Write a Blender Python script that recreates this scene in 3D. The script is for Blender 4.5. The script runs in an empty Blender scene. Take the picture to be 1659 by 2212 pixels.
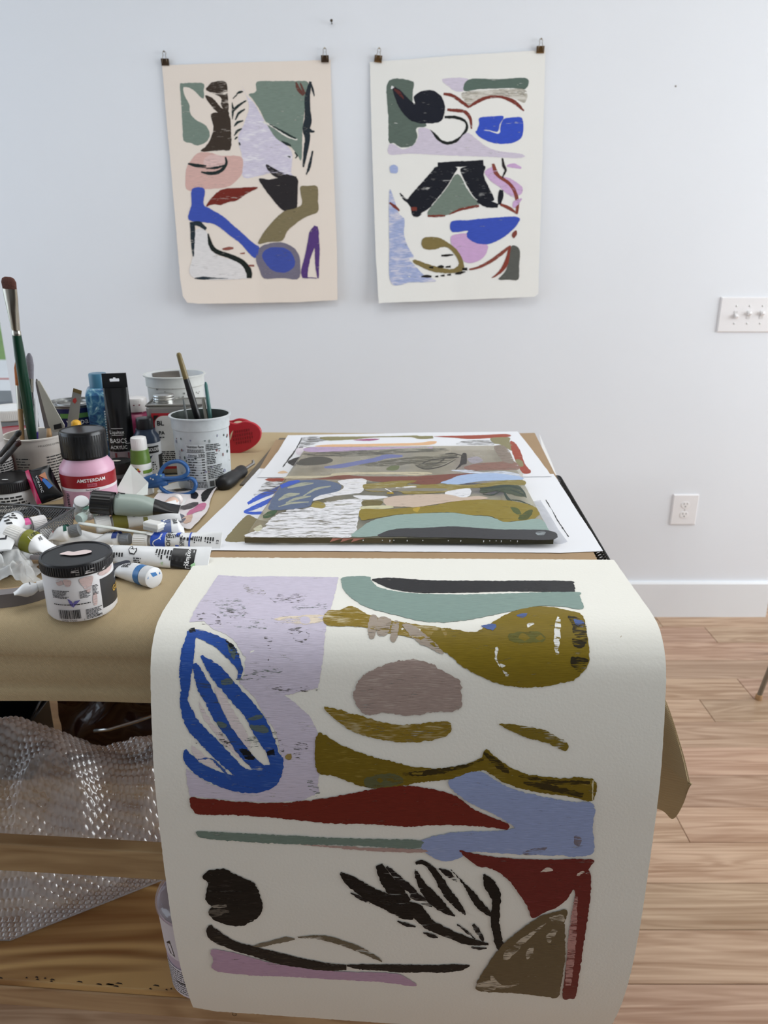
import bpy, bmesh, math, random
from mathutils import Vector as V, Matrix, geometry, noise
random.seed(7)
sc = bpy.context.scene
COL = sc.collection
# ---------------------------------------------------------------- camera
F, CX, CY, HC, PI = 1600.0, 829.5, 1106.0, 1.414, math.pi
PT = math.radians(18.85)
cP, sP = math.cos(PT), math.sin(PT)
cam = bpy.data.cameras.new('camera'); camo = bpy.data.objects.new('camera', cam); COL.objects.link(camo)
cam.sensor_fit = 'VERTICAL'; cam.sensor_height = 36; cam.sensor_width = 27; cam.lens = F * 36 / 2212
cam.clip_start = .01
camo.location = (0, 0, HC); camo.rotation_euler = (PI / 2 - PT, 0, 0)
cam.dof.use_dof = True; cam.dof.focus_distance = .93; cam.dof.aperture_fstop = 8.5
sc.camera = camo
# ---------------------------------------------------------------- world, lights, exposure
w = bpy.data.worlds.new('sky'); sc.world = w; w.use_nodes = True
w.node_tree.nodes['Background'].inputs[0].default_value = (.78, .88, 1, 1)
w.node_tree.nodes['Background'].inputs[1].default_value = 1.0
def area(name, loc, rot, sx, sy, e, col=(1, 1, 1), spread=180):
    l = bpy.data.lights.new(name, 'AREA'); l.shape = 'RECTANGLE'; l.size = sx; l.size_y = sy; l.energy = e; l.color = col
    l.spread = math.radians(spread)
    o = bpy.data.objects.new(name, l); COL.objects.link(o); o.location = loc; o.rotation_euler = rot
    return o
area('daylight_right_window', (3.9, 1.1, 1.7), (0, math.radians(90), 0), 1.8, 4.0, 118, (.94, .98, 1))
area('daylight_left_window', (-2.9, 1.0, 1.75), (0, math.radians(-90), 0), 1.7, 2.8, 19, (.72, .85, 1))
area('ceiling_light', (.0, 1.05, 2.86), (0, 0, 0), 1.6, 1.0, 12.5, (.95, .98, 1))
sc.view_settings.view_transform = 'Standard'; sc.view_settings.look = 'None'
sc.view_settings.gamma = 1; sc.view_settings.use_curve_mapping = False
sc.view_settings.exposure = 0.06
# ---------------------------------------------------------------- pixel helpers (pixel = direction only)
def ray(px, py):
    x = (px - CX) / F; y = (py - CY) / F
    return V((x, cP - y * sP, -(sP + y * cP)))
def on_z(px, py, z):
    d = ray(px, py); t = (z - HC) / d.z
    return V((d.x * t, d.y * t, z))
def on_y(px, py, Y):
    d = ray(px, py); t = Y / d.y
    return V((d.x * t, Y, HC + d.z * t))
def crop(ox, oy, s):
    def f(*pts): return [(ox + p[0] * s, oy + p[1] * s) + ((p[2] * s,) if len(p) > 2 else ()) for p in pts]
    return f
ZT = 1.026            # top of the drop cloth
def spot(px, Y, zmid=1.07):
    return V(((px - CX) / F * (Y * cP + (HC - zmid) * sP), Y, ZT))
# ---------------------------------------------------------------- materials
def lin(c):
    return c / 12.92 if c <= .04045 else ((c + .055) / 1.055) ** 2.4
def rgb(h):
    h = h.lstrip('#'); return tuple(lin(int(h[i:i + 2], 16) / 255) for i in (0, 2, 4)) + (1,)
MC = {}
def nodes(name):
    m = bpy.data.materials.new(name); m.use_nodes = True
    nt = m.node_tree; b = nt.nodes['Principled BSDF']
    return m, nt, b
def N(nt, t, **k):
    n = nt.nodes.new(t)
    for a, v in k.items(): setattr(n, a, v)
    return n
def pm(h, rough=.5, var=.06, scale=30, metal=0, bump=0, bscale=200, alpha=1, trans=0, stretch=None, coat=0, sss=0, spec=.5):
    """plain procedural material: colour broken up by noise, optional bump"""
    key = ('pm', h, rough, var, scale, metal, bump, bscale, alpha, trans, stretch, coat, sss, spec)
    if key in MC: return MC[key]
    m, nt, b = nodes('mat_' + h.strip('#')); L = nt.links.new
    tc = N(nt, 'ShaderNodeTexCoord'); src = tc.outputs['Object']
    if stretch:
        mp = N(nt, 'ShaderNodeMapping'); mp.inputs['Scale'].default_value = stretch; L(src, mp.inputs[0]); src = mp.outputs[0]
    nz = N(nt, 'ShaderNodeTexNoise'); nz.inputs['Scale'].default_value = scale; nz.inputs['Detail'].default_value = 4; L(src, nz.inputs['Vector'])
    c = rgb(h)
    mx = N(nt, 'ShaderNodeMix', data_type='RGBA')
    mx.inputs[6].default_value = tuple(max(0, v * (1 - 2 * var)) for v in c[:3]) + (1,)
    mx.inputs[7].default_value = tuple(min(1, v * (1 + 2 * var)) for v in c[:3]) + (1,)
    L(nz.outputs[0], mx.inputs[0]); L(mx.outputs[2], b.inputs['Base Color'])
    b.inputs['Roughness'].default_value = rough; b.inputs['Metallic'].default_value = metal
    b.inputs['Specular IOR Level'].default_value = spec
    b.inputs['Alpha'].default_value = alpha; b.inputs['Transmission Weight'].default_value = trans
    b.inputs['Coat Weight'].default_value = coat
    if sss: b.inputs['Subsurface Weight'].default_value = sss; b.inputs['Subsurface Radius'].default_value = (.01, .01, .01)
    if bump:
        n2 = N(nt, 'ShaderNodeTexNoise'); n2.inputs['Scale'].default_value = bscale; n2.inputs['Detail'].default_value = 3; L(src, n2.inputs['Vector'])
        bp = N(nt, 'ShaderNodeBump'); bp.inputs['Strength'].default_value = bump; bp.inputs['Distance'].default_value = .002
        L(n2.outputs[0], bp.inputs['Height']); L(bp.outputs[0], b.inputs['Normal'])
    MC[key] = m; return m
PF = [1.0]
def paint(h, dry=.0, ang=0, rough=.42, h2=None, mix2=.0, fine=None):
    """brushed paint lying on paper; uv in metres, 'dry' opens streaky gaps along the stroke, h2 streaks of a second colour"""
    fine = fine or PF[0]
    key = ('paint', h, dry, ang, rough, h2, mix2, fine)
    if key in MC: return MC[key]
    m, nt, b = nodes('paint_' + h.strip('#')); L = nt.links.new
    uv = N(nt, 'ShaderNodeUVMap')
    mp = N(nt, 'ShaderNodeMapping'); mp.inputs['Rotation'].default_value = (0, 0, -math.radians(ang)); mp.inputs['Scale'].default_value = (80 * fine, 900 * min(1, fine), 1); L(uv.outputs[0], mp.inputs[0])
    st = N(nt, 'ShaderNodeTexNoise'); st.inputs['Scale'].default_value = 1; st.inputs['Detail'].default_value = 3; L(mp.outputs[0], st.inputs['Vector'])
    big = N(nt, 'ShaderNodeTexNoise'); big.inputs['Scale'].default_value = 70 * fine; big.inputs['Detail'].default_value = 6
    mb = N(nt, 'ShaderNodeMapping'); mb.inputs['Rotation'].default_value = (0, 0, -math.radians(ang)); mb.inputs['Scale'].default_value = (.4, 1.7, 1); L(uv.outputs[0], mb.inputs[0]); L(mb.outputs[0], big.inputs['Vector'])
    c = rgb(h)
    mx = N(nt, 'ShaderNodeMix', data_type='RGBA')
    mx.inputs[6].default_value = tuple(v * .74 for v in c[:3]) + (1,); mx.inputs[7].default_value = tuple(min(1, v * 1.24 + .0015) for v in c[:3]) + (1,)
    L(st.outputs[0], mx.inputs[0]); colr = mx.outputs[2]
    if h2:
        r2 = N(nt, 'ShaderNodeMapRange'); r2.inputs[1].default_value = .62 - mix2 * .3; r2.inputs[2].default_value = .70 - mix2 * .25
        ad = N(nt, 'ShaderNodeMath', operation='ADD'); L(big.outputs[0], ad.inputs[0]); L(st.outputs[0], ad.inputs[1])
        hv = N(nt, 'ShaderNodeMath', operation='MULTIPLY'); hv.inputs[1].default_value = .5; L(ad.outputs[0], hv.inputs[0]); L(hv.outputs[0], r2.inputs[0])
        m2 = N(nt, 'ShaderNodeMix', data_type='RGBA'); m2.inputs[7].default_value = rgb(h2); L(r2.outputs[0], m2.inputs[0]); L(colr, m2.inputs[6]); colr = m2.outputs[2]
    L(colr, b.inputs['Base Color']); b.inputs['Roughness'].default_value = rough; b.inputs['Specular IOR Level'].default_value = .22
    bp = N(nt, 'ShaderNodeBump'); bp.inputs['Strength'].default_value = .35; bp.inputs['Distance'].default_value = .0008
    L(st.outputs[0], bp.inputs['Height']); L(bp.outputs[0], b.inputs['Normal'])
    if dry > 0:
        ad = N(nt, 'ShaderNodeMath', operation='ADD'); L(big.outputs[0], ad.inputs[0]); L(st.outputs[0], ad.inputs[1])
        rg = N(nt, 'ShaderNodeMapRange'); rg.inputs[1].default_value = .62 + dry * .52; rg.inputs[2].default_value = .74 + dry * .52
        L(ad.outputs[0], rg.inputs[0]); L(rg.outputs[0], b.inputs['Alpha'])
    MC[key] = m; return m
def wood(h, h2, sx=3, sy=60, rough=.45, rand=.0, bump=.15, ring=.10):
    key = ('wood', h, h2, sx, sy, rough, rand, ring)
    if key in MC: return MC[key]
    m, nt, b = nodes('wood_' + h.strip('#')); L = nt.links.new
    tc = N(nt, 'ShaderNodeTexCoord'); oi = N(nt, 'ShaderNodeObjectInfo')
    ad = N(nt, 'ShaderNodeVectorMath', operation='ADD'); L(tc.outputs['Object'], ad.inputs[0])
    ml = N(nt, 'ShaderNodeMath', operation='MULTIPLY'); ml.inputs[1].default_value = 37; L(oi.outputs['Random'], ml.inputs[0]); L(ml.outputs[0], ad.inputs[1])
    mp = N(nt, 'ShaderNodeMapping'); mp.inputs['Scale'].default_value = (sx, sy, sy); L(ad.outputs[0], mp.inputs[0])
    n1 = N(nt, 'ShaderNodeTexNoise'); n1.inputs['Scale'].default_value = 1; n1.inputs['Detail'].default_value = 6; n1.inputs['Distortion'].default_value = .6; L(mp.outputs[0], n1.inputs['Vector'])
    mp2 = N(nt, 'ShaderNodeMapping'); mp2.inputs['Scale'].default_value = (sx * .45, sy * .22, sy * .22); L(ad.outputs[0], mp2.inputs[0])
    wv = N(nt, 'ShaderNodeTexNoise'); wv.inputs['Scale'].default_value = 1; wv.inputs['Detail'].default_value = 2; wv.inputs['Distortion'].default_value = 1.2; L(mp2.outputs[0], wv.inputs['Vector'])
    sn = N(nt, 'ShaderNodeMath', operation='SINE'); m3 = N(nt, 'ShaderNodeMath', operation='MULTIPLY'); m3.inputs[1].default_value = 42; L(wv.outputs[0], m3.inputs[0]); L(m3.outputs[0], sn.inputs[0])
    ms = N(nt, 'ShaderNodeMath', operation='MULTIPLY_ADD'); ms.inputs[1].default_value = ring; L(sn.outputs[0], ms.inputs[0]); L(n1.outputs[0], ms.inputs[2])
    mr = N(nt, 'ShaderNodeMapRange'); mr.inputs[1].default_value = .28; mr.inputs[2].default_value = .78; L(ms.outputs[0], mr.inputs[0])
    mx = N(nt, 'ShaderNodeMix', data_type='RGBA'); mx.inputs[6].default_value = rgb(h); mx.inputs[7].default_value = rgb(h2); L(mr.outputs[0], mx.inputs[0])
    col = mx.outputs[2]
    if rand:
        hs = N(nt, 'ShaderNodeHueSaturation'); r1 = N(nt, 'ShaderNodeMapRange'); r1.inputs[3].default_value = 1 - rand; r1.inputs[4].default_value = 1 + rand; L(oi.outputs['Random'], r1.inputs[0]); L(r1.outputs[0], hs.inputs['Value'])
        fr = N(nt, 'ShaderNodeMath', operation='FRACT'); m4 = N(nt, 'ShaderNodeMath', operation='MULTIPLY'); m4.inputs[1].default_value = 7.3; L(oi.outputs['Random'], m4.inputs[0]); L(m4.outputs[0], fr.inputs[0])
        r2 = N(nt, 'ShaderNodeMapRange'); r2.inputs[3].default_value = .488; r2.inputs[4].default_value = .508; L(fr.outputs[0], r2.inputs[0]); L(r2.outputs[0], hs.inputs['Hue'])
        L(col, hs.inputs['Color']); col = hs.outputs[0]
    L(col, b.inputs['Base Color']); b.inputs['Roughness'].default_value = rough
    bp = N(nt, 'ShaderNodeBump'); bp.inputs['Strength'].default_value = bump; bp.inputs['Distance'].default_value = .001; L(n1.outputs[0], bp.inputs['Height']); L(bp.outputs[0], b.inputs['Normal'])
    MC[key] = m; return m
def clearfilm(h, tint=.75, gloss=.12, white=.15, rough=.08):
    """thin clear plastic: see-through, a little milky, glossy"""
    key = ('film', h, tint, gloss, white, rough)
    if key in MC: return MC[key]
    m = bpy.data.materials.new('film_' + h.strip('#')); m.use_nodes = True; nt = m.node_tree; nt.nodes.clear(); L = nt.links.new
    out = N(nt, 'ShaderNodeOutputMaterial'); tr = N(nt, 'ShaderNodeBsdfTransparent'); gl = N(nt, 'ShaderNodeBsdfGlossy'); df = N(nt, 'ShaderNodeBsdfDiffuse')
    c = rgb(h); tr.inputs[0].default_value = tuple(1 - (1 - v) * tint for v in c[:3]) + (1,)
    gl.inputs['Roughness'].default_value = rough; df.inputs[0].default_value = c
    nz = N(nt, 'ShaderNodeTexNoise'); nz.inputs['Scale'].default_value = 22; nz.inputs['Detail'].default_value = 4
    tc = N(nt, 'ShaderNodeTexCoord'); L(tc.outputs['Object'], nz.inputs['Vector'])
    r = N(nt, 'ShaderNodeMapRange'); r.inputs[1].default_value = .3; r.inputs[2].default_value = .7; r.inputs[3].default_value = white * .6; r.inputs[4].default_value = min(1, white * 1.4); L(nz.outputs[0], r.inputs[0])
    m1 = N(nt, 'ShaderNodeMixShader'); L(r.outputs[0], m1.inputs[0]); L(tr.outputs[0], m1.inputs[1]); L(df.outputs[0], m1.inputs[2])
    lw = N(nt, 'ShaderNodeLayerWeight'); lw.inputs[0].default_value = .5; pw = N(nt, 'ShaderNodeMath', operation='POWER'); pw.inputs[1].default_value = 5; L(lw.outputs['Facing'], pw.inputs[0])
    fr = N(nt, 'ShaderNodeMath', operation='MULTIPLY_ADD'); fr.inputs[1].default_value = .9; fr.inputs[2].default_value = .03; L(pw.outputs[0], fr.inputs[0])
    fm = N(nt, 'ShaderNodeMath', operation='ADD'); fm.use_clamp = True; fm.inputs[1].default_value = gloss; L(fr.outputs[0], fm.inputs[0])
    m2 = N(nt, 'ShaderNodeMixShader'); L(fm.outputs[0], m2.inputs[0]); L(m1.outputs[0], m2.inputs[1]); L(gl.outputs[0], m2.inputs[2]); L(m2.outputs[0], out.inputs[0])
    MC[key] = m; return m
# ---------------------------------------------------------------- objects
def mesh_obj(name, verts, faces, mat, parent=None, smooth=False, uvs=None, loc=None, bevel=0, solid=0, sangle=None):
    me = bpy.data.meshes.new(name); me.from_pydata([tuple(v) for v in verts], [], faces); me.update()
    if uvs:
        ul = me.uv_layers.new(name='UVMap')
        for lp in me.loops: ul.data[lp.index].uv = uvs[lp.vertex_index]
    if smooth:
        for p in me.polygons: p.use_smooth = True
        if sangle: me.set_sharp_from_angle(angle=math.radians(sangle))
    o = bpy.data.objects.new(name, me); COL.objects.link(o)
    if mat: me.materials.append(mat)
    if parent: o.parent = parent
    if loc is not None: o.location = loc
    if solid:
        s = o.modifiers.new('thickness', 'SOLIDIFY'); s.thickness = solid; s.offset = -1
        if smooth:
            es = o.modifiers.new('crisp_rim', 'EDGE_SPLIT'); es.split_angle = math.radians(50)
    if bevel:
        b = o.modifiers.new('bevel', 'BEVEL'); b.width = bevel; b.segments = 2; b.limit_method = 'ANGLE'
    return o
def tag(o, label, cat, group=None):
    o['label'] = label; o['category'] = cat
    if group: o['group'] = group
    return o
def thing(name, label, cat, loc=(0, 0, 0), group=None):
    o = bpy.data.objects.new(name, None); COL.objects.link(o); o.location = loc; o.empty_display_size = .02
    return tag(o, label, cat, group)
def struct(o): o['kind'] = 'structure'; return o
class MB:
    """collects shapes for ONE mesh; off is subtracted so that parts sit relative to their thing"""
    def __init__(s, off=(0, 0, 0)): s.v = []; s.f = []; s.off = V(off)
    def add(s, vs, fs):
        n = len(s.v); s.v += [V(v) - s.off for v in vs]; s.f += [tuple(i + n for i in f) for f in fs]; return s
    def box(s, lo, hi, M=None):
        x0, y0, z0 = lo; x1, y1, z1 = hi
        vs = [V(p) for p in ((x0, y0, z0), (x1, y0, z0), (x1, y1, z0), (x0, y1, z0), (x0, y0, z1), (x1, y0, z1), (x1, y1, z1), (x0, y1, z1))]
        if M: vs = [M @ p for p in vs]
        return s.add(vs, [(0, 3, 2, 1), (4, 5, 6, 7), (0, 1, 5, 4), (1, 2, 6, 5), (2, 3, 7, 6), (3, 0, 4, 7)])
    def lathe(s, prof, c=(0, 0, 0), n=32, M=None, cap0=True, cap1=True, sq=1):
        c = V(c); vs = []; fs = []
        for r, z in prof:
            for k in range(n):
                a = 2 * PI * k / n; p = V((r * math.cos(a), r * math.sin(a) * sq, z)); vs.append((M @ p if M else p) + c)
        for j in range(len(prof) - 1):
            for k in range(n):
                k2 = (k + 1) % n; fs.append((j * n + k, j * n + k2, (j + 1) * n + k2, (j + 1) * n + k))
        if cap0: fs.append(tuple(reversed(range(n))))
        if cap1: fs.append(tuple(range((len(prof) - 1) * n, len(prof) * n)))
        return s.add(vs, fs)
    def rod(s, p0, p1, prof, n=12, flat=1.0, up=(0, 0, 1)):
        """lathe along p0->p1; prof = [(t in metres or fraction, r)]"""
        p0 = V(p0); p1 = V(p1); d = p1 - p0; Ln = d.length; d = d / Ln
        a = V(up).cross(d)
        if a.length < 1e-4: a = V((1, 0, 0)).cross(d)
        a.normalize(); b = d.cross(a)
        vs = []; fs = []
        for t, r in prof:
            fl = flat
            if isinstance(r, tuple): r, fl = r
            for k in range(n):
                an = 2 * PI * k / n; vs.append(p0 + d * (t * Ln) + a * (r * math.cos(an)) + b * (r * fl * math.sin(an)))
        m = len(prof)
        for j in range(m - 1):
            for k in range(n):
                k2 = (k + 1) % n; fs.append((j * n + k, j * n + k2, (j + 1) * n + k2, (j + 1) * n + k))
        fs.append(tuple(reversed(range(n)))); fs.append(tuple(range((m - 1) * n, m * n)))
        return s.add(vs, fs)
    def wire(s, pts, r, n=6, closed=False, flat=None):
        pts = [V(p) for p in pts]; m = len(pts); vs = []; fs = []; pa = None
        for i, p in enumerate(pts):
            d = (pts[(i + 1) % m] - pts[i - 1]) if (closed or 0 < i < m - 1) else (pts[1] - pts[0] if i == 0 else pts[-1] - pts[-2])
            d.normalize()
            ref = flat if flat else (pa if pa else (V((0, 0, 1)) if abs(d.z) < .9 else V((1, 0, 0))))
            a = (V(ref) - d * V(ref).dot(d)).normalized(); pa = a; b = d.cross(a)
            rr = r[i] if isinstance(r, list) else r
            ra, rb = rr if isinstance(rr, tuple) else (rr, rr)
            for k in range(n):
                an = 2 * PI * k / n; vs.append(p + a * (ra * math.cos(an)) + b * (rb * math.sin(an)))
        for j in range(m if closed else m - 1):
            for k in range(n):
                k2 = (k + 1) % n; j2 = (j + 1) % m
                fs.append((j * n + k, j * n + k2, j2 * n + k2, j2 * n + k))
        if not closed: fs.append(tuple(reversed(range(n)))); fs.append(tuple(range((m - 1) * n, m * n)))
        return s.add(vs, fs)
    def grid(s, fn, nu, nv):
        vs = [fn(i / nu, j / nv) for j in range(nv + 1) for i in range(nu + 1)]
        fs = [(j * (nu + 1) + i, j * (nu + 1) + i + 1, (j + 1) * (nu + 1) + i + 1, (j + 1) * (nu + 1) + i) for j in range(nv) for i in range(nu)]
        return s.add(vs, fs)
    def prism(s, poly, h, M):
        """2d polygon extruded by h along local z, placed by matrix M"""
        n = len(poly)
        vs = [M @ V((p[0], p[1], 0)) for p in poly] + [M @ V((p[0], p[1], h)) for p in poly]
        return s.add(vs, [tuple(reversed(range(n))), tuple(range(n, 2 * n))] + [(k, (k + 1) % n, n + (k + 1) % n, n + k) for k in range(n)])
    def build(s, name, mat, parent=None, **k): return mesh_obj(name, s.v, s.f, mat, parent, **k)
# ---------------------------------------------------------------- curves in 2d
def cat_closed(pts, step):
    n = len(pts); out = []
    for i in range(n):
        p0, p1, p2, p3 = (V(pts[(i + k) % n][:2]) for k in (-1, 0, 1, 2))
        m = max(1, int((p2 - p1).length / step))
        for k in range(m):
            t = k / m
            out.append(.5 * ((2 * p1) + (p2 - p0) * t + (2 * p0 - 5 * p1 + 4 * p2 - p3) * t * t + (3 * p1 - p0 - 3 * p2 + p3) * t ** 3))
    return out
def cat_open(pts, step):
    pts = [V(p) for p in pts]; out = []; n = len(pts)
    for i in range(n - 1):
        p1, p2 = pts[i], pts[i + 1]; p0 = pts[i - 1] if i else p1 * 2 - p2; p3 = pts[i + 2] if i + 2 < n else p2 * 2 - p1
        m = max(1, int((p2 - p1).length / step))
        for k in range(m):
            t = k / m
            out.append(.5 * ((2 * p1) + (p2 - p0) * t + (2 * p0 - 5 * p1 + 4 * p2 - p3) * t * t + (3 * p1 - p0 - 3 * p2 + p3) * t ** 3))
    out.append(pts[-1]); return out
def stroke_poly(pts, step=3):
    """brush stroke [(x,y,width)] -> outline polygon"""
    c = cat_open([V((p[0], p[1], p[2])) for p in pts], step); L = []; R = []
    for i, p in enumerate(c):
        d = (c[min(i + 1, len(c) - 1)] - c[max(i - 1, 0)]); d = V((d.x, d.y)); d = d.normalized() if d.length > 1e-9 else V((1, 0)); nrm = V((-d.y, d.x))
        wd = max(.3, p.z) / 2; L.append(V((p.x, p.y)) + nrm * wd); R.append(V((p.x, p.y)) - nrm * wd)
    return L + R[::-1]
def fill2d(poly, inner=0):
    """triangulate a 2d outline (with an inner lattice when the surface curves)"""
    vs = [V((p[0], p[1])) for p in poly]; n = len(vs)
    if callable(inner):
        x0 = min(p.x for p in vs); x1 = max(p.x for p in vs); y0 = min(p.y for p in vs); y1 = max(p.y for p in vs)
        for y in inner():
            if y0 < y < y1:
                x = x0 + .009
                while x < x1 - .002: vs.append(V((x, y))); x += .018
    elif inner:
        x0 = min(p.x for p in vs); x1 = max(p.x for p in vs); y0 = min(p.y for p in vs); y1 = max(p.y for p in vs)
        y = y0 + inner * .5
        while y < y1:
            x = x0 + inner * .5
            while x < x1: vs.append(V((x, y))); x += inner
            y += inner
    r = geometry.delaunay_2d_cdt(vs, [], [list(range(n))], 1, 1e-7)
    return r[0], [tuple(f) for f in r[2]]
_seed = [0]
def ragged(pts, amp, freq):
    _seed[0] += 1; z = _seed[0] * 3.7; n = len(pts); out = []
    for i, p in enumerate(pts):
        d = pts[(i + 1) % n] - pts[i - 1]
        if d.length < 1e-9: out.append(p); continue
        nr = V((-d.y, d.x)).normalized()
        a = noise.noise(V((p[0] * freq, p[1] * freq, z))) + .6 * noise.noise(V((p[0] * freq * 3.1, p[1] * freq * 3.1, z + 5))) + .45 * noise.noise(V((p[0] * freq * 7.7, p[1] * freq * 7.7, z + 9)))
        out.append(V((p[0], p[1])) + nr * (a * amp))
    return out
class Sheet:
    """a painted sheet: inv(px,py)->uv in metres, at(u,v)->(pos,normal)"""
    def __init__(s, root, inv, at, inner=0): s.root = root; s.inv = inv; s.at = at; s.inner = inner; s.k = 0; s.base = .00012; s.step = .000006; s.off = V(root.location)
    def patch(s, pts, mat, name='paint_patch', smooth=True, rag=.0012, freq=220, px_step=3, lift=None, parent=None):
        if smooth == 'poly': P = [V(p[:2]) for p in pts]
        else: P = cat_closed(pts, px_step) if smooth else [V(p[:2]) for p in pts]
        if not smooth:
            Q = []
            for i, p in enumerate(P):
                q = P[(i + 1) % len(P)]; m = max(1, int((q - p).length / px_step)); Q += [p.lerp(q, k / m) for k in range(m)]
            P = Q
        U = [V(s.inv(p[0], p[1])) for p in P]
        if rag: U = ragged(U, rag, freq)
        s.k += 1; lf = lift if lift is not None else s.base + s.step * s.k
        vv, ff = fill2d(U, s.inner); vs = []
        for q in vv:
            p, n = s.at(q[0], q[1]); vs.append(p + n * lf - s.off)
        if ff:
            a, b, c = (vs[i] for i in ff[0][:3]); nn = s.at(vv[ff[0][0]][0], vv[ff[0][0]][1])[1]
            if (b - a).cross(c - a).dot(nn) < 0: ff = [tuple(reversed(f)) for f in ff]
        return mesh_obj(name, vs, ff, mat, parent or s.root, smooth=True, uvs=[(q[0], q[1]) for q in vv])
    def stroke(s, pts, mat, name='brush_stroke', **k):
        return s.patch(stroke_poly(pts), mat, name, smooth='poly', **k)
# ---------------------------------------------------------------- print on curved things
TXT = {}
def text_mesh(body, bold=0.0):
    if (body, bold) in TXT: return TXT[(body, bold)]
    c = bpy.data.curves.new('lettering', 'FONT'); c.body = body; c.resolution_u = 2; c.offset = bold; c.align_x = 'CENTER'; c.align_y = 'CENTER'
    o = bpy.data.objects.new('lettering', c); COL.objects.link(o)
    dg = bpy.context.evaluated_depsgraph_get(); dg.update()
    me = o.evaluated_get(dg).to_mesh()
    r = ([(v.co.x, v.co.y) for v in me.vertices], [tuple(p.vertices) for p in me.polygons])
    o.evaluated_get(dg).to_mesh_clear(); bpy.data.objects.remove(o); bpy.data.curves.remove(c)
    TXT[(body, bold)] = r; return r
class Cyl:
    """round side wall r0(bottom)->r1(top) over h; u to the right as seen from the camera, v up from the base"""
    def __init__(s, pos, r0, r1, h, turn=0, axis_off=(0, 0)):
        s.r0, s.r1, s.h = r0, r1, h; s.a0 = math.atan2(-pos.y, -pos.x) + math.radians(turn)
    def at(s, u, v):
        r = s.r0 + (s.r1 - s.r0) * v / s.h; a = s.a0 + u / max(s.r0, s.r1); n = V((math.cos(a), math.sin(a), 0))
        return V((r * n.x, r * n.y, v)), n
class Flat:
    def __init__(s, o, ex, ey): s.o, s.ex, s.ey = V(o), V(ex).normalized(), V(ey).normalized(); s.n = s.ex.cross(s.ey)
    def at(s, u, v): return s.o + s.ex * u + s.ey * v, s.n
def decal(surf, u0, u1, v0, v1, mat, parent, name='label', off=.0004, nu=12, nv=2):
    vs = []
    for j in range(nv + 1):
        for i in range(nu + 1):
            p, n = surf.at(u0 + (u1 - u0) * i / nu, v0 + (v1 - v0) * j / nv); vs.append(p + n * off)
    fs = [(j * (nu + 1) + i, j * (nu + 1) + i + 1, (j + 1) * (nu + 1) + i + 1, (j + 1) * (nu + 1) + i) for j in range(nv) for i in range(nu)]
    return mesh_obj(name, vs, fs, mat, parent, smooth=True, uvs=[(u0 + (u1 - u0) * i / nu, v0 + (v1 - v0) * j / nv) for j in range(nv + 1) for i in range(nu + 1)])
def poly_decal(surf, pts, mat, parent, name='print_mark', off=.0005, smooth=False, inner=0):
    P = [V(p) for p in pts]
    if smooth: P = cat_closed(P, max(1e-4, (max(p.x for p in P) - min(p.x for p in P)) / 14))
    vv, ff = fill2d(P, inner); vs = []
    for q in vv:
        p, n = surf.at(q[0], q[1]); vs.append(p + n * off)
    return mesh_obj(name, vs, ff, mat, parent, smooth=True, uvs=[(q[0], q[1]) for q in vv])
def text(surf, body, u, v, size, mat, parent, rot=0, off=.0007, bold=0.0, sx=1.0, name='lettering'):
    vv, ff = text_mesh(body, bold); c, s_ = math.cos(math.radians(rot)), math.sin(math.radians(rot)); vs = []
    for x, y in vv:
        x *= size * sx; y *= size; p, n = surf.at(u + x * c - y * s_, v + x * s_ + y * c); vs.append(p + n * off)
    return mesh_obj(name, vs, ff, mat, parent)
def small_print(surf, u0, u1, v0, v1, rows, mat, parent, rot=0, seed=1, off=.0006, fill=.55, ragged_right=True, name='small_print'):
    """rows of words too small to read"""
    rnd = random.Random(seed); vs = []; fs = []; cu, cv = (u0 + u1) / 2, (v0 + v1) / 2
    c, s_ = math.cos(math.radians(rot)), math.sin(math.radians(rot))
    W, H = u1 - u0, v1 - v0; rh = H / rows
    for r in range(rows):
        x = -W / 2; end = W / 2 * (rnd.uniform(.2, 1) if ragged_right else 1); yb = H / 2 - (r + .8) * rh; yt = yb + rh * fill
        while x < end:
            wl = min(rnd.uniform(.6, 2.4) * rh, end - x)
            q = [(x, yb), (x + wl, yb), (x + wl, yt), (x, yt)]; k = len(vs)
            for a, b in q:
                p, n = surf.at(cu + a * c - b * s_, cv + a * s_ + b * c); vs.append(p + n * off)
            fs.append((k, k + 1, k + 2, k + 3)); x += wl + rh * .35
    return mesh_obj(name, vs, fs, mat, parent)
def barcode(surf, u0, u1, v0, v1, mat, parent, seed=3, rot=0, off=.0007):
    rnd = random.Random(seed); vs = []; fs = []; x = u0; un = (u1 - u0) / 70
    cu, cv = (u0 + u1) / 2, (v0 + v1) / 2; c, s_ = math.cos(math.radians(rot)), math.sin(math.radians(rot))
    while x < u1:
        wd = un * rnd.choice((1, 1, 2, 3)); k = len(vs)
        for a, b in ((x, v0), (x + wd, v0), (x + wd, v1), (x, v1)):
            a -= cu; b -= cv; p, n = surf.at(cu + a * c - b * s_, cv + a * s_ + b * c); vs.append(p + n * off)
        fs.append((k, k + 1, k + 2, k + 3)); x += wd + un * rnd.choice((1, 1, 2))
    return mesh_obj('barcode', vs, fs, mat, parent)
WHITE = pm('#f1f1f0', .35, .02); BLACK = pm('#0c0c0d', .4, .1); INK = pm('#1b1b1d', .6, .1); STEEL = pm('#b9b9b6', .25, .05, metal=1)
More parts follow.
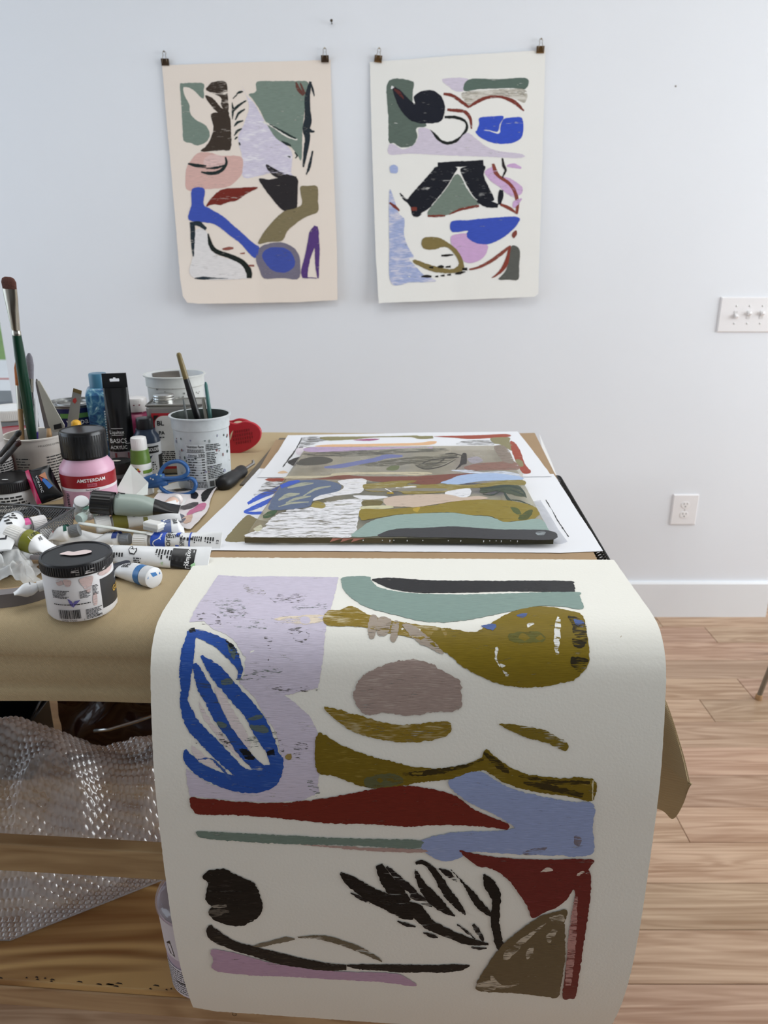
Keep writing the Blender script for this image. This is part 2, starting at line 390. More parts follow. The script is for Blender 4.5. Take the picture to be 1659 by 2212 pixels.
# ================================================================ the room
YW = 2.8
xl = on_y(15, 790, YW).x; xr = on_y(1655, 1300, YW).x
wallm = pm('#ebeef3', .7, .012, 3, bump=.05, bscale=350)
trimm = pm('#eceef1', .45, .01, 3)
b = MB(); b.box((xl, YW, 0), (xr, YW + .14, 2.9)); struct(b.build('wall_back', wallm))
b = MB(); b.box((-3.14, YW, 0), (xl, YW + .14, .42)); b.box((-3.14, YW, 2.35), (xl, YW + .14, 2.9)); struct(b.build('wall_back_under_window', wallm))
def frame_wall(name, x0, x1, y0, y1, openings, axis):
    """wall slab along y (axis x) with rectangular openings (y0,y1,z0,z1)"""
    b = MB(); cuts = sorted(openings); y = y0
    for a, c, z0, z1 in cuts:
        b.box((x0, y, 0), (x1, a, 2.9)); b.box((x0, a, 0), (x1, c, z0)); b.box((x0, a, z1), (x1, c, 2.9)); y = c
    b.box((x0, y, 0), (x1, y1, 2.9)); return struct(b.build(name, wallm))
frame_wall('wall_left', -3.14, -3.0, -5.0, YW, [(-.4, 2.4, .9, 2.6)], 'x')
frame_wall('wall_right', 4.0, 4.14, -5.0, 5.2, [(-.9, 3.1, .8, 2.6)], 'x')
b = MB(); b.box((-3.14, -5.14, 0), (4.14, -5.0, 2.9)); struct(b.build('wall_front', wallm))
b = MB(); b.box((xr - .14, 5.2, 0), (4.14, 5.34, 2.9)); struct(b.build('wall_far_room', wallm))
b = MB(); b.box((xr - .14, YW + .14, 0), (xr, 5.2, 2.9)); struct(b.build('wall_passage', wallm))
b = MB(); b.box((-3.14, -5.14, 2.9), (4.14, 5.34, 3.0)); struct(b.build('ceiling', pm('#f2f2ef', .8, .01, 3)))
# baseboard: flat board, eased top, along the back wall
zb = on_y(1500, 1255, YW).z
b = MB(); prof = [(0, 0), (-.016, 0), (-.016, zb - .008), (-.010, zb), (0, zb)]
vs = [V((x, YW + p[0], p[1])) for x in (xl, xr) for p in prof]
b.add(vs, [(0, 1, 2, 3, 4), (9, 8, 7, 6, 5)] + [(k, 5 + k, 5 + (k + 1) % 5, (k + 1) % 5) for k in range(5)])
struct(b.build('baseboard_back', trimm))
# floor: planks running along x
floor = struct(mesh_obj('floor', [(-3.14, -5.14, -.012), (4.14, -5.14, -.012), (4.14, 5.34, -.012), (-3.14, 5.34, -.012)], [(0, 1, 2, 3)], pm('#2b1c12', .9)))
oak = wood('#c3a58b', '#967459', 2.6, 60, .36, .11)
PW, Y0 = .1305, 1.131
row = lambda y: math.floor((y - Y0) / PW)
fixed = {}
for a in [(1423, 1342), (1535, 1370), (1608, 1485), (1528, 1535), (1475, 1790), (1230, 2207)]:
    p = on_z(a[0], a[1], 0); fixed.setdefault(row(p.y), []).append(p.x)
rnd = random.Random(5); pl_mesh = {}
for r in range(row(-.6), row(5.2) + 1):
    y = Y0 + r * PW; xs = [-3.14]
    fx = sorted(fixed.get(r, []))
    x = -3.14 + rnd.uniform(.3, 1.6)
    if fx: x = fx[0] - 1.7 * 2 + .0
    while x < 4.1:
        if x > -2.9: xs.append(x)
        x += 1.7 if fx else rnd.choice((1.2, 1.5, 1.8, 2.1))
    xs.append(4.14)
    for a, c in zip(xs, xs[1:]):
        key = round(c - a, 2)
        if key < .1: continue
        if key not in pl_mesh:
            m = MB(); Lh = key / 2 - .0006; hw = PW / 2 - .0006; e = .0012
            m.add([(sx * (Lh - (e if t else 0)), sy * (hw - (e if t else 0)), 0 if t == 2 else (-.0012 if t == 0 else -.0001)) for t in (0, 2) for sx, sy in ((-1, -1), (1, -1), (1, 1), (-1, 1))] +
                  [(sx * Lh, sy * hw, -.011) for sx, sy in ((-1, -1), (1, -1), (1, 1), (-1, 1))],
                  [(4, 5, 6, 7)] + [(k, (k + 1) % 4, 4 + (k + 1) % 4, 4 + k) for k in range(4)] + [(8 + k, 8 + (k + 1) % 4, (k + 1) % 4, k) for k in range(4)])
            o = m.build('plank', oak); pl_mesh[key] = o.data
        else:
            o = bpy.data.objects.new('plank', pl_mesh[key]); COL.objects.link(o)
        o.parent = floor; o.location = ((a + c) / 2, y + PW / 2, 0)
# window glass at the left edge of the back wall and what lies outside
win = struct(thing('window_1', 'x', 'x', ((xl - 3.0) / 2, YW + .07, .42))); del win['label']; del win['category']
o = win.location
b = MB(o); b.box((-3.0, YW + .05, .42), (xl, YW + .09, .47)); b.box((-3.0, YW + .05, 2.3), (xl, YW + .09, 2.35)); b.box((-3.0, YW + .05, .42), (-2.95, YW + .09, 2.35)); b.box((-2.22, YW + .05, .42), (-2.17, YW + .09, 2.35))
b.build('window_frame', trimm, win)
b = MB(o); b.box((-2.95, YW + .066, .47), (xl, YW + .07, 2.3)); b.build('pane', clearfilm('#ffffff', .05, .0, 0, .02), win)
g = on_z(10, 782, -.35)
o = mesh_obj('lawn', [(-26, 3.2, -.35), (30, 3.2, -.35), (30, 40, -.35), (-26, 40, -.35)], [(0, 1, 2, 3)], pm('#6f8f45', .9, .2, 3)); struct(o)
b = MB(); b.box((-9, 6.2, -.35), (-3.2, g.y, -.31)); struct(b.build('driveway', pm('#d9d7d4', .8, .05, 2)))
b = MB(); rl = on_z(10, 818, -.305); b.box((-9, rl.y - .05, -.31), (-3.2, rl.y + .05, -.303)); tag(b.build('kerb_line', pm('#b5564c', .8)), 'red painted line across the pale driveway outside the window', 'painted line')
b = MB(); b.box((-16, 30, -.4), (-4, 31, 4.5)); b.grid(lambda u, v: V((-16 + 12 * u, 29.6 + .5 * noise.noise(V((u * 20, v * 8, 0))), -.4 + 5 * v)), 60, 24)
tag(b.build('hedge', pm('#39453a', .95, .4, 4, bump=.6, bscale=9)), 'dark green hedge far outside the window', 'hedge')
gb = on_y(18, 900, 3.25)
b = MB(); b.box((gb.x - .34, 3.2, .40), (gb.x + .12, 3.5, on_y(10, 868, 3.2).z)); tag(b.build('planter_box', pm('#7f8389', .6, .08), bevel=.01), 'grey box standing outside the window', 'planter'); 
bb = MB(); bb.box((-4, 2.98, -.35), (xl - .02, 4.4, .40)); struct(bb.build('porch', pm('#c9c7c3', .8, .05, 3)))
# ---------------------------------------------------------------- wall plates
def wall_plate(name, label, cat, p00, p11, nt):
    a = on_y(*p00, YW); c = on_y(*p11, YW); cx, cz = (a.x + c.x) / 2, (a.z + c.z) / 2; hw = abs(c.x - a.x) / 2; hh = abs(a.z - c.z) / 2
    t = thing(name, label, cat, (cx, YW, cz)); b = MB()
    vs = [(sx * hw, -.0005, sz * hh) for sx, sz in ((-1, -1), (1, -1), (1, 1), (-1, 1))] + [(sx * (hw - .004), -.007, sz * (hh - .004)) for sx, sz in ((-1, -1), (1, -1), (1, 1), (-1, 1))]
    b.add(vs, [(4, 5, 6, 7), (3, 2, 1, 0)] + [(k, (k + 1) % 4, 4 + (k + 1) % 4, 4 + k) for k in range(4)])
    b.build('cover_plate', pm('#f1eff0', .35, .01), t); return t, hw, hh
pl = pm('#f4f2f2', .3, .01); scm = pm('#c8c8c6', .4, metal=.6)
Rx = Matrix.Rotation(PI / 2, 4, 'X')
t, hw, hh = wall_plate('light_switch', 'white triple toggle light switch plate on the white wall', 'light switch', (1557, 641), (1672, 718), 3)
for k, up in ((-1, 1), (0, -1), (1, -1)):
    x = k * .0475
    b = MB(); b.box((x - .0065, -.0085, -.014), (x + .0065, -.0065, .014)); b.build('toggle_slot', pm('#dcdad9', .4, .01), t)
    b = MB(); M = Matrix.Translation((x, -.007, 0)) @ Matrix.Rotation(up * .5, 4, 'X')
    b.box((-.0045, -.018, -.005), (.0045, 0, .005), M); b.build('toggle', pl, t, bevel=.001)
    for s in (-1, 1):
        b = MB(); b.lathe([(.0032, 0), (.0032, .0012), (.001, .0016)], (x, -.0068, s * .031), 10, Rx); b.build('screw', scm, t)
t, hw, hh = wall_plate('wall_outlet', 'white duplex power outlet low on the white wall above the baseboard', 'outlet', (1454, 1067), (1501, 1133), 1)
dk = pm('#4a4644', .6)
for s in (-1, 1):
    z = s * .0205
    P = [(.0165 * math.cos(a), .0145 * math.sin(a) if abs(math.sin(a)) < .86 else .0125 * math.copysign(1, math.sin(a))) for a in (2 * PI * k / 28 for k in range(28))]
    b = MB(); b.prism(P, .0025, Matrix.Translation((0, -.0065, z)) @ Rx); f = b.build('receptacle', pl, t, bevel=.0006)
    b = MB(); b.box((-.0075, -.0094, z + .001), (-.0055, -.0088, z + .009)); b.build('slot', dk, f)
    b = MB(); b.box((.0055, -.0094, z + .002), (.0075, -.0088, z + .009)); b.build('slot', dk, f)
    b = MB(); b.lathe([(.0025, 0), (.0025, .0006)], (0, -.0088, z - .006), 10, Rx); b.build('slot', dk, f)
b = MB(); b.lathe([(.003, 0), (.003, .0012), (.001, .0016)], (0, -.0068, 0), 10, Rx); b.build('screw', scm, t)
# nail in the wall, small drywall mark
p = on_y(717, 52, YW); t = thing('nail', 'small dark nail driven into the wall above the peach sheet', 'nail', p)
b = MB(); b.rod((0, .004, 0), (0, -.022, .004), [(0, .0016), (1, .0016)], 8); b.build('shank', pm('#4b4238', .4, metal=.8), t)
b = MB(); b.lathe([(.0045, 0), (.0045, .0015), (.003, .002)], (0, -.022, .004), 12, Rx); b.build('head', pm('#4b4238', .4, metal=.8), t)
p = on_y(1460, 186, YW); b = MB(); b.lathe([(.004, 0), (.002, .003)], (0, .001, 0), 10, Rx); o = b.build('wall_plug', pm('#a9a6a4', .8)); o.location = p; tag(o, 'tiny patch of chipped plaster on the bare white wall', 'wall plug')
# ---------------------------------------------------------------- stool at the right (only a leg reaches into the picture)
fp = on_z(1637, 1509, 0)
st = thing('metal_stool', 'metal stool with splayed thin legs standing on the oak floor by the wall', 'stool', (fp.x + .25, fp.y + .05, 0))
legm = pm('#8c8578', .35, .08, metal=.8)
b = MB(); b.lathe([(.15, 0), (.17, .004), (.175, .02), (.165, .034), (.10, .038)], (0, 0, .62), 40); b.build('seat', wood('#a9794d', '#7d5430', 3, 30), st, smooth=True, sangle=40)
for k in range(4):
    a = math.radians(192 + 90 * k); ft = V((.255 * math.cos(a), .255 * math.sin(a), .012)); tp = V((.12 * math.cos(a), .12 * math.sin(a), .625))
    b = MB(); b.rod(ft, tp, [(0, .008), (1, .009)], 14); lg = b.build('leg', legm, st, smooth=True, sangle=50)
    b = MB(); b.lathe([(.011, 0), (.012, .004), (.010, .018)], (ft.x, ft.y, 0), 14); b.build('foot_cap', pm('#b08b63', .7), lg, smooth=True, sangle=50)
b = MB(); b.wire([(.20 * math.cos(2 * PI * k / 32), .20 * math.sin(2 * PI * k / 32), .26) for k in range(32)], .006, 8, True); b.build('foot_ring', legm, st, smooth=True)
# white paper scrap on the floor right of the bench
q = [on_z(*p, .004) for p in ((1352, 2010), (1373, 2013), (1371, 2023), (1350, 2020))]
c = sum(q, V()) / 4; o = mesh_obj('paper_scrap', [p - c for p in q], [(0, 3, 2, 1)], WHITE, solid=.0006); o.location = c; tag(o, 'tiny white paper scrap lying on the oak floor beside the bench', 'paper scrap')
# ================================================================ workbench
BA = math.radians(2.2); FR = V((.262, .727, 0)); bu = V((math.cos(BA), -math.sin(BA), 0)); bv = V((math.sin(BA), math.cos(BA), 0))
BW, BD = 1.55, .97
def B(u, v, z): return FR + bu * u + bv * v + V((0, 0, z))     # u right (negative inside), v back
BM = Matrix.Translation(FR) @ Matrix.Rotation(-BA, 4, 'Z')
bench = thing('workbench', 'wooden workbench with plywood lower shelf under the tan cloth', 'workbench', B(-BW / 2, BD / 2, 0))
pine = wood('#c3a47a', '#96744e', 2.5, 40, .55, .08); ply = wood('#c7a067', '#84592d', 2.0, 22, .55, 0, ring=.2)
bo = bench.location
def bbox(name, lo, hi, mat, extra=None):
    b = MB(bo); b.box(lo, hi, BM @ extra if extra else BM); return b.build(name, mat, bench, bevel=.002)
bbox('tabletop', (-BW, .012, .985), (-.004, BD, 1.0225), pine)
bbox('apron', (-BW + .06, .05, .90), (-.06, .088, .985), pine)
bbox('apron', (-BW + .06, BD - .09, .90), (-.06, BD - .05, .985), pine)
for u in (-.105, -BW + .06):
    for v in (.05, BD - .14): 
        bbox('leg', (u, v, 0), (u + .045, v + .09, .985), pine)
sk = Matrix.Rotation(-math.radians(2.0), 4, 'Z')
bbox('front_rail', (-BW + .02, .030, .607), (-.06, .050, .655), pine, sk)
bbox('back_rail', (-BW + .06, BD - .09, .607), (-.06, BD - .05, .655), pine)
bbox('shelf_front_edge', (-BW + .02, .002, .386), (-.05, .04, .422), pine, sk)
bbox('shelf', (-BW + .02, .004, .422), (-.05, BD - .05, .434), ply, sk)
sf = Flat(B(-BW / 2, .0, 0) - bo, bu, (0, 0, 1))
# stamps on the shelf edge: short ink marks and letters
sfl = Flat((FR + (Matrix.Rotation(-BA - math.radians(2), 4, 'Z') @ V((-.5, .0018, .404)))) - bo, Matrix.Rotation(-BA - math.radians(2), 4, 'Z') @ V((1, 0, 0)), (0, 0, 1))
stamp = pm('#4a3118', .8)
text(sfl, 'CH', .025, .0, .009, stamp, bench, rot=90, off=.0006, name='stamp'); text(sfl, 'TH', .005, .006, .008, stamp, bench, rot=90, off=.0006, name='stamp')
text(sfl, 'ST', .30, -.004, .014, stamp, bench, rot=90, off=.0006, name='stamp')
# ---------------------------------------------------------------- drop cloth
def canvas_mat():
    m, nt, b = nodes('tan_canvas'); L = nt.links.new
    tc = N(nt, 'ShaderNodeTexCoord'); nz = N(nt, 'ShaderNodeTexNoise'); nz.inputs['Scale'].default_value = 5; nz.inputs['Detail'].default_value = 5; L(tc.outputs['Object'], nz.inputs['Vector'])
    mx = N(nt, 'ShaderNodeMix', data_type='RGBA'); mx.inputs[6].default_value = rgb('#b29d7a'); mx.inputs[7].default_value = rgb('#c3ae89'); L(nz.outputs[0], mx.inputs[0]); L(mx.outputs[2], b.inputs['Base Color'])
    b.inputs['Roughness'].default_value = .85
    w1 = N(nt, 'ShaderNodeTexWave', wave_type='BANDS', bands_direction='DIAGONAL'); w1.inputs['Scale'].default_value = 260; w1.inputs['Distortion'].default_value = .6; L(tc.outputs['Object'], w1.inputs['Vector'])
    bp = N(nt, 'ShaderNodeBump'); bp.inputs['Strength'].default_value = .35; bp.inputs['Distance'].default_value = .0008; L(w1.outputs[0], bp.inputs['Height']); L(bp.outputs[0], b.inputs['Normal'])
    return m
canv = canvas_mat()
cl = MB(B(-BW / 2, BD / 2, ZT))
prof = [(BD + .012, .86), (BD + .010, 1.0), (BD, ZT - .001), (BD - .02, ZT), (BD * .75, ZT), (BD * .5, ZT), (.3, ZT), (.12, ZT), (.06, ZT), (.03, ZT - .0005), (.012, ZT - .004), (.002, ZT - .012), (-.004, ZT - .024), (-.006, ZT - .038), (-.004, ZT - .042), (-.006, ZT - .065), (-.003, ZT - .082), (-.006, ZT - .088), (-.006, ZT - .099)]
def clf(u, v):
    f = v * (len(prof) - 1); i = min(int(f), len(prof) - 2); t = f - i; a, c = V(prof[i]), V(prof[i + 1]); q = a.lerp(c, t)
    x = -BW - .01 + (BW + .008) * u
    wv = .004 * noise.noise(V((x * 5, q.y * 6, 2))) if q.y < ZT - .01 else 0
    hem = .006 * noise.noise(V((x * 3, 0, 9))) * (1 if i >= len(prof) - 2 else 0)
    return B(x, q.x + min(wv, .002), q.y + hem)
cl.grid(clf, 60, (len(prof) - 1) * 2)
# right side: the skirt flares out and its front corner folds under
def lerp_line(pts, t):
    f = t * (len(pts) - 1); i = min(int(f), len(pts) - 2); k = f - i
    p0, p1, p2, p3 = pts[max(i - 1, 0)], pts[i], pts[i + 1], pts[min(i + 2, len(pts) - 1)]
    return .5 * ((2 * p1) + (p2 - p0) * k + (2 * p0 - 5 * p1 + 4 * p2 - p3) * k * k + (3 * p1 - p0 - 3 * p2 + p3) * k ** 3)
frl = [B(-.012, .006, ZT - .006), on_y(1370, 1470, .742), on_y(1374, 1550, .748), on_y(1378, 1606, .750)]
sil = [B(-.002, .006, ZT - .003), on_y(1424, 1490, .722), on_y(1469, 1615, .706), on_y(1487, 1688, .698)]
bak = [B(-.002, .10, ZT - .001), B(.02, .14, ZT - .08), B(.05, .18, ZT - .17), B(.06, .20, ZT - .25)]
bk2 = [B(-.002, BD - .01, ZT - .001), B(.01, BD - .01, ZT - .08), B(.02, BD, ZT - .17), B(.025, BD, ZT - .25)]
hem = [on_y(1370, 1735, .775), on_y(1428, 1750, .750), on_y(1454, 1769, .735), on_y(1478, 1732, .712), on_y(1487, 1692, .6985)]
fld = [frl[3], on_y(1420, 1628, .730), on_y(1455, 1652, .712), on_y(1487, 1688, .698)]
def ruled(a, c, bow=V((0, 0, 0))): return lambda u, v: lerp_line(a, v).lerp(lerp_line(c, v), u) + bow * (4 * u * (1 - u))
cl.grid(ruled(frl, sil, V((.003, -.008, .0))), 16, 24); cl.grid(ruled(sil, bak, V((.01, 0, 0))), 12, 24); cl.grid(ruled(bak, bk2), 12, 24); cl.grid(ruled(fld, hem, V((.002, -.004, 0))), 16, 24)
fr0 = [B(-.30, -.006, ZT - .098), B(-.15, -.006, ZT - .13), B(-.05, -.005, ZT - .20)]
cl.grid(lambda u, v: B(-.12 + .108 * u, .007, ZT - .03 - v * (.08 + .14 * u * u)), 10, 10)
o = cl.build('drop_cloth', canv, None, smooth=True, solid=.0015); o.location = B(-BW / 2, BD / 2, ZT)
tag(o, 'tan canvas drop cloth spread over the workbench with a corner hanging down', 'drop cloth')
# ================================================================ painted sheets on the wall
PF[0] = .5
PEACH = pm('#f0e4d8', .75, .012, 8, bump=.12, bscale=260); PAPER = pm('#f0efea', .75, .01, 8, bump=.12, bscale=260)
clipm = pm('#8a6a45', .3, .1, metal=.9); clipd = pm('#5b4a3c', .35, .1, metal=.9); wirem = pm('#8c8070', .3, metal=1)
def thicken(o, th):
    m = o.modifiers.new('thickness', 'SOLIDIFY'); m.thickness = th; m.offset = -1
    e_ = o.modifiers.new('crisp_rim', 'EDGE_SPLIT'); e_.split_angle = math.radians(50)
def wall_sheet(name, label, corners, mat, curl, outline):
    """sheet hanging on the wall: y = f(x,z), its lower part bowing forward"""
    q = [on_y(*c, YW - .006) for c in corners]; zt = (q[0].z + q[1].z) / 2; zb_ = (q[2].z + q[3].z) / 2; xc = sum(p.x for p in q) / 4
    def f(x, z):
        t = max(0., min(1.1, (zt - z) / (zt - zb_)))
        return YW - .006 - curl[0] * t ** 2.2 - curl[1] * max(0, (x - xc)) * t - curl[2] * max(0, xc - x) * t ** 3 - .003 * math.sin(t * 5 + x * 6)
    def inv(px, py):
        Y = YW - .006
        for _ in range(6): p = on_y(px, py, Y); Y = f(p.x, p.z)
        return (p.x, p.z)
    def at(u, v):
        e = .004; n = V((f(u + e, v) - f(u - e, v), -2 * e, f(u, v + e) - f(u, v - e))); n.normalize()
        return V((u, f(u, v), v)), n
    root = thing(name, label, 'painting', V((xc, YW - .01, zb_)))
    s = Sheet(root, inv, at, inner=.014); s.k = -2
    o = s.patch(outline, mat, 'paper', smooth=False, rag=.0008, freq=180, px_step=6, lift=0)
    thicken(o, .0006)
    s.k = 0; s.inner = .014; s.base = .0003; s.step = .00002; return s
G1, BR, BLU, LIL, PNK, OLV, RED = '#7d8d82', '#40352c', '#4257b4', '#d9d2e3', '#ddb5ac', '#85795a', '#7a2c22'
e = crop(330, 90, 430 / 1640)
S = wall_sheet('peach_painting', 'peach paper sheet with blue, olive and pink brush shapes clipped to the wall', [(350, 140), (714, 130), (728, 651), (405, 654)], PEACH, (.022, .0, .10),
               [(350, 141), (430, 138), (520, 135), (620, 132), (714, 129), (717, 250), (722, 400), (728, 540), (729, 648), (640, 653), (520, 655), (430, 656), (405, 654), (395, 640), (389, 600), (379, 480), (368, 350), (358, 240)])
P, K = S.patch, S.stroke
P(e((225, 360), (250, 343), (410, 342), (420, 400), (415, 470), (330, 395), (255, 375), (262, 440), (300, 520), (310, 590), (350, 640), (430, 685), (455, 720), (470, 770), (440, 825), (370, 855), (310, 835), (255, 815), (245, 700), (235, 520)), paint(G1, .12, 60))
P(e((455, 370), (490, 335), (600, 332), (618, 440), (625, 570), (600, 570), (560, 520), (560, 460), (440, 400)), paint(BR, .42, 70))
P(e((430, 445), (500, 470), (560, 540), (625, 575), (620, 620), (560, 600), (490, 540)), paint(BR, .2, 70))
P(e((480, 600), (560, 585), (630, 610), (645, 740), (640, 885), (560, 895), (400, 905), (440, 860), (480, 790), (500, 700)), paint(BR, .1, 80))
P(e((860, 332), (1000, 325), (1180, 325), (1280, 340), (1260, 500), (1235, 700), (1225, 970), (1190, 930), (1140, 870), (1040, 815), (985, 760), (930, 660), (880, 560), (820, 470), (790, 435), (850, 410)), paint(G1, .05, 40))
P(e((735, 365), (770, 440), (830, 500), (890, 600), (950, 700), (1020, 800), (1110, 860), (1150, 930), (1140, 1080), (1150, 1110), (1000, 1080), (880, 1105), (745, 1115), (735, 950), (705, 790), (750, 680), (790, 560), (780, 470)), paint(LIL, .06, 60, h2='#f0ecf2', mix2=.35))
P(e((290, 1020), (370, 920), (480, 915), (560, 940), (690, 940), (740, 965), (740, 1050), (720, 1110), (620, 1195), (440, 1215), (285, 1220), (272, 1085)), paint(PNK, .08, 0))
P(e((430, 960), (500, 930), (580, 950), (610, 1000), (560, 1040), (430, 1020)), paint('#e4c4bf', .3, 10))
K(e((290, 1005, 14), (360, 1020, 30), (440, 1030, 26)), paint('#1f2b2b', .25, 0)); K(e((400, 1075, 14), (470, 1085, 30), (550, 1070, 30), (605, 1010, 24), (600, 950, 12)), paint('#1f2b2b', .2, 10))
K(e((440, 1045, 8), (520, 1040, 22), (600, 1015, 10)), paint('#1f2b2b', .2, 10))
for a in [((690, 430, 8), (720, 415, 20), (745, 412, 8)), ((655, 590, 8), (690, 540, 22), (770, 485, 10)), ((680, 645, 8), (710, 590, 20), (760, 555, 10)), ((670, 700, 8), (700, 665, 22), (745, 650, 8)), ((670, 775, 8), (700, 735, 20), (735, 715, 8)), ((655, 500, 6), (660, 560, 18), (655, 640, 8)), ((660, 470, 6), (690, 440, 12), (700, 430, 4)), ((675, 805, 5), (690, 790, 16), (700, 785, 5)), ((712, 830, 10), (720, 855, 14)), ((1110, 945, 8), (1135, 950, 14)), ((1170, 910, 8), (1190, 940, 14), (1175, 960, 6))]: K(e(*a), paint('#22302f', .2, 40))
K(e((910, 660, 14), (1000, 705, 18), (1100, 770, 26), (1190, 810, 12)), paint('#f4ebe0', 0, 0)); K(e((960, 680, 8), (1040, 725, 14), (1120, 770, 20), (1180, 800, 12)), paint('#22302f', .1, 20))
K(e((1060, 820, 8), (1100, 840, 22), (1140, 860, 10)), paint('#22302f', .1, 20))
K(e((1180, 335, 14), (1200, 390, 30), (1245, 440, 26)), paint('#6a4038', .3, 60)); K(e((1215, 340, 10), (1240, 400, 16), (1260, 430, 8)), paint('#6a4038', .3, 60))
K(e((1300, 330, 20), (1275, 450, 44), (1275, 560, 46), (1280, 640, 60), (1265, 720, 60), (1275, 800, 44), (1260, 900, 36), (1240, 1035, 14)), paint('#262f36', .18, 85))
K(e((1300, 340, 10), (1320, 400, 16), (1330, 450, 6)), paint('#262f36', .3, 85)); K(e((1275, 720, 30), (1310, 740, 22), (1335, 740, 8)), paint('#262f36', .1, 0)); K(e((1265, 1095, 8), (1290, 1030, 24), (1318, 900, 10)), paint('#262f36', .15, 80))
P(e((875, 1130), (960, 1135), (1060, 1120), (1185, 1120), (1195, 1220), (1185, 1380), (1140, 1415), (1060, 1380), (980, 1290), (920, 1210)), paint('#2d292b', .06, 70)); P(e((935, 1010), (1010, 1050), (1100, 1090), (1185, 1115), (1100, 1130), (1020, 1120), (950, 1060)), paint('#2d292b', .45, 20))
P(e((440, 1355), (500, 1270), (580, 1215), (700, 1205), (865, 1200), (780, 1250), (690, 1310), (630, 1320), (560, 1345), (500, 1340)), paint(RED, .28, 25))
P(e((325, 1215), (425, 1215), (420, 1340), (480, 1380), (580, 1440), (660, 1510), (740, 1580), (830, 1660), (880, 1700), (850, 1780), (800, 1750), (720, 1660), (640, 1600), (520, 1510), (430, 1490), (300, 1470), (305, 1390), (320, 1340)), paint(BLU, .03, 45))
P(e((1215, 1200), (1280, 1190), (1355, 1195), (1362, 1310), (1360, 1400), (1270, 1440), (1190, 1490), (1110, 1560), (1065, 1640), (960, 1650), (870, 1665), (910, 1580), (990, 1480), (1080, 1400), (1180, 1370), (1230, 1330)), paint(OLV, .06, 50))
P(e((850, 1780), (880, 1700), (950, 1665), (1060, 1655), (1150, 1690), (1200, 1750), (1215, 1830), (1200, 1950), (1060, 1948), (920, 1950), (880, 1880)), paint('#7a7586', .03, 20)); P(e((900, 1760), (960, 1700), (1080, 1700), (1150, 1750), (1170, 1840), (1100, 1900), (1000, 1890), (940, 1840)), paint('#4656a8', .14, 20))
K(e((1345, 1520, 30), (1330, 1580, 80), (1310, 1660, 70), (1275, 1780, 50), (1250, 1890, 56), (1255, 1945, 40)), paint('#5b3f7e', .12, 75)); K(e((1350, 1560, 24), (1355, 1700, 40), (1355, 1830, 32), (1362, 1950, 12)), paint('#5b3f7e', .15, 85)); K(e((1250, 1945, 14), (1300, 1945, 8), (1350, 1950, 8)), paint('#5b3f7e', .2, 0))
P(e((350, 1560), (440, 1560), (470, 1700), (560, 1770), (740, 1820), (770, 1900), (790, 1950), (340, 1945), (330, 1760)), paint('#e7e3e2', .08, 70))
K(e((325, 1485, 40), (330, 1560, 40), (330, 1660, 30), (335, 1770, 10)), paint('#26323a', .25, 85)); K(e((310, 1500, 26), (380, 1500, 40), (440, 1545, 24)), paint('#26323a', .25, 20))
K(e((455, 1580, 10), (480, 1680, 36), (530, 1730, 36), (640, 1770, 40), (740, 1820, 42), (790, 1890, 50), (795, 1950, 40)), paint('#1c2320', .06, 40)); K(e((345, 1950, 8), (430, 1948, 26), (520, 1950, 8), (620, 1952, 6)), paint('#26323a', .3, 0))
for a in [((575, 1710, 14), (620, 1705, 28), (665, 1700, 14)), ((720, 1745, 8), (760, 1742, 14)), ((790, 1845, 10), (835, 1845, 16))]: K(e(*a), paint('#95564a', .2, 0))
e = crop(780, 70, 430 / 1585)
S = wall_sheet('white_painting', 'white paper sheet with black, blue and lilac brush shapes clipped to the wall', [(800, 134), (1178, 112), (1162, 641), (818, 655)], PAPER, (.024, .02, .05),
               [(799, 134), (880, 128), (980, 120), (1080, 114), (1178, 108), (1176, 200), (1173, 300), (1170, 400), (1167, 500), (1164, 590), (1163, 634), (1155, 641), (1060, 645), (940, 650), (830, 654), (818, 655), (812, 560), (807, 420), (802, 270)])
P, K = S.patch, S.stroke; DK = '#191c28'; G2 = '#5f6d64'; RD = '#7d3a2f'
P(e((215, 395), (405, 388), (412, 470), (412, 560), (450, 640), (520, 740), (440, 765), (448, 830), (410, 900), (320, 915), (260, 880), (222, 875), (218, 700)), paint(G2, .04, 80))
P(e((650, 372), (850, 370), (820, 460), (760, 470), (710, 440)), paint('#d6cddd', .05, 0)); P(e((860, 375), (1100, 372), (1318, 365), (1310, 450), (1200, 445), (1060, 448), (940, 452), (820, 465)), paint('#5d6f66', .04, 0))
P(e((800, 490), (860, 470), (1000, 460), (1150, 452), (1310, 460), (1305, 560), (1220, 525), (1130, 505), (1040, 505), (940, 540), (860, 600), (830, 560)), paint('#a7a092', .25, 0, h2='#dcd8cf', mix2=.6))
K(e((655, 490, 20), (720, 500, 26), (790, 545, 28), (860, 598, 20)), paint(RD, .2, 40)); K(e((860, 595, 14), (920, 555, 26), (1000, 520, 26), (1100, 512, 18), (1180, 535, 30), (1240, 570, 30), (1295, 625, 12)), paint(RD, .15, 0))
P(e((250, 440), (300, 450), (370, 520), (430, 570), (420, 510), (480, 470), (560, 460), (630, 500), (665, 570), (662, 650), (630, 710), (540, 725), (450, 720), (380, 690), (310, 610), (270, 520)), paint(DK, .05, 30)); K(e((262, 450, 14), (300, 480, 26), (340, 530, 10)), paint('#5c2a28', .3, 40)); K(e((255, 430, 24), (240, 450, 8)), paint('#f0efea', 0, 0))
K(e((685, 615, 20), (760, 622, 26), (830, 635, 26), (870, 690, 24), (880, 770, 12)), paint(RD, .25, 0))
K(e((665, 675, 20), (760, 678, 24), (830, 710, 20), (840, 770, 22), (790, 840, 24), (710, 880, 26), (640, 870, 26), (590, 820, 26), (545, 785, 24), (510, 780, 16)), paint('#1d211f', .06, 0))
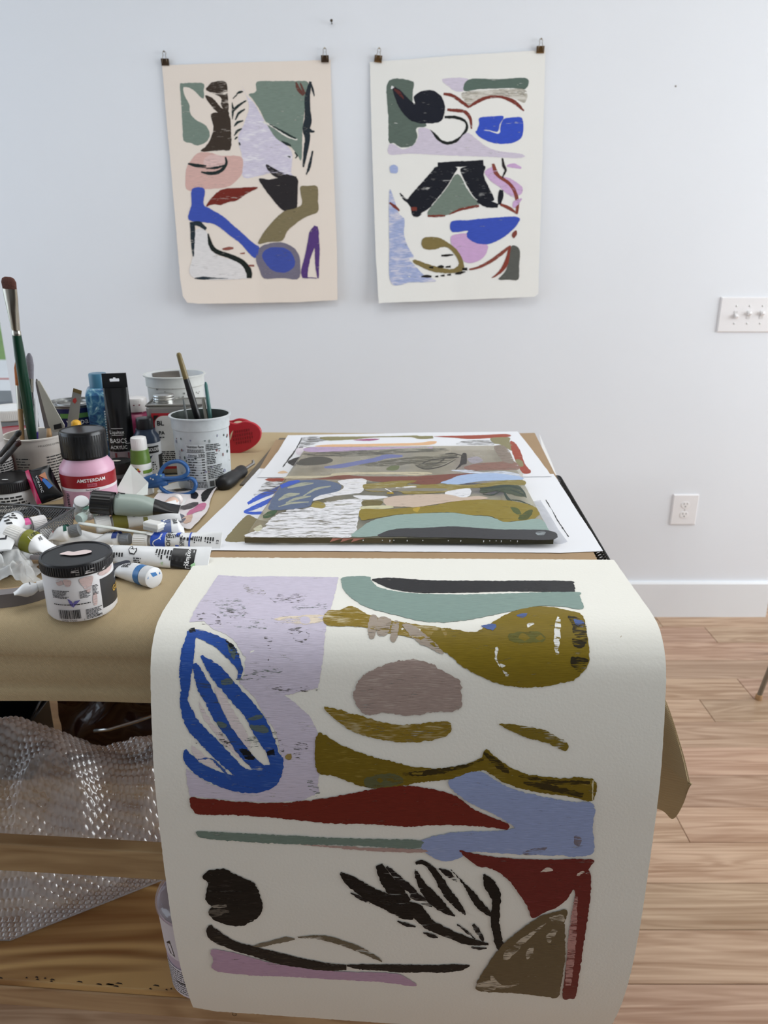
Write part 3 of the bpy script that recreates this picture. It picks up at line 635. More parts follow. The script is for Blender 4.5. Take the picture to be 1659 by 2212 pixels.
P(e((225, 890), (270, 895), (330, 930), (420, 895), (455, 830), (460, 765), (540, 770), (600, 850), (680, 895), (760, 875), (840, 800), (920, 850), (1000, 910), (1100, 945), (1285, 970), (1275, 1000), (1000, 990), (700, 980), (400, 965), (225, 970)), paint('#d5ccdb', .05, 0))
P(e((945, 680), (1050, 668), (1135, 670), (1105, 730), (1085, 790), (1000, 775), (925, 790), (940, 730)), paint('#3a55c4', .1, 10)); P(e((1140, 690), (1220, 675), (1285, 690), (1285, 820), (1220, 875), (1110, 888), (990, 860), (915, 805), (925, 780), (1010, 785), (1100, 805), (1110, 740)), paint('#3a55c4', .06, 20))
K(e((610, 1055, 36), (720, 1050, 44), (860, 1045, 44), (975, 1040, 50)), paint('#1a1c25', .08, 0))
P(e((605, 1070), (760, 1075), (740, 1130), (680, 1230), (600, 1330), (520, 1410), (430, 1420), (370, 1350), (400, 1290), (480, 1200), (560, 1110)), paint('#1a1c25', .2, -45)); K(e((310, 1280, 8), (340, 1320, 20), (400, 1370, 26), (430, 1450, 40), (480, 1440, 20)), paint('#1a1c25', .3, -45)); K(e((400, 1405, 30), (445, 1405, 26)), paint(RD, .1, 0)); K(e((425, 1450, 30), (500, 1410, 30), (560, 1380, 10)), paint('#1a1c25', .2, -30))
P(e((755, 1130), (800, 1160), (840, 1240), (890, 1310), (940, 1365), (800, 1400), (700, 1450), (560, 1465), (530, 1430), (600, 1340), (680, 1240)), paint('#77857a', .08, 30)); K(e((530, 1462, 14), (600, 1462, 20), (670, 1460, 10)), paint(RD, .15, 0)); K(e((700, 1450, 8), (800, 1408, 20), (940, 1380, 20)), paint(RD, .2, 15))
P(e((800, 1080), (980, 1060), (975, 1130), (1010, 1220), (1055, 1310), (1050, 1340), (960, 1345), (900, 1310), (850, 1230), (815, 1160)), paint('#1a1c25', .22, 65)); K(e((930, 1330, 50), (1010, 1365, 60), (1090, 1380, 30)), paint('#1a1c25', .08, 10)); K(e((1100, 1370, 20), (1110, 1310, 44), (1118, 1255, 30)), paint('#1a1c25', .08, 80))
P(e((985, 1110), (1060, 1070), (1090, 1140), (1180, 1160), (1280, 1230), (1270, 1290), (1200, 1310), (1100, 1230), (1030, 1180)), paint('#d3b3d8', .25, 30)); K(e((1160, 1065, 14), (1210, 1060, 36), (1275, 1080, 14)), paint('#d0add6', .1, 0)); K(e((1050, 1045, 20), (1070, 1110, 34), (1100, 1150, 26), (1170, 1195, 26), (1220, 1260, 28), (1245, 1350, 28), (1240, 1440, 20)), paint('#8a463a', .25, 60)); K(e((1245, 1445, 12), (1180, 1400, 26), (1110, 1370, 20)), paint('#8a463a', .2, 30)); K(e((1125, 1000, 10), (1135, 1060, 24), (1150, 1100, 18), (1125, 1155, 12)), paint('#2a2526', .15, 70)); P(e((1210, 1350), (1280, 1320), (1260, 1360), (1215, 1400)), paint('#d0add6', .3, 30))
P(e((230, 1070), (260, 1055), (290, 1070), (285, 1120), (235, 1115)), paint('#a9b6de', .15, 0))
P(e((225, 1270), (260, 1320), (300, 1440), (345, 1490), (340, 1600), (370, 1700), (420, 1790), (380, 1800), (440, 1870), (500, 1930), (595, 1980), (400, 1990), (240, 1995), (225, 1700)), paint('#a5b2d9', .1, 75, h2='#dcd9e4', mix2=.45)); K(e((225, 1355, 14), (265, 1385, 24), (305, 1420, 12)), paint(RD, .1, 40))
P(e((722, 1505), (860, 1495), (1000, 1480), (1245, 1470), (1235, 1540), (1150, 1620), (1060, 1670), (985, 1690), (900, 1670), (830, 1620), (850, 1580), (725, 1588)), paint('#3f56bb', .04, 10)); P(e((722, 1620), (830, 1600), (850, 1640), (920, 1680), (1005, 1695), (990, 1770), (920, 1825), (830, 1830), (770, 1750), (722, 1690)), paint('#d2acd5', .06, 10))
P(e((480, 1690), (495, 1640), (550, 1628), (620, 1635), (700, 1680), (770, 1740), (812, 1820), (815, 1890), (740, 1915), (640, 1915), (540, 1895), (420, 1835), (425, 1808), (520, 1840), (620, 1870), (720, 1885), (775, 1850), (760, 1790), (700, 1720), (640, 1710), (590, 1728), (510, 1725)), paint('#857548', .03, 20))
for a in [((640, 1778, 14), (690, 1775, 18), (735, 1770, 6)), ((540, 1870, 10), (575, 1872, 22)), ((610, 1868, 14), (640, 1865, 26), (660, 1868, 10)), ((672, 1868, 10), (712, 1865, 18)), ((805, 1885, 20), (845, 1885, 22)), ((480, 1945, 8), (520, 1942, 22), (560, 1945, 14)), ((590, 1945, 10), (615, 1942, 16)), ((632, 1938, 8), (665, 1935, 16)), ((685, 1932, 8), (715, 1928, 16)), ((750, 1922, 10), (790, 1915, 22), (830, 1905, 8))]: K(e(*a), paint('#1d1a16', .1, 0))
K(e((860, 1890, 12), (950, 1865, 22), (1050, 1810, 26), (1130, 1750, 26), (1190, 1700, 14)), paint('#8a4a3e', .22, 30)); K(e((1190, 1710, 30), (1170, 1800, 36), (1130, 1880, 30), (1080, 1930, 16), (1040, 1955, 6)), paint('#8a4034', .15, 70)); P(e((1200, 1700), (1262, 1730), (1258, 1850), (1250, 1965), (1170, 1968), (1095, 1965), (1150, 1900), (1180, 1800)), paint('#5e5f5a', .04, 70)); P(e((1205, 1600), (1235, 1575), (1240, 1610), (1215, 1640), (1200, 1625)), paint('#84453b', .25, 60))
# binder clips
def clip_mesh():
    w2 = .0125; b1 = MB()
    pr = [(-.007, .009), (.003, .009), (.0005, -.010), (-.0022, -.010)]
    vs = [V((x, y, z)) for x in (-w2, w2) for y, z in pr]
    b1.add(vs, [(0, 1, 2, 3), (7, 6, 5, 4), (0, 4, 5, 1), (1, 5, 6, 2), (2, 6, 7, 3), (3, 7, 4, 0)])
    b1.wire([(-w2, -.0022, -.010), (w2, -.0022, -.010)], .0012, 6)
    b2 = MB(); b2.wire([(-.008, -.006, -.006), (-.0065, -.0085, .008), (-.004, -.006, .018), (-.0055, -.004, .024), (-.004, -.003, .029), (0, -.003, .031), (.004, -.003, .029), (.0055, -.004, .024), (.004, -.006, .018), (.0065, -.0085, .008), (.008, -.006, -.006)], .0009, 6)
    b3 = MB(); b3.rod((0, .004, .028), (0, -.010, .029), [(0, .0009), (.85, .0009), (.86, .003), (1, .0025)], 8)
    return b1, b2, b3
cm = clip_mesh(); first = None
for (px, py), where, mt, rz in [((357, 134), 'gripping the upper left corner of the peach sheet', clipd, 0), ((702, 127), 'gripping the upper right corner of the peach sheet', clipd, 0), ((817, 127), 'gripping the upper left corner of the white sheet', clipm, .12), ((1167, 107), 'gripping the upper right corner of the white sheet', clipm, 0)]:
    p = on_y(px, py, YW - .008); t = thing('binder_clip', 'small bronze binder clip ' + where, 'binder clip', p, 'binder clips holding the wall sheets'); t.rotation_euler = (0, rz, 0)
    if first is None:
        first = [cm[0].build('clip_body', mt, t), cm[1].build('wire_handle', wirem, t, smooth=True), cm[2].build('pin', wirem, t)]
    else:
        for o in first:
            c = o.copy(); COL.objects.link(c); c.parent = t
            if o.name.startswith('clip_body'): c.data = o.data.copy(); c.data.materials.clear(); c.data.materials.append(mt)
PF[0] = 1.0
# ================================================================ the big sheet hanging over the front of the bench
SA = math.radians(-1.1); ex = V((math.cos(SA), math.sin(SA), 0)); ey = V((-math.sin(SA), math.cos(SA), 0)); SO = V((.011, 0, 0))
pr = [(.925, .3815), (.86, .382), (.80, .382), (.772, .382), (.752, .3835), (.735, .3885), (.720, .399), (.708, .415), (.699, .442), (.687, .497), (.679, .554), (.677, .617), (.677, .684), (.679, .754), (.688, .839), (.702, .905), (.718, .957), (.732, .995)]
prof3 = [V((p.x, HC - p.y)) for p in cat_open([V(p) for p in pr], .008)]
arc = [0]
for a, c in zip(prof3, prof3[1:]): arc.append(arc[-1] + (c - a).length)
def fs_at(u, v):
    v = max(0, min(arc[-1] - 1e-6, v)); lo = 0
    while lo < len(arc) - 2 and arc[lo + 1] < v: lo += 1
    t = (v - arc[lo]) / (arc[lo + 1] - arc[lo]); q = prof3[lo].lerp(prof3[lo + 1], t)
    def tang(i): 
        d = prof3[min(i + 1, len(prof3) - 1)] - prof3[max(i - 1, 0)]; return d.normalized()
    d = tang(lo).lerp(tang(lo + 1), t).normalized()
    n = ey * (d.y) + V((0, 0, -d.x)); n.normalize()     # outward: up on the flat, to the viewer on the drop
    wob = .0035 * math.sin(v * 9 + u * 7) * max(0, (v - .25)) * 1.5
    return SO + ex * u + ey * q.x + V((0, 0, q.y)) + n * wob, n
def fs_inv(px, py):
    d = ray(px, py); o = V((0, 0, HC)) - SO; oq = V((o.dot(ey), o.z)); dq = V((d.dot(ey), d.z))
    best = None
    for i in range(len(prof3) - 1):
        a, c = prof3[i], prof3[i + 1]; s_ = c - a
        den = dq.x * s_.y - dq.y * s_.x
        if abs(den) < 1e-12: continue
        r = a - oq; t = (r.x * s_.y - r.y * s_.x) / den; k = (r.x * dq.y - r.y * dq.x) / den
        if t > 0 and -1e-6 <= k <= 1 + 1e-6 and (best is None or t < best[0]): best = (t, arc[i] + k * (arc[i + 1] - arc[i]))
    if best is None: best = ((prof3[-1].y - HC) / d.z, arc[-1])
    p = V((0, 0, HC)) + d * best[0] - SO
    return (p.dot(ex), best[1])
root = thing('large_painting', 'large cream deckle-edged sheet with bold painted shapes hanging over the bench front', 'painting', V((0, .70, .46)))
ROWS = [k * .012 for k in range(1, 10)] + [.12 + k * .0035 for k in range(40)] + [.26 + k * .0045 for k in range(136)]
def rows(): return ROWS
S = Sheet(root, fs_inv, fs_at, inner=rows); S.base = .00025; S.step = .000008
hw = .2795; L = arc[-1]; out = []; rn = random.Random(2)
def edge(a, c, n): return [V(a).lerp(V(c), k / n) for k in range(n)]
out = edge((-hw, .002), (hw, .0), 150) + edge((hw, 0), (hw, L - .004), 160) + edge((hw, L - .004), (0, L - .020), 80) + edge((0, L - .02), (-hw * .9, L - .040), 80) + edge((-hw * .9, L - .040), (-hw, L - .052), 10) + edge((-hw, L - .052), (-hw, .002), 160)
def dk_amp(p): return .0016 if (p.y < .004 or p.y > L - .06) else .0005
out = [p + V((noise.noise(V((p.x * 300, p.y * 300, 1))), noise.noise(V((p.x * 260, p.y * 260, 8))))) * dk_amp(p) for p in out]
vv, ff = fill2d(out, rows); vs = [fs_at(q[0], q[1])[0] - V(root.location) for q in vv]
po = mesh_obj('paper', vs, ff, pm('#f1efe6', .7, .008, 8, bump=.10, bscale=300), root, smooth=True)
if po.data.polygons[0].normal.z < 0: po.data.flip_normals()
thicken(po, .0007)
P, K = S.patch, S.stroke
a = crop(260, 1190, 600 / 1659); bb = crop(800, 1190, 700 / 1659); c = crop(300, 1700, 600 / 1659); d = crop(850, 1700, 650 / 1659); f = crop(0, 0, 1)
LAV = paint('#d3cbdc', .055, 20, h2='#c5bccd', mix2=.15); BL = paint('#2c54a8', .05, 55, h2='#4d6db0', mix2=.2); BLd = paint('#2c54a8', .2, 50, h2='#3a4658', mix2=.25)
TEAL = '#869c94'; OL = '#7f6b17'; BRK = '#74261c'; SKY = '#98a7d0'; K0 = '#0e0c0c'
P(a((585, 145), (750, 155), (900, 152), (1100, 155), (1305, 158), (1290, 220), (1262, 330), (1232, 420), (1225, 480), (1215, 600), (1205, 690), (1190, 770), (1180, 820), (1100, 835), (985, 865), (1060, 920), (1130, 985), (1170, 1060), (1180, 1100), (1172, 1250), (1190, 1300), (1180, 1400), (1190, 1440), (1080, 1490), (900, 1500), (700, 1490), (500, 1470), (415, 1460), (400, 1380), (390, 1290), (440, 1330), (560, 1400), (740, 1440), (900, 1410), (965, 1340), (965, 1230), (930, 1080), (870, 1000), (800, 870), (710, 790), (740, 740), (748, 640), (700, 560), (640, 500), (560, 470), (500, 420), (410, 425), (440, 360), (500, 270)), LAV, 'lavender_paint', smooth=False, rag=.0012)
for q in [((560, 810), (620, 860), (690, 980), (740, 1060), (780, 1180), (720, 1140), (660, 1040), (600, 920)), ((470, 900), (540, 1010), (640, 1130), (720, 1240), (650, 1180), (560, 1080), (490, 980)), ((430, 1160), (520, 1230), (600, 1290), (540, 1290), (450, 1230))]: P(a(*q), paint('#e3d8d9', .12, 50), 'pale_wash')
P(a((740, 200), (860, 240), (850, 270), (760, 250)), paint('#8f8a80', .82, 10, fine=2), 'scuff_mark')
for i, q in enumerate([((560, 300), (720, 290), (740, 380), (620, 390)), ((900, 270), (1100, 260), (1090, 300), (930, 310)), ((640, 350), (780, 360), (740, 400), (660, 400)), ((680, 420), (860, 430), (850, 470), (700, 460)), ((900, 400), (1010, 390), (1020, 430), (930, 430)), ((1000, 460), (1120, 470), (1110, 560), (1020, 520)), ((700, 760), (930, 680), (950, 740), (760, 790)), ((900, 820), (1170, 810), (1170, 838), (960, 835)), ((870, 500), (900, 500), (895, 640), (878, 640)), ((1110, 1370), (1170, 1390), (1190, 1480), (1140, 1440)), ((1050, 1150), (1120, 1150), (1110, 1220), (1040, 1240)), ((460, 370), (560, 380), (600, 440), (470, 430)), ((1040, 330), (1240, 320), (1235, 345), (1050, 350)), ((590, 1090), (660, 1110), (650, 1180), (600, 1160)), ((430, 1130), (480, 1140), (480, 1160), (435, 1155)), ((740, 1090), (830, 1100), (830, 1190), (760, 1180)), ((900, 1080), (950, 1100), (985, 1200), (940, 1180))]):
    P(a(*q), paint('#5a5654' if i % 3 else '#77807a', .86, 15 + i * 7, fine=2.2), 'scuff_mark', rag=.003, freq=140)
P(a((1240, 380), (1235, 415), (1100, 440), (950, 425), (940, 400)), paint('#e9d9c4', .5, 0), 'scuff_mark'); P(a((985, 1225), (1020, 1210), (1020, 1240), (995, 1245)), paint('#a08a50', .4, 30), 'scuff_mark')
K(a((430, 480, 50), (405, 600, 75), (392, 720, 70), (388, 850, 45), (395, 905, 10)), BL); K(a((378, 560, 8), (364, 650, 16), (356, 760, 8)), paint('#2c54a8', .35, 85))
K(a((400, 500, 40), (450, 492, 46), (520, 515, 60), (600, 555, 70), (660, 610, 74), (700, 670, 48), (715, 720, 30), (705, 765, 14)), BLd)
K(a((485, 625, 14), (560, 710, 78), (620, 780, 90), (700, 870, 90), (780, 960, 95), (830, 1040, 104), (870, 1120, 92), (910, 1200, 70), (935, 1270, 80), (935, 1330, 60)), BL)
K(a((440, 670, 30), (490, 790, 75), (540, 890, 76), (590, 990, 74), (650, 1080, 58), (720, 1180, 66), (790, 1260, 60), (850, 1310, 70), (900, 1310, 70)), BLd)
K(a((365, 840, 14), (390, 930, 60), (430, 1030, 80), (500, 1110, 88), (580, 1190, 88), (660, 1270, 78), (720, 1320, 70), (800, 1350, 80), (880, 1345, 100), (930, 1300, 80), (950, 1230, 40)), BL)
K(a((388, 1185, 14), (410, 1240, 62), (470, 1300, 72), (570, 1350, 82), (680, 1385, 92), (800, 1398, 88), (890, 1375, 84), (940, 1320, 60)), BL)
K(a((465, 1242, 7), (540, 1240, 8), (600, 1290, 12), (650, 1350, 16), (665, 1370, 6)), paint('#3f5fa6', .1, 30))
for q in [((600, 770), (660, 765), (670, 790), (610, 800)), ((760, 1000), (840, 975), (850, 995), (790, 1010)), ((780, 1040), (870, 1045), (880, 1085), (800, 1075)), ((580, 1020), (635, 1030), (630, 1055), (590, 1045)), ((640, 560), (690, 600), (680, 650), (650, 610))]: P(a(*q), paint('#5b6a6a', .25, 10), 'scuff_mark')
for q in [((720, 1180, 20), (760, 1215, 50), (800, 1240, 16)), ((880, 1210, 20), (920, 1200, 40)), ((410, 480, 20), (450, 470, 30)), ((630, 530, 6), (680, 590, 30), (710, 620, 8))]: K(a(*q), paint('#16191f', .4, 40), 'dark_stroke')
P(f((737, 1256), (745, 1247), (795, 1246), (803, 1256), (818, 1269), (850, 1277), (890, 1282), (985, 1285), (1085, 1283), (1240, 1279), (1252, 1290), (1258, 1316), (1215, 1311), (1165, 1310), (1115, 1319), (1060, 1330), (1010, 1340), (950, 1345), (900, 1340), (850, 1328), (800, 1315), (770, 1300), (745, 1278)), paint(TEAL, .0, 5), 'grey_green_paint')
P(bb((12, 146), (120, 140), (300, 152), (600, 155), (1000, 155), (1040, 170), (1045, 200), (1020, 212), (750, 208), (480, 215), (250, 215), (120, 198), (50, 172)), paint('#2a2a2c', .05, 2), 'black_paint')
P(f((706, 1322), (735, 1318), (760, 1310), (800, 1330), (850, 1342), (900, 1349), (960, 1360), (960, 1385), (930, 1387), (880, 1376), (830, 1366), (780, 1355), (704, 1350)), paint('#8c7420', .2, 15, h2='#d8cdb0', mix2=.3), 'olive_paint')
P(f((955, 1358), (1020, 1366), (1048, 1354), (1100, 1325), (1150, 1312), (1190, 1312), (1230, 1320), (1258, 1330), (1268, 1370), (1273, 1420), (1268, 1440), (1240, 1468), (1200, 1478), (1145, 1485), (1090, 1480), (1040, 1462), (1000, 1440), (965, 1412), (925, 1385)), paint(OL, .035, 10), 'olive_paint')
for q in [((800, 1332), (815, 1335), (808, 1378), (795, 1372)), ((818, 1335), (845, 1340), (835, 1372), (815, 1370)), ((850, 1344), (862, 1346), (855, 1385), (843, 1380)), ((870, 1350), (900, 1356), (950, 1400), (955, 1412), (900, 1385))]: P(f(*q), paint('#a89a8c', .3, 70), 'pale_stroke')
for q in [((1202, 1335), (1210, 1340), (1208, 1392), (1200, 1405), (1196, 1370)), ((1200, 1405), (1206, 1408), (1204, 1420), (1200, 1418)), ((1070, 1400), (1076, 1398), (1074, 1425), (1080, 1440), (1070, 1425)), ((1080, 1434), (1092, 1438), (1084, 1444)), ((1086, 1448), (1100, 1456), (1092, 1460)), ((1140, 1346), (1155, 1348), (1140, 1356))]: P(f(*q), paint('#f1efe6', .45, 75), 'bare_spot')
for q in [((1225, 1330), (1262, 1345), (1266, 1390), (1240, 1372), (1235, 1350)), ((1236, 1378), (1262, 1386), (1258, 1400), (1240, 1396)), ((1235, 1420), (1270, 1425), (1255, 1450), (1236, 1440))]: P(f(*q), paint('#2d2614', .55, 50), 'dark_scuff')
P(f((1040, 1352), (1070, 1348), (1066, 1362), (1046, 1356)), paint('#51669c', .35, 10), 'blue_fleck'); P(f((1115, 1330), (1140, 1326), (1130, 1336)), paint('#51669c', .45, 20), 'blue_fleck'); P(f((1240, 1338), (1262, 1345), (1258, 1356), (1245, 1350)), paint('#51669c', .5, 20), 'blue_fleck')
P(f((1100, 1370), (1160, 1365), (1175, 1385), (1110, 1388)), paint('#656228', .35, 0), 'green_scuff')
P(f((766, 1490), (785, 1458), (830, 1437), (880, 1425), (920, 1430), (960, 1450), (992, 1470), (997, 1495), (990, 1532), (935, 1538), (880, 1546), (830, 1538), (790, 1543), (775, 1530), (763, 1505)), paint('#a5928a', .13, 25, h2='#b8a89f', mix2=.25), 'taupe_paint', rag=.0016)
P(f((700, 1528), (760, 1540), (830, 1560), (880, 1565), (960, 1557), (975, 1570), (958, 1592), (880, 1603), (800, 1592), (750, 1572)), paint('#8a7224', .25, 8, h2='#b6a781', mix2=.3), 'olive_paint')
P(f((1078, 1564), (1120, 1566), (1170, 1575), (1200, 1590), (1225, 1604), (1222, 1622), (1180, 1604), (1130, 1590)), paint('#7d6a22', .32, 22), 'olive_paint')
P(f((688, 1585), (740, 1610), (800, 1632), (850, 1645), (900, 1656), (960, 1660), (1010, 1650), (1040, 1634), (1050, 1618), (1072, 1635), (1100, 1655), (1140, 1672), (1200, 1680), (1282, 1684), (1280, 1729), (1240, 1722), (1190, 1715), (1130, 1705), (1090, 1690), (1060, 1672), (1040, 1664), (990, 1680), (900, 1691), (850, 1700), (800, 1702), (760, 1690), (720, 1675), (684, 1662)), paint('#776318', .06, 15, h2='#94803a', mix2=.22), 'olive_paint')
for q in [((870, 1672, 5), (930, 1668, 12), (1000, 1655, 8), (1045, 1640, 4)), ((1045, 1625, 4), (1075, 1650, 16), (1100, 1670, 6)), ((1130, 1690, 6), (1180, 1700, 14), (1260, 1718, 10)), ((1120, 1675, 4), (1200, 1690, 10), (1275, 1690, 6))]: K(f(*q), paint('#3a2f12', .5, 15), 'dark_streak')
K(f((1281, 1686, 3), (1280, 1728, 3)), paint('#cfc7a8', .2, 80), 'bare_spot'); P(f((790, 1680), (850, 1670), (870, 1690), (800, 1702)), paint('#5f6040', .35, 0), 'green_scuff')
P(f((412, 1722), (450, 1724), (520, 1730), (600, 1733), (690, 1725), (760, 1712), (830, 1700), (880, 1697), (940, 1705), (985, 1720), (1020, 1745), (1060, 1765), (1098, 1780), (1095, 1791), (1040, 1786), (960, 1782), (880, 1785), (800, 1780), (720, 1778), (640, 1770), (560, 1762), (480, 1758), (430, 1757), (415, 1745)), paint(BRK, .03, 3), 'brick_red_paint', rag=.0012)
P(f((968, 1688), (1000, 1673), (1030, 1666), (1050, 1672), (1090, 1696), (1150, 1716), (1230, 1731), (1282, 1738), (1280, 1790), (1278, 1845), (1200, 1848), (1100, 1845), (1020, 1841), (990, 1855), (960, 1861), (925, 1846), (905, 1822), (930, 1808), (990, 1797), (1060, 1796), (1105, 1791), (1110, 1785), (1070, 1761), (1020, 1737), (985, 1712)), paint(SKY, .02, 10, h2='#a9b5d6', mix2=.1), 'light_blue_paint')
P(f((1242, 1806), (1256, 1810), (1252, 1828), (1240, 1822)), paint('#7c7580', .4, 80), 'scuff_mark'); P(f((1130, 1840), (1180, 1830), (1170, 1842), (1140, 1848)), paint('#7c7580', .55, 10), 'scuff_mark')
P(f((640, 1822), (760, 1829), (890, 1834), (925, 1839), (880, 1842), (760, 1835)), paint('#b79a92', .25, 3), 'pink_wash')
P(f((424, 1797), (440, 1794), (520, 1798), (640, 1805), (760, 1811), (900, 1815), (912, 1825), (890, 1833), (760, 1826), (620, 1822), (520, 1816), (440, 1808)), paint('#77897f', .02, 3), 'grey_green_paint')
P(c((385, 540), (400, 505), (450, 488), (520, 488), (570, 515), (640, 548), (690, 575), (715, 630), (738, 700), (722, 765), (660, 815), (590, 832), (500, 815), (435, 780), (418, 735), (440, 715), (410, 690), (398, 640), (412, 570)), paint(K0, .06, 40, h2='#3a3632', mix2=.18), 'black_disc', rag=.0014)
P(c((430, 705), (520, 700), (525, 715), (450, 722)), paint('#8d867c', .5, 0), 'bare_spot'); P(c((418, 735), (500, 730), (540, 745), (440, 775)), paint('#5d574f', .45, 0), 'dry_streak')
P(c((432, 975), (520, 985), (640, 1015), (800, 1060), (1000, 1088), (1200, 1106), (1500, 1112), (1580, 1130), (1655, 1185), (1450, 1165), (1200, 1155), (900, 1140), (650, 1130), (450, 1100), (440, 1040)), paint('#bf9fba', .02, 3, h2='#c7a9bb', mix2=.15), 'lilac_paint')
P(c((670, 955), (780, 925), (880, 900), (930, 918), (800, 945), (720, 962)), paint('#7d7360', .14, 12), 'taupe_stroke')
K(c((950, 902, 6), (1080, 903, 26), (1220, 938, 32), (1340, 985, 30), (1420, 1025, 20), (1452, 1046, 6)), paint('#6f6551', .38, 25), 'taupe_stroke')
K(c((424, 825, 20), (445, 880, 74), (560, 948, 56), (680, 985, 60), (820, 1025, 66), (960, 1055, 58), (1120, 1080, 46), (1240, 1082, 30)), paint('#161312', .13, 20, h2='#4a4438', mix2=.2), 'black_stroke')
K(c((1240, 1070, 8), (1320, 1078, 30), (1450, 1080, 36), (1550, 1085, 46), (1660, 1085, 44), (1740, 1082, 40)) + d((250, 1000, 42), (360, 992, 34), (420, 982, 6)), paint('#141212', .1, 2), 'black_stroke')
SC = paint('#0f0d0d', .16, 35, h2='#2e2a2c', mix2=.15); SD = paint('#121014', .36, 40)
K(c((1205, 515, 14), (1260, 560, 66), (1380, 640, 84), (1500, 695, 100), (1600, 740, 110)) + d((130, 690, 80), (200, 760, 62), (320, 815, 46), (420, 852, 40), (522, 864, 10)), SC, 'black_stroke')
K(c((1435, 465, 40), (1470, 540, 74), (1530, 620, 90), (1600, 700, 70)), SC, 'black_stroke'); K(c((1480, 475, 14), (1560, 560, 40), (1650, 640, 40)) + d((100, 590, 48), (170, 635, 36), (215, 660, 10)), SD, 'black_stroke')
K(c((1265, 635, 6), (1320, 665, 22), (1380, 695, 6)), SD, 'dry_streak'); K(c((1545, 805, 5), (1600, 825, 18), (1650, 838, 6)), SD, 'dry_streak')
K(d((120, 425, 14), (150, 415, 22), (200, 440, 30), (245, 500, 40), (300, 590, 50), (355, 655, 38), (398, 704, 8)), SC, 'black_stroke')
K(d((118, 455, 8), (150, 530, 40), (210, 610, 66), (275, 670, 48), (340, 714, 8)), SC, 'black_stroke')
K(d((250, 452, 6), (300, 480, 32), (352, 524, 8)), SD, 'dry_streak'); K(d((315, 455, 5), (380, 525, 9), (430, 590, 34), (480, 655, 42), (530, 700, 26), (545, 712, 8)), SC, 'black_stroke')
K(d((500, 482, 14), (525, 530, 60), (558, 585, 66), (568, 640, 44), (560, 720, 46), (568, 800, 44), (585, 870, 46), (597, 905, 8)), paint(K0, .02, 80), 'black_stroke')
K(d((440, 758, 14), (470, 800, 26), (498, 856, 10)), SD, 'dry_streak'); K(d((350, 758, 6), (400, 795, 14), (450, 835, 6)), SD, 'dry_streak'); K(d((165, 805, 5), (205, 820, 22), (245, 830, 6)), SD, 'dry_streak'); K(d((430, 880, 6), (470, 888, 14), (512, 885, 5)), SD, 'dry_streak'); K(d((25, 742, 5), (70, 762, 16), (122, 772, 5)), SD, 'dry_streak')
P(d((360, 350), (450, 370), (600, 390), (800, 400), (1085, 398), (1090, 430), (1078, 455), (1088, 500), (1082, 620), (1065, 740), (1040, 900), (1022, 1020), (1000, 1140), (970, 1152), (930, 1147), (940, 1050), (958, 900), (978, 740), (1000, 590), (988, 565), (960, 610), (900, 662), (830, 690), (765, 722), (748, 680), (700, 600), (640, 520), (580, 470), (520, 447), (458, 432)), paint('#6d2420', .04, 70, h2='#7d3034', mix2=.12), 'brick_red_paint', rag=.0010)
for q in [((1010, 480), (1045, 460), (1075, 480), (1040, 475), (1012, 500)), ((805, 470), (850, 445), (880, 460), (840, 465))]: P(d(*q), paint('#d8c9bc', .5, 70), 'bare_spot')
K(d((1005, 600, 14), (990, 760, 40), (975, 920, 44), (960, 1080, 30)), paint('#b98b85', .48, 85), 'dry_streak')
P(d((955, 675), (945, 740), (945, 850), (940, 960), (922, 1080), (900, 1145), (820, 1138), (650, 1122), (480, 1115), (455, 1080), (500, 1000), (570, 900), (640, 830), (720, 770), (800, 715), (880, 688)), paint('#6a5b40', .03, 70), 'olive_brown_paint')
for q in [((860, 715), (930, 700), (940, 750), (880, 740)), ((680, 850), (800, 770), (840, 750), (760, 820), (690, 880)), ((730, 900), (770, 870), (765, 910), (735, 945)), ((610, 910), (680, 860), (700, 880), (620, 950)), ((540, 1030), (600, 1080), (700, 1070), (600, 1100), (540, 1080)), ((840, 820), (880, 780), (900, 790), (860, 850)), ((455, 1075), (540, 1060), (560, 1105), (480, 1108))]: P(d(*q), paint('#c4b9a6', .58, 35), 'bare_spot')
# ================================================================ kraft pad, sheets and gel plate on the bench
ZP = ZT + .005
kraft = pm('#a98d6c', .8, .05, 12, bump=.08, bscale=300)
q = [on_z(596, 950, ZP), on_z(1155, 935, ZP), on_z(1298, 1225, ZP), on_z(430, 1240, ZP)]
pad = thing('spiral_sketch_pad', 'large kraft-covered sketch pad with black wire binding under the sheets', 'sketch pad', V((0, 1.2, ZT)))
po_ = V(pad.location)
b = MB(po_); b.add([p - V((0, 0, .0045)) for p in q] + q, [(3, 2, 1, 0), (7, 6, 5, 4)] + [(k, (k + 1) % 4, 4 + (k + 1) % 4, 4 + k) for k in range(4)])
o = b.build('cover', kraft, pad); bpy.context.view_layer.update()
bm = bmesh.new(); bm.from_mesh(o.data); bmesh.ops.recalc_face_normals(bm, faces=bm.faces); bm.to_mesh(o.data); bm.free()
b = MB(po_); g = [on_z(p[0], p[1], ZP - .002) for p in ((1165, 937), (1192, 1000), (1204, 1030), (1175, 990))]; b.add(g, [(0, 3, 2, 1)]); b.build('page_edge', WHITE, pad, solid=.001)
A1, A2 = on_z(1190, 1024, ZP), on_z(1311, 1243, ZP); dr = (A2 - A1); Ln = dr.length; dr /= Ln; sd = V((-dr.y, dr.x, 0)); sd = sd if sd.x > 0 else -sd
coil = pm('#141414', .35, .1, metal=.4)
nl = 54
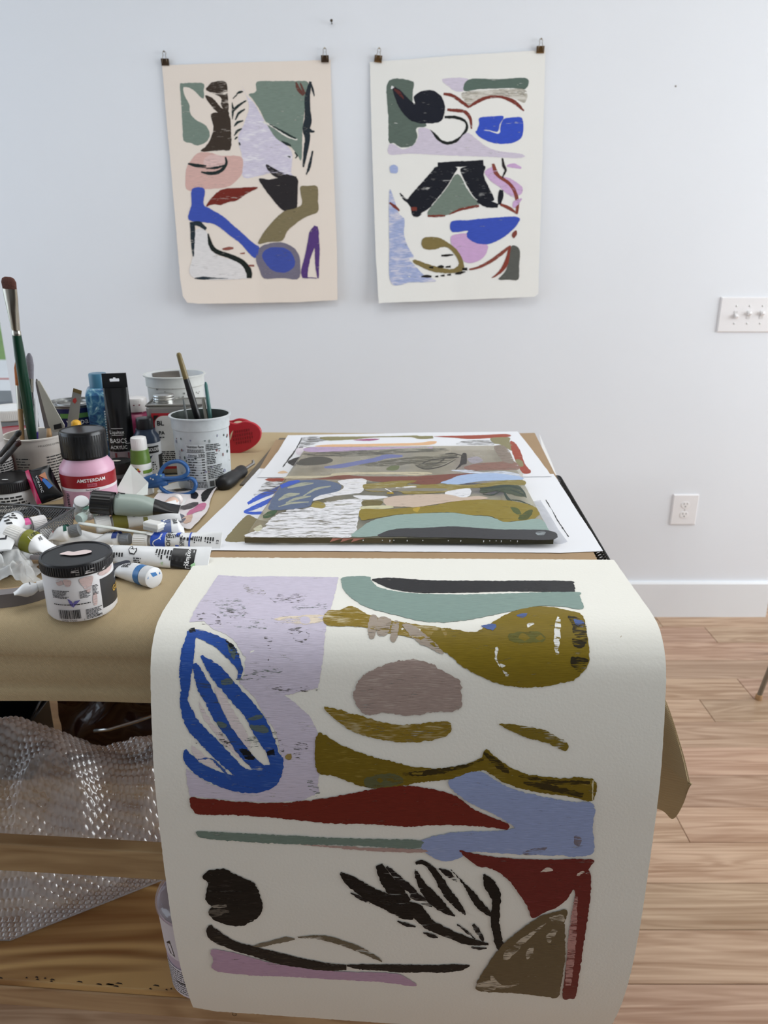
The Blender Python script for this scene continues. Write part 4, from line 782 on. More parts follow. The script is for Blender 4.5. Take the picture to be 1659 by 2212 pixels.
for k in range(nl):
    cpt = A1 + dr * (Ln * (k + .5) / nl) + sd * .006
    b = MB(po_)
    for dd in (-.0011, .0011):
        b.wire([cpt + sd * .006 + dr * (dd + .0012 * math.sin(t)) + sd * (.0088 * math.cos(t)) + V((0, 0, .0088 * math.sin(t) - .0105)) for t in (2 * PI * j / 14 for j in range(14))], .0009, 5, True)
    b.build('wire_loop', coil, pad, smooth=True)
holem = pm('#2a2018', .9)
for k in range(nl - 5, nl):
    h = A1 + dr * (Ln * (k + .5) / nl) - sd * .009; b = MB(po_); b.add([h - dr * .0015 - sd * .005 + V((0, 0, .0004)), h + dr * .0015 - sd * .005 + V((0, 0, .0004)), h + dr * .0015 + sd * .004 + V((0, 0, .0004)), h - dr * .0015 + sd * .004 + V((0, 0, .0004))], [(0, 1, 2, 3)]); b.build('punched_hole', holem, pad)
# grey edge board left of the sheets
q2 = [on_z(604, 949, ZT + .001), on_z(618, 949, ZT + .001), on_z(540, 1050, ZT + .001), on_z(518, 1050, ZT + .001)]
b = MB(q2[0]); b.add([p + V((0, 0, h)) for h in (0, .003) for p in q2], [(0, 1, 2, 3), (7, 6, 5, 4)] + [(k, 4 + k, 4 + (k + 1) % 4, (k + 1) % 4) for k in range(4)])
o = b.build('grey_board', pm('#6b6358', .8, .05)); o.location = q2[0]; tag(o, 'thin dark grey board edge showing left of the sketch pad', 'board')
def flat_sheet(name, label, outline, mat, z, droop=0):
    root = thing(name, label, 'painting' if 'paint' in name else 'sheet', on_z(*outline[0], z))
    def at(u, v): return V((u, v, z + .0015 * max(0, noise.noise(V((u * 6, v * 6, 3)))))), V((0, 0, 1))
    s = Sheet(root, lambda px, py: tuple(on_z(px, py, z)[:2]), at, inner=.05)
    o = s.patch(outline, mat, 'paper', smooth=False, rag=.0006, freq=60, px_step=8, lift=0); thicken(o, .0005)
    s.k = 0; s.inner = 0; return s
g = crop(500, 900, 800 / 1659); h5 = crop(480, 920, 420 / 1659); h6 = crop(880, 920, 450 / 1659)
NW = pm('#eeeff3', .7, .008, 8)
S = flat_sheet('near_painted_sheet', 'white painted sheet with blue strokes lying partly under the clear plate', [(560, 1012), (1196, 1024), (1248, 1105), (1303, 1190), (1210, 1194), (1000, 1192), (700, 1190), (390, 1189), (425, 1150), (500, 1078)], NW, ZP + .0012)
P, K = S.patch, S.stroke
K(h5((218, 665, 20), (320, 605, 42), (420, 565, 42), (520, 520, 42), (620, 480, 40)), paint('#3f66d4', .06, 20)); K(h5((182, 735, 14), (280, 695, 36), (400, 640, 36), (520, 590, 30)), paint('#3f66d4', .08, 15)); K(h5((182, 737, 12), (250, 745, 24), (350, 742, 24)), paint('#3f66d4', .2, 0))
P(h5((30, 985), (90, 890), (190, 780), (240, 765), (310, 800), (420, 830), (440, 880), (300, 960), (200, 990)), paint('#8a7f5c', 0, 40)); P(h5((395, 448), (640, 452), (640, 478), (395, 472)), paint('#a24a36', .04, 0)); P(h5((380, 478), (560, 480), (420, 590), (270, 600), (320, 540)), paint('#6d6a62', .72, 30), 'pencil_scribble')
K(h6((1102, 590, 5), (1150, 670, 6), (1200, 760, 6), (1283, 885, 6)), paint('#1d1d1f', 0, 60), 'ink_line')
S = flat_sheet('far_painted_sheet', 'painted sheet with brick red and orange bands at the far end of the bench', [(622, 940), (700, 939), (900, 935), (1118, 932), (1150, 972), (1192, 1029), (1000, 1031), (800, 1031), (556, 1031), (575, 1008), (600, 975)], NW, ZP + .0026)
P, K = S.patch, S.stroke
P(h5((690, 100), (840, 95), (920, 110), (800, 150), (690, 180), (655, 165)), paint('#55534f', .68, 30), 'pencil_scribble'); K(h5((680, 100, 6), (640, 180, 10), (580, 270, 12), (515, 352, 8)), paint('#333332', .1, 60), 'ink_line'); K(h5((650, 185, 8), (690, 182, 8)), paint('#333332', .1, 0), 'ink_line')
P(h5((840, 97), (1060, 92), (1300, 90), (1560, 85), (1659, 82)) + h6((90, 82), (205, 82), (205, 100), (100, 105), (40, 92)) + h5((1580, 96), (1300, 100), (1100, 118), (900, 125)), paint('#8e875c', .06, 0)); P(h5((1120, 122), (1240, 110), (1345, 112), (1260, 128)), paint('#a85685', .15, 0)); P(h5((790, 175), (900, 160), (1200, 155), (1659, 145)) + h6((180, 122), (235, 125), (190, 150), (0, 158)) + h5((1400, 172), (1000, 180)), paint('#eebb8d', .06, 0))
P(h6((210, 85), (400, 78), (600, 72), (790, 65), (820, 85), (700, 95), (500, 105), (360, 95)), paint('#a5492f', .06, 0)); P(h6((665, 98), (810, 92), (815, 130), (850, 170), (860, 200), (830, 200), (740, 150), (690, 140)), paint('#8f8862', .04, 0)); P(h6((820, 120), (860, 140), (900, 200), (920, 260), (940, 310), (985, 370), (920, 378), (880, 310), (850, 250), (825, 180)), paint('#a5452f', .06, 60)); P(h6((860, 270), (910, 275), (925, 320), (890, 320)), paint('#8f8862', .04, 0))
P(h6((390, 150), (450, 120), (560, 115), (660, 115), (690, 150), (560, 158)), paint('#8a8884', .7, 20), 'pencil_scribble'); P(h5((560, 310), (640, 270), (760, 262), (760, 330), (620, 345)), paint('#3a3836', .1, 0)); P(h5((635, 195), (720, 190), (700, 245), (640, 245)), paint('#e6dde6', .1, 0)); P(h5((470, 400), (520, 382), (560, 400), (500, 408)), paint('#ecc9a6', .1, 0))
# clear gel plate: thick slab
ZG0 = ZP + .0038; ZG = ZG0 + .009
qg = [on_z(*p, ZG) for p in ((528, 1160), (1196, 1163), (1089, 962), (661, 965))]; gc = sum(qg, V()) / 4; gc.z = ZG0
gel = thing('gel_plate', 'thick clear gel printing plate smeared with layered paint on the sheets', 'gel plate', gc)
b = MB(gc); b.add([V((p.x, p.y, ZG0)) for p in qg] + qg, [(3, 2, 1, 0), (4, 5, 6, 7)] + [(k, (k + 1) % 4, 4 + (k + 1) % 4, 4 + k) for k in range(4)])
b.build('slab', clearfilm('#d2ccb0', .35, .0, .22, .05), gel, bevel=.0015)
def gat(u, v): return V((u, v, ZG)), V((0, 0, 1))
S = Sheet(gel, lambda px, py: tuple(on_z(px, py, ZG)[:2]), gat); S.off = V(gc); P, K = S.patch, S.stroke
GT = clearfilm('#a79f7d', .8, .0, .55, .3)
P(g((338, 137), (1220, 130), (1305, 255), (1305, 300), (500, 290), (240, 290)), clearfilm('#d0c9b6', .45, 0, .35, .25), 'tinted_film', smooth=False)
P(h5((720, 220), (760, 182), (1300, 182), (1659, 180)) + h6((200, 180), (200, 170), (-100, 180)) + h5((1300, 205), (1000, 220)), paint('#bda5c8', .25, 0)); P(h5((700, 235), (1000, 215), (1300, 205), (1659, 195)) + h6((300, 180), (310, 200), (0, 215)) + h5((1300, 250), (1000, 262), (720, 250)), paint('#5c5b52', .6, 0))
P(h5((640, 330), (680, 285), (800, 262), (900, 270), (945, 295), (900, 320), (800, 335)), paint('#54524b', .1, 0)); K(h5((870, 355, 14), (1000, 345, 34), (1150, 318, 34), (1300, 290, 36), (1400, 262, 36), (1540, 258, 16)), paint('#7379a8', .1, 12))
P(h5((1160, 335), (1320, 305), (1500, 280), (1659, 262)) + h6((200, 240), (330, 220), (400, 235), (300, 300), (160, 340), (80, 330), (40, 300)) + h5((1500, 340), (1300, 345)), paint('#5b594d', .6, 15)); P(h5((1400, 375), (1430, 345), (1510, 340), (1490, 378)), paint('#6c7350', .1, 0)); P(h6((385, 350), (420, 290), (435, 225), (470, 222), (470, 300), (440, 310)), paint('#36322e', .15, 70))
for q in [((90, 310, 5), (200, 270, 8), (330, 255, 10), (410, 250, 5)), ((80, 325, 5), (150, 345, 8), (280, 320, 8), (380, 270, 5)), ((120, 300, 5), (230, 300, 8), (300, 260, 5)), ((300, 225, 5), (360, 220, 10), (430, 235, 5))]: K(h6(*q), paint('#3c3a35', .3, 15), 'dark_scribble')
P(h6((480, 260), (560, 245), (600, 280), (520, 300)), paint('#a49ea6', .3, 0)); P(h6((450, 330), (560, 300), (700, 290), (840, 280), (890, 345), (700, 352), (520, 356)), paint('#8f6a5e', .3, 0)); P(h6((690, 170), (780, 165), (850, 290), (760, 280)), paint('#8d7f73', .35, 60))
P(h5((520, 452), (800, 450), (980, 425), (1020, 412), (1200, 430), (1659, 430)) + h6((100, 400), (330, 385), (520, 380), (440, 420), (290, 450), (180, 470), (0, 455)) + h5((1500, 485), (1300, 475), (1200, 460), (900, 458)), paint('#7d4a3c', .14, 3))
P(h5((560, 430), (900, 425), (1000, 400), (1659, 395)) + h6((200, 380), (60, 395)) + h5((1500, 415), (1200, 415), (980, 425), (800, 445), (540, 450)), paint('#c9bea2', .3, 0))
P(h6((265, 452), (340, 425), (420, 395), (560, 380), (700, 375), (905, 405), (912, 430), (800, 432), (600, 440), (450, 460), (360, 470), (300, 460)), paint('#a9bedf', .06, 8)); P(h6((350, 355), (500, 352), (600, 370), (760, 360), (890, 385), (900, 402), (700, 378), (520, 378)), paint('#d5dbe8', .4, 5))
P(h5((400, 715), (420, 640), (480, 540), (560, 480), (800, 460), (950, 480), (1020, 520), (940, 590), (780, 640), (740, 690), (560, 715)), paint('#5f6d88', .06, 15))
for q in [((480, 635, 12), (560, 595, 36), (660, 580, 10)), ((560, 530, 12), (680, 500, 30), (780, 490, 8)), ((540, 660, 8), (640, 620, 24), (760, 600, 8)), ((690, 600, 10), (800, 540, 18), (930, 515, 10)), ((480, 690, 6), (600, 660, 16), (740, 650, 6))]: K(h5(*q), paint('#a9ab98', .25, 15), 'pale_streak')
K(h5((500, 520, 30), (580, 490, 36), (660, 470, 16)), paint('#3c5cc0', .15, 20)); P(h5((345, 770), (400, 730), (470, 720), (430, 770), (360, 790)), paint('#3f5a3c', .3, 30))
P(h5((990, 470), (1220, 455), (1195, 560), (1130, 580), (960, 600), (780, 640), (820, 600), (980, 560), (1040, 520)), paint('#e9e7ee', .2, 20, h2='#c9c7bb', mix2=.3)); P(h5((1120, 595), (1380, 600), (1400, 615), (1220, 630)), paint('#e9e7ee', .15, 0))
P(h5((195, 945), (260, 905), (350, 870), (420, 790), (560, 720), (780, 690), (900, 650), (1050, 630), (1190, 630), (1180, 720), (1150, 830), (1100, 945), (800, 940), (500, 948)), paint('#ebe8f1', .44, 8), rag=.003); P(h5((270, 880), (330, 845), (340, 880), (300, 905)), paint('#c6c2a8', .05, 0)); P(h5((760, 690), (800, 645), (880, 670), (860, 705)), paint('#9b8b45', .3, 0))
K(h5((195, 945, 5), (500, 950, 6), (900, 948, 6), (1100, 945, 6), (1150, 830, 6), (1190, 640, 6)), paint('#e6e4e6', .15, 0), 'paint_ridge')
OG = '#8d7a24'
P(h5((1200, 505), (1300, 490), (1500, 470), (1659, 470)) + h6((0, 470), (300, 465), (500, 470), (700, 445), (912, 432), (935, 470), (800, 475), (600, 490), (450, 500), (300, 530), (0, 545)) + h5((1500, 560), (1250, 560)), paint('#8c7c38', .12, 3, h2='#b3ab8a', mix2=.3)); P(h5((1215, 545), (1400, 530), (1659, 520)) + h6((0, 495), (300, 500), (280, 520), (0, 520)) + h5((1400, 560)), paint('#8a8478', .2, 0)); K(h5((1480, 530, 6), (1600, 522, 14), (1659, 520, 10)), paint('#eceaf0', .35, 0)); K(h5((1390, 535, 5), (1420, 550, 8), (1450, 568, 5)), paint('#eceaf0', .1, 0)); K(h5((1405, 575, 10), (1460, 572, 16)), paint('#b3942c', .2, 0))
P(h6((300, 530), (380, 510), (500, 500), (490, 560), (400, 580), (320, 560)), paint('#e6e6ee', .2, 20)); P(h5((1380, 625), (1480, 600), (1659, 590)) + h6((0, 550), (300, 545), (430, 570), (560, 560), (640, 580), (400, 600), (200, 630), (60, 650), (0, 645)) + h5((1500, 690), (1400, 680)), paint('#ccb7a5', .12, 5)); P(h5((1200, 640), (1360, 640), (1340, 680), (1210, 685)), paint('#6f6438', .25, 0)); P(h5((1190, 690), (1400, 680), (1460, 700), (1300, 715), (1190, 715)), paint('#cfcaa6', .25, 5))
P(h6((580, 510), (680, 480), (800, 470), (900, 485), (940, 560), (880, 560), (800, 540), (700, 520), (600, 540)), paint('#46513e', .4, 10)); 
for q in [((580, 500, 8), (700, 490, 18), (820, 480, 14), (910, 510, 8)), ((770, 530, 10), (800, 580, 22), (830, 600, 8)), ((820, 510, 6), (880, 530, 10), (950, 570, 6)), ((880, 480, 6), (920, 520, 10), (945, 560, 6)), ((600, 545, 5), (680, 550, 9), (740, 520, 5)), ((830, 590, 6), (900, 600, 9), (1000, 640, 5))]: K(h6(*q), paint('#2f3f36', .2, 15), 'dark_scribble')
P(h5((1180, 795), (1185, 715), (1400, 712), (1659, 695)) + h6((40, 650), (200, 635), (400, 600), (560, 590), (680, 590), (830, 600), (1000, 640), (1050, 700), (1000, 745), (900, 755), (770, 765), (660, 720), (500, 712), (330, 690), (0, 705)) + h5((1480, 760), (1300, 790), (1220, 805)), paint(OG, .06, 3, h2='#9a9055', mix2=.2), rag=.0015); P(h6((880, 740), (950, 680), (1000, 670), (980, 720), (940, 750)), paint('#48511f', .3, 40)); P(h6((820, 650), (880, 660), (910, 720), (860, 700)), paint('#4c5a2a', .35, 50)); P(h6((40, 665), (100, 650), (80, 690)), paint('#b79a34', .1, 0))
P(h5((1105, 945), (1170, 880), (1280, 810), (1480, 765), (1659, 750)) + h6((0, 705), (330, 692), (500, 712), (660, 725), (770, 765), (900, 758), (1060, 745), (1120, 820), (1130, 835), (800, 830), (400, 805), (200, 810), (0, 820)) + h5((1500, 880), (1400, 900), (1340, 940)), paint('#93a9a2', .015, 3)); P(h5((1340, 945), (1400, 900), (1520, 880), (1659, 868)) + h6((0, 822), (200, 810), (400, 803), (700, 825), (1130, 835), (1165, 905), (800, 905), (400, 893), (0, 888)) + h5((1659, 945)), paint('#3a3a3d', .04, 3)); P(h6((1020, 850), (1100, 840), (1090, 870), (1040, 872)), paint('#8f979a', .4, 0))
# smears on the plate's front edge
fe = Flat(qg[0] - gc, (qg[1] - qg[0]), (0, 0, 1)); W_ = (qg[1] - qg[0]).length
for u0, u1, hx, dr_ in [(.0, W_ * .48, '#5d5238', 0), (W_ * .48, W_, '#3b3826', 0)]:
    decal(fe, u0, u1, -.0085, -.0008, paint(hx, .0, 0), gel, 'edge_smear', off=.0004, nu=20)
for u in (.12, .135, .15): poly_decal(fe, [(u, -.007), (u + .012, -.003), (u + .02, -.001), (u + .004, -.001)], pm('#c07f6c', .5), gel, 'edge_smear', off=.0007)
rn = random.Random(4)
for k in range(14):
    u = rn.uniform(.15, W_ - .03); poly_decal(fe, [(u, -.004 - rn.random() * .003), (u + .0012, -.004), (u + .0008, -.003), (u - .0004, -.0032)], WHITE, gel, 'paint_fleck', off=.0008)
# clear film strip lying beside the plate
z = ZP + .0025; pts = [on_z(*p, z) for p in h6((1000, 600), (1060, 590), (1130, 700), (1200, 820), (1275, 920), (1230, 935), (1165, 930), (1090, 780))]
b = MB(pts[0]); b.add(pts, [tuple(reversed(range(len(pts))))]); o = b.build('clear_film_strip', clearfilm('#e6e8ee', .2, .02, .25, .15), solid=.0003); o.location = pts[0]; tag(o, 'crumpled clear film strip sticking out from under the gel plate', 'film strip')
# ================================================================ supplies on the left of the bench
def placed(px, Y, zmid=1.07): return spot(px, Y, zmid)
def ztop(Y, py): return on_y(800, py, Y).z
def ribs(mb, r, z0, z1, n, dr=.0006, c=(0, 0, 0)):
    m = n * 2; vs = []; fs = []
    for z in (z0, z1):
        for k in range(m):
            a = 2 * PI * k / m; rr = r + (dr if k % 2 else -dr); vs.append(V(c) + V((rr * math.cos(a), rr * math.sin(a), z)))
    for k in range(m): fs.append((k, (k + 1) % m, m + (k + 1) % m, m + k))
    mb.add(vs, fs)
def ell(cu, cv, a, b_, n=18, ph=0): return [(cu + a * math.cos(2 * PI * k / n + ph), cv + b_ * math.sin(2 * PI * k / n + ph)) for k in range(n)]
def jar(name, label, px, Y, r, h, lid_h, body, lid, neck=.9, shoulder=.008, cat='jar', lid_r=None, rib=True, group=None, bodymat=None):
    p = placed(px, Y, ZT + h / 2); t = thing(name, label, cat, p, group); lr = lid_r or r * 1.02; hb = h - lid_h
    b = MB(); b.lathe([(r * .93, 0), (r, .004), (r, hb - shoulder), (r * neck, hb - .001), (r * neck, hb + .002)], n=40); b.build('body', bodymat or pm(body, .35, .03), t, smooth=True, sangle=35)
    b = MB(); b.lathe([(lr * .985, hb), (lr, hb + .001), (lr, h - .002), (lr * .985, h - .0003), (lr * .93, h), (lr * .92, h - .0012)], n=48)
    if rib: ribs(b, lr * 1.003, hb + .002, h - .003, 84, .00028)
    l = b.build('lid', pm(lid, .32, .08), t, smooth=True, sangle=30)
    return t, p, Cyl(p, r, r, hb), l
SKINP = pm('#dcc9c4', .5, .05); GREYI = pm('#4a4a4c', .6)
# --- front jar with a pink dab on the lid
t, p, s, lid = jar('medium_jar', 'white jar with black lid marked by a pink paint dab at the bench front', 172, .788, .0385, .0695, .0145, '#e3e1e2', '#18181a', .97, .004)
Flt = Flat((0, 0, .0695 - .0010), (1, 0, 0), (0, 1, 0))
poly_decal(Flt, [(-.017, -.004), (-.011, .0045), (-.003, .003), (.006, .009), (.015, .007), (.017, .001), (.008, -.006), (-.003, -.008), (-.010, -.006)], pm('#e6d3d0', .5, .02), lid, 'paint_dab', smooth=True, off=.0012)
for k, (u, w_) in enumerate([(-.004, .010), (.012, .012), (.033, .014), (.044, .010)]):
    poly_decal(Cyl(p, .0398, .0398, .07), [(u - w_ / 2, .057), (u + w_ / 2, .058), (u + w_ / 2 - .001, .067), (u - w_ / 4, .066)], paint('#d6d0ce', .8, 90), lid, 'paint_smear', off=.0012)
decal(s, .022, .085, .010, .046, pm('#2b2a2c', .45, .05), t, 'black_panel', off=.0003, nu=20)
text(s, 'GOLDEN', .060, .026, .010, pm('#c59a3e', .4), t, off=.0007, bold=.02); text(s, 'ACRYLICS', .058, .038, .0045, WHITE, t)
small_print(s, -.033, -.012, .030, .040, 7, INK, t, seed=2); small_print(s, -.033, .008, .0215, .0235, 1, INK, t, seed=4, ragged_right=False)
small_print(s, -.002, .010, .029, .038, 7, INK, t, seed=3); small_print(s, .012, .019, .030, .042, 8, INK, t, seed=5); small_print(s, .002, .022, .003, .015, 8, INK, t, seed=6)
text(s, '44-R2', .0165, .0045, .0028, INK, t, bold=.02); text(s, '23906 77005', -.017, .0028, .0034, INK, t); text(s, '1', -.0005, .0028, .0034, INK, t); barcode(s, -.028, -.004, .005, .016, INK, t)
vio = paint('#6f68a8', .12, 60)
poly_decal(s, [(-.0155, .030), (-.013, .0215), (-.010, .019), (-.0095, .0225), (-.0115, .0275)], vio, t, 'violet_mark'); poly_decal(s, [(-.0105, .019), (-.002, .0275), (-.0075, .027), (-.0105, .0235)], vio, t, 'violet_mark', off=.0006)
for a in [((-.026, .052), (-.020, .053), (-.018, .048), (-.024, .046)), ((-.017, .053), (-.009, .052), (-.010, .046), (-.015, .045)), ((.000, .052), (.014, .053), (.012, .043), (.008, .034), (.003, .042)), ((.012, .030), (.016, .031), (.015, .018), (.011, .019)), ((.022, .054), (.045, .055), (.040, .050), (.026, .049))]: poly_decal(s, a, paint('#d2bab6', .36, 70), t, 'pink_smear', smooth=True, off=.0005)
# --- pink bottle
Yb = 1.135; p = placed(190, Yb, 1.09); t = thing('pink_paint_bottle', 'pink acrylic paint bottle with red band and tall black cap', 'paint bottle', p)
hz = ztop(Yb, 926) - ZT; pk = pm('#dcabc2', .3, .02); r = .0415
b = MB(); b.lathe([(r * .92, 0), (r, .004), (r, .072), (r * .985, .080), (r * .78, .092), (r * .76, .097)], n=44); b.build('body', pk, t, smooth=True, sangle=40)
b = MB(); b.lathe([(.0335, .0945), (.0345, .096), (.0345, hz - .003), (.0335, hz - .0008), (.031, hz), (.0305, hz - .001)], n=44); ribs(b, .0346, .098, hz - .006, 50, .0003); cap = b.build('cap', pm('#0d0d0f', .25, .1), t, smooth=True, sangle=35)
s = Cyl(p, r, r, .09)
decal(s, -.10, .10, .052, .072, pm('#96101c', .35, .03), t, 'red_band', nu=40); decal(s, -.10, .10, .0475, .052, pm('#eadfe4', .4, .02), t, 'white_stripe', nu=40)
text(s, 'AMSTERDAM', .004, .0645, .0078, WHITE, t, bold=.012, sx=.95); text(s, 'Standard Series', .004, .0498, .0032, INK, t, bold=.01)
decal(s, -.003, .011, .0545, .0595, pm('#c9697a', .5), t, 'emblem', off=.0006); small_print(s, -.002, .010, .0555, .0588, 2, pm('#7a1020'), t, off=.0009, seed=12, ragged_right=False)
decal(s, .000, .0115, .002, .0465, BLACK, t, 'black_label', off=.0005); text(s, 'ACRYLIC', .0058, .022, .0105, WHITE, t, rot=90, off=.0009, bold=.02)
decal(s, -.026, -.001, .0, .045, pm('#d39fb4', .4, .02), t, 'pale_panel', off=.0003); small_print(s, -.040, -.033, .010, .044, 12, INK, t, seed=13)
# --- brush tub ("millions of" print)
def tub(name, label, px, Y, rb, rr, py_rim, out, inn, turn=0, cat='tub', group=None):
    h = ztop(Y, py_rim) - ZT; p = placed(px, Y, ZT + h / 2); t = thing(name, label, cat, p, group)
    b = MB(); b.lathe([(rb * .93, .0), (rb, .003), (rb * 1.01, .006), (rr * .93, h - .024), (rr * .965, h - .022), (rr * .97, h - .004), (rr * 1.035, h - .003), (rr * 1.04, h - .0008), (rr * 1.0, h), (rr * .955, h - .001)], n=48, cap1=False)
    b.build('wall', out, t, smooth=True, sangle=40)
    b = MB(); b.lathe([(rr * .955, h - .001), (rr * .915, h - .024), (rb * .95, .012)][::-1], n=48, cap1=False); o = b.build('inner_wall', inn, t, smooth=True)
    bm = bmesh.new(); bm.from_mesh(o.data); bmesh.ops.reverse_faces(bm, faces=bm.faces); bm.to_mesh(o.data); bm.free()
    return t, p, Cyl(p, rb * 1.01, rr * .935, h - .02, turn), h
t, p1, s, h1 = tub('brush_tub', 'off-white printed tub holding brushes and palette knives', 84, 1.215, .040, .0485, 936, pm('#dcd7cf', .4, .03), pm('#c9c4bd', .5, .1))
text(s, 'MILLIONS OF PROBIOTICS', .030, h1 - .0125, .0042, INK, t, sx=1.1, off=.0032); small_print(s, .014, .048, .030, .082, 11, INK, t, seed=21, fill=.4, ragged_right=False); small_print(s, -.036, -.012, .040, .082, 9, INK, t, seed=22, fill=.3); small_print(s, .001, .011, .050, .054, 1, INK, t, rot=-80, seed=23)
# --- front tub with nutrition panel
drt = pm('#c3c8ca', .45, .10, 60)
t, p2, s, h2 = tub('speckled_brush_tub', 'paint-speckled yogurt tub with nutrition panel holding a long black brush', 438, 1.29, .0465, .0520, 893, drt, pm('#3c4440', .6, .25, 25))
decal(s, -.030, .004, .010, .086, pm('#d3d8da', .5, .04), t, 'panel', off=.0002)
text(s, 'Nutrition Facts', -.013, .082, .0062, BLACK, t, bold=.02, sx=.78); small_print(s, -.028, .002, .0735, .078, 2, INK, t, seed=31, ragged_right=False); decal(s, -.029, .003, .0715, .0727, BLACK, t, 'rule', off=.0006)
text(s, 'Calories', -.019, .0665, .0048, BLACK, t, bold=.02); text(s, '150', -.003, .0668, .0078, BLACK, t, bold=.02); decal(s, -.029, .003, .0628, .0635, BLACK, t, 'rule', off=.0006)
for k in range(9): decal(s, -.028, .002, .0585 - k * .0046, .0588 - k * .0046, INK, t, 'rule', off=.0006)
small_print(s, -.028, -.010, .020, .062, 9, INK, t, seed=32, fill=.4); small_print(s, -.003, .002, .020, .062, 9, INK, t, seed=33, fill=.4, ragged_right=False); decal(s, -.029, .003, .0185, .0195, BLACK, t, 'rule', off=.0006); small_print(s, -.028, .004, .0085, .018, 4, INK, t, seed=34, ragged_right=False)
small_print(s, .006, .034, .074, .086, 4, INK, t, seed=35, rot=-2); small_print(s, .006, .026, .050, .072, 7, INK, t, seed=36); small_print(s, .006, .038, .024, .048, 8, INK, t, seed=37, rot=2)
decal(s, .008, .016, .010, .020, pm('#3a3c3e'), t, 'symbol', off=.0005); decal(s, .018, .030, .010, .021, INK, t, 'symbol', off=.0005); small_print(s, .019, .029, .0115, .020, 4, pm('#8c9092'), t, off=.0009, seed=38)
rn = random.Random(9)
for k in range(46):
    u, v = rn.uniform(-.055, .06), rn.betavariate(2.2, 1.2) * (h2 - .03); q = rn.uniform(.0006, .0021)
    poly_decal(s, ell(u, v, q * rn.uniform(.6, 1.6), q * rn.uniform(.6, 2.2), 7, rn.random()), pm(rn.choice(['#4a504e', '#7f8786', '#7c4a4a', '#394d49', '#8e8fa4']), .6), t, 'paint_speck', off=.0008)
# --- rear tub
t, p3, s, h3 = tub('rear_yogurt_tub', 'tall whitish yogurt tub with smeared rim standing behind the metal can', 385, 1.50, .050, .0590, 806, pm('#c9cbc8', .45, .08, 50), pm('#d8dadb', .5, .1), turn=0)
text(s, 'Nutrition Facts', .004, h3 - .042, .0062, INK, t, sx=.9); small_print(s, -.018, .022, h3 - .060, h3 - .046, 3, INK, t, seed=41); text(s, 'mi', -.052, h3 - .052, .022, INK, t, bold=.01)
for k in range(30):
    u, v = rn.uniform(-.06, .06), h3 - .02 - rn.random() * .05; q = rn.uniform(.0008, .002)
    poly_decal(s, ell(u, v, q, q * 1.4, 7), pm(rn.choice(['#6d716e', '#9a9c99', '#83706c'])), t, 'paint_speck', off=.0012)
poly_decal(Cyl(p3, .0590 * .955, .0590 * .955, .2, 180), [(-.012, h3 - .016), (.050, h3 - .018), (.052, h3 - .003), (-.010, h3 - .003)], pm('#6b655e', .6, .2), t, 'inner_smear', off=-.0025, inner=.006)
# --- metal thinner can
Yc = 1.385; p = placed(390, Yc, 1.09); t = thing('thinner_can', 'rectangular metal can with red-bordered white label and screw cap', 'metal can', p); t.rotation_euler = (0, 0, math.radians(6))
hc = ztop(Yc, 868) - ZT
b = MB(); b.box((-.052, -.035, .002), (.052, .035, hc)); b.build('body', pm('#9c9b97', .32, .1, 20, metal=.85), t, bevel=.006)
b = MB(); b.wire([(-.052, -.035, .001), (.052, -.035, .001), (.052, .035, .001), (-.052, .035, .001)], .002, 8, True); b.wire([(-.051, -.034, hc), (.051, -.034, hc), (.051, .034, hc), (-.051, .034, hc)], .002, 8, True); b.build('rim', STEEL, t)
b = MB(); b.lathe([(.020, 0), (.020, .004), (.0185, .0045), (.0195, .007), (.0185, .0095), (.0195, .012), (.0185, .0145), (.016, .0155)], (-.024, 0, hc), 32); b.build('screw_cap', STEEL, t, smooth=True, sangle=30)
s = Flat((0, -.0352, hc / 2), (1, 0, 0), (0, 0, 1)); W2, H2 = .043, hc / 2 - .014
decal(s, -W2, W2, -H2, H2, pm('#b3202b', .35, .03), t, 'red_border', off=.0003, nu=1)
rr = .016; R = [(-W2 + .005 + rr * (1 - math.cos(a)), H2 - .005 - rr * (1 - math.sin(a))) for a in (PI / 2 * k / 6 for k in range(7))]
P4 = [(-W2 + .005, H2 - .005 - rr)] + R[1:] + [(W2 - .005 - (q[0] + W2 - .005), q[1]) for q in R[::-1]] + [(W2 - .005 - (q[0] + W2 - .005), -q[1]) for q in R] + [(q[0], -q[1]) for q in R[::-1]]
poly_decal(s, P4, pm('#e4e2de', .4, .02), t, 'white_label', off=.0006)
for sx in (-1, 1):
    for sz in (-1, 1): poly_decal(s, [(sx * (W2 - .004), sz * (H2 - .004)), (sx * (W2 - .014), sz * (H2 - .004)), (sx * (W2 - .004), sz * (H2 - .014))], BLACK, t, 'corner_mark', off=.0008)
text(s, 'BL', -.028, .034, .012, BLACK, t, bold=.03, off=.001); text(s, 'PA', -.027, .016, .009, BLACK, t, bold=.03, off=.001); small_print(s, -.034, -.018, .006, .010, 1, INK, t, seed=51, off=.001); small_print(s, -.034, .034, -.040, -.018, 6, INK, t, seed=52, off=.001)
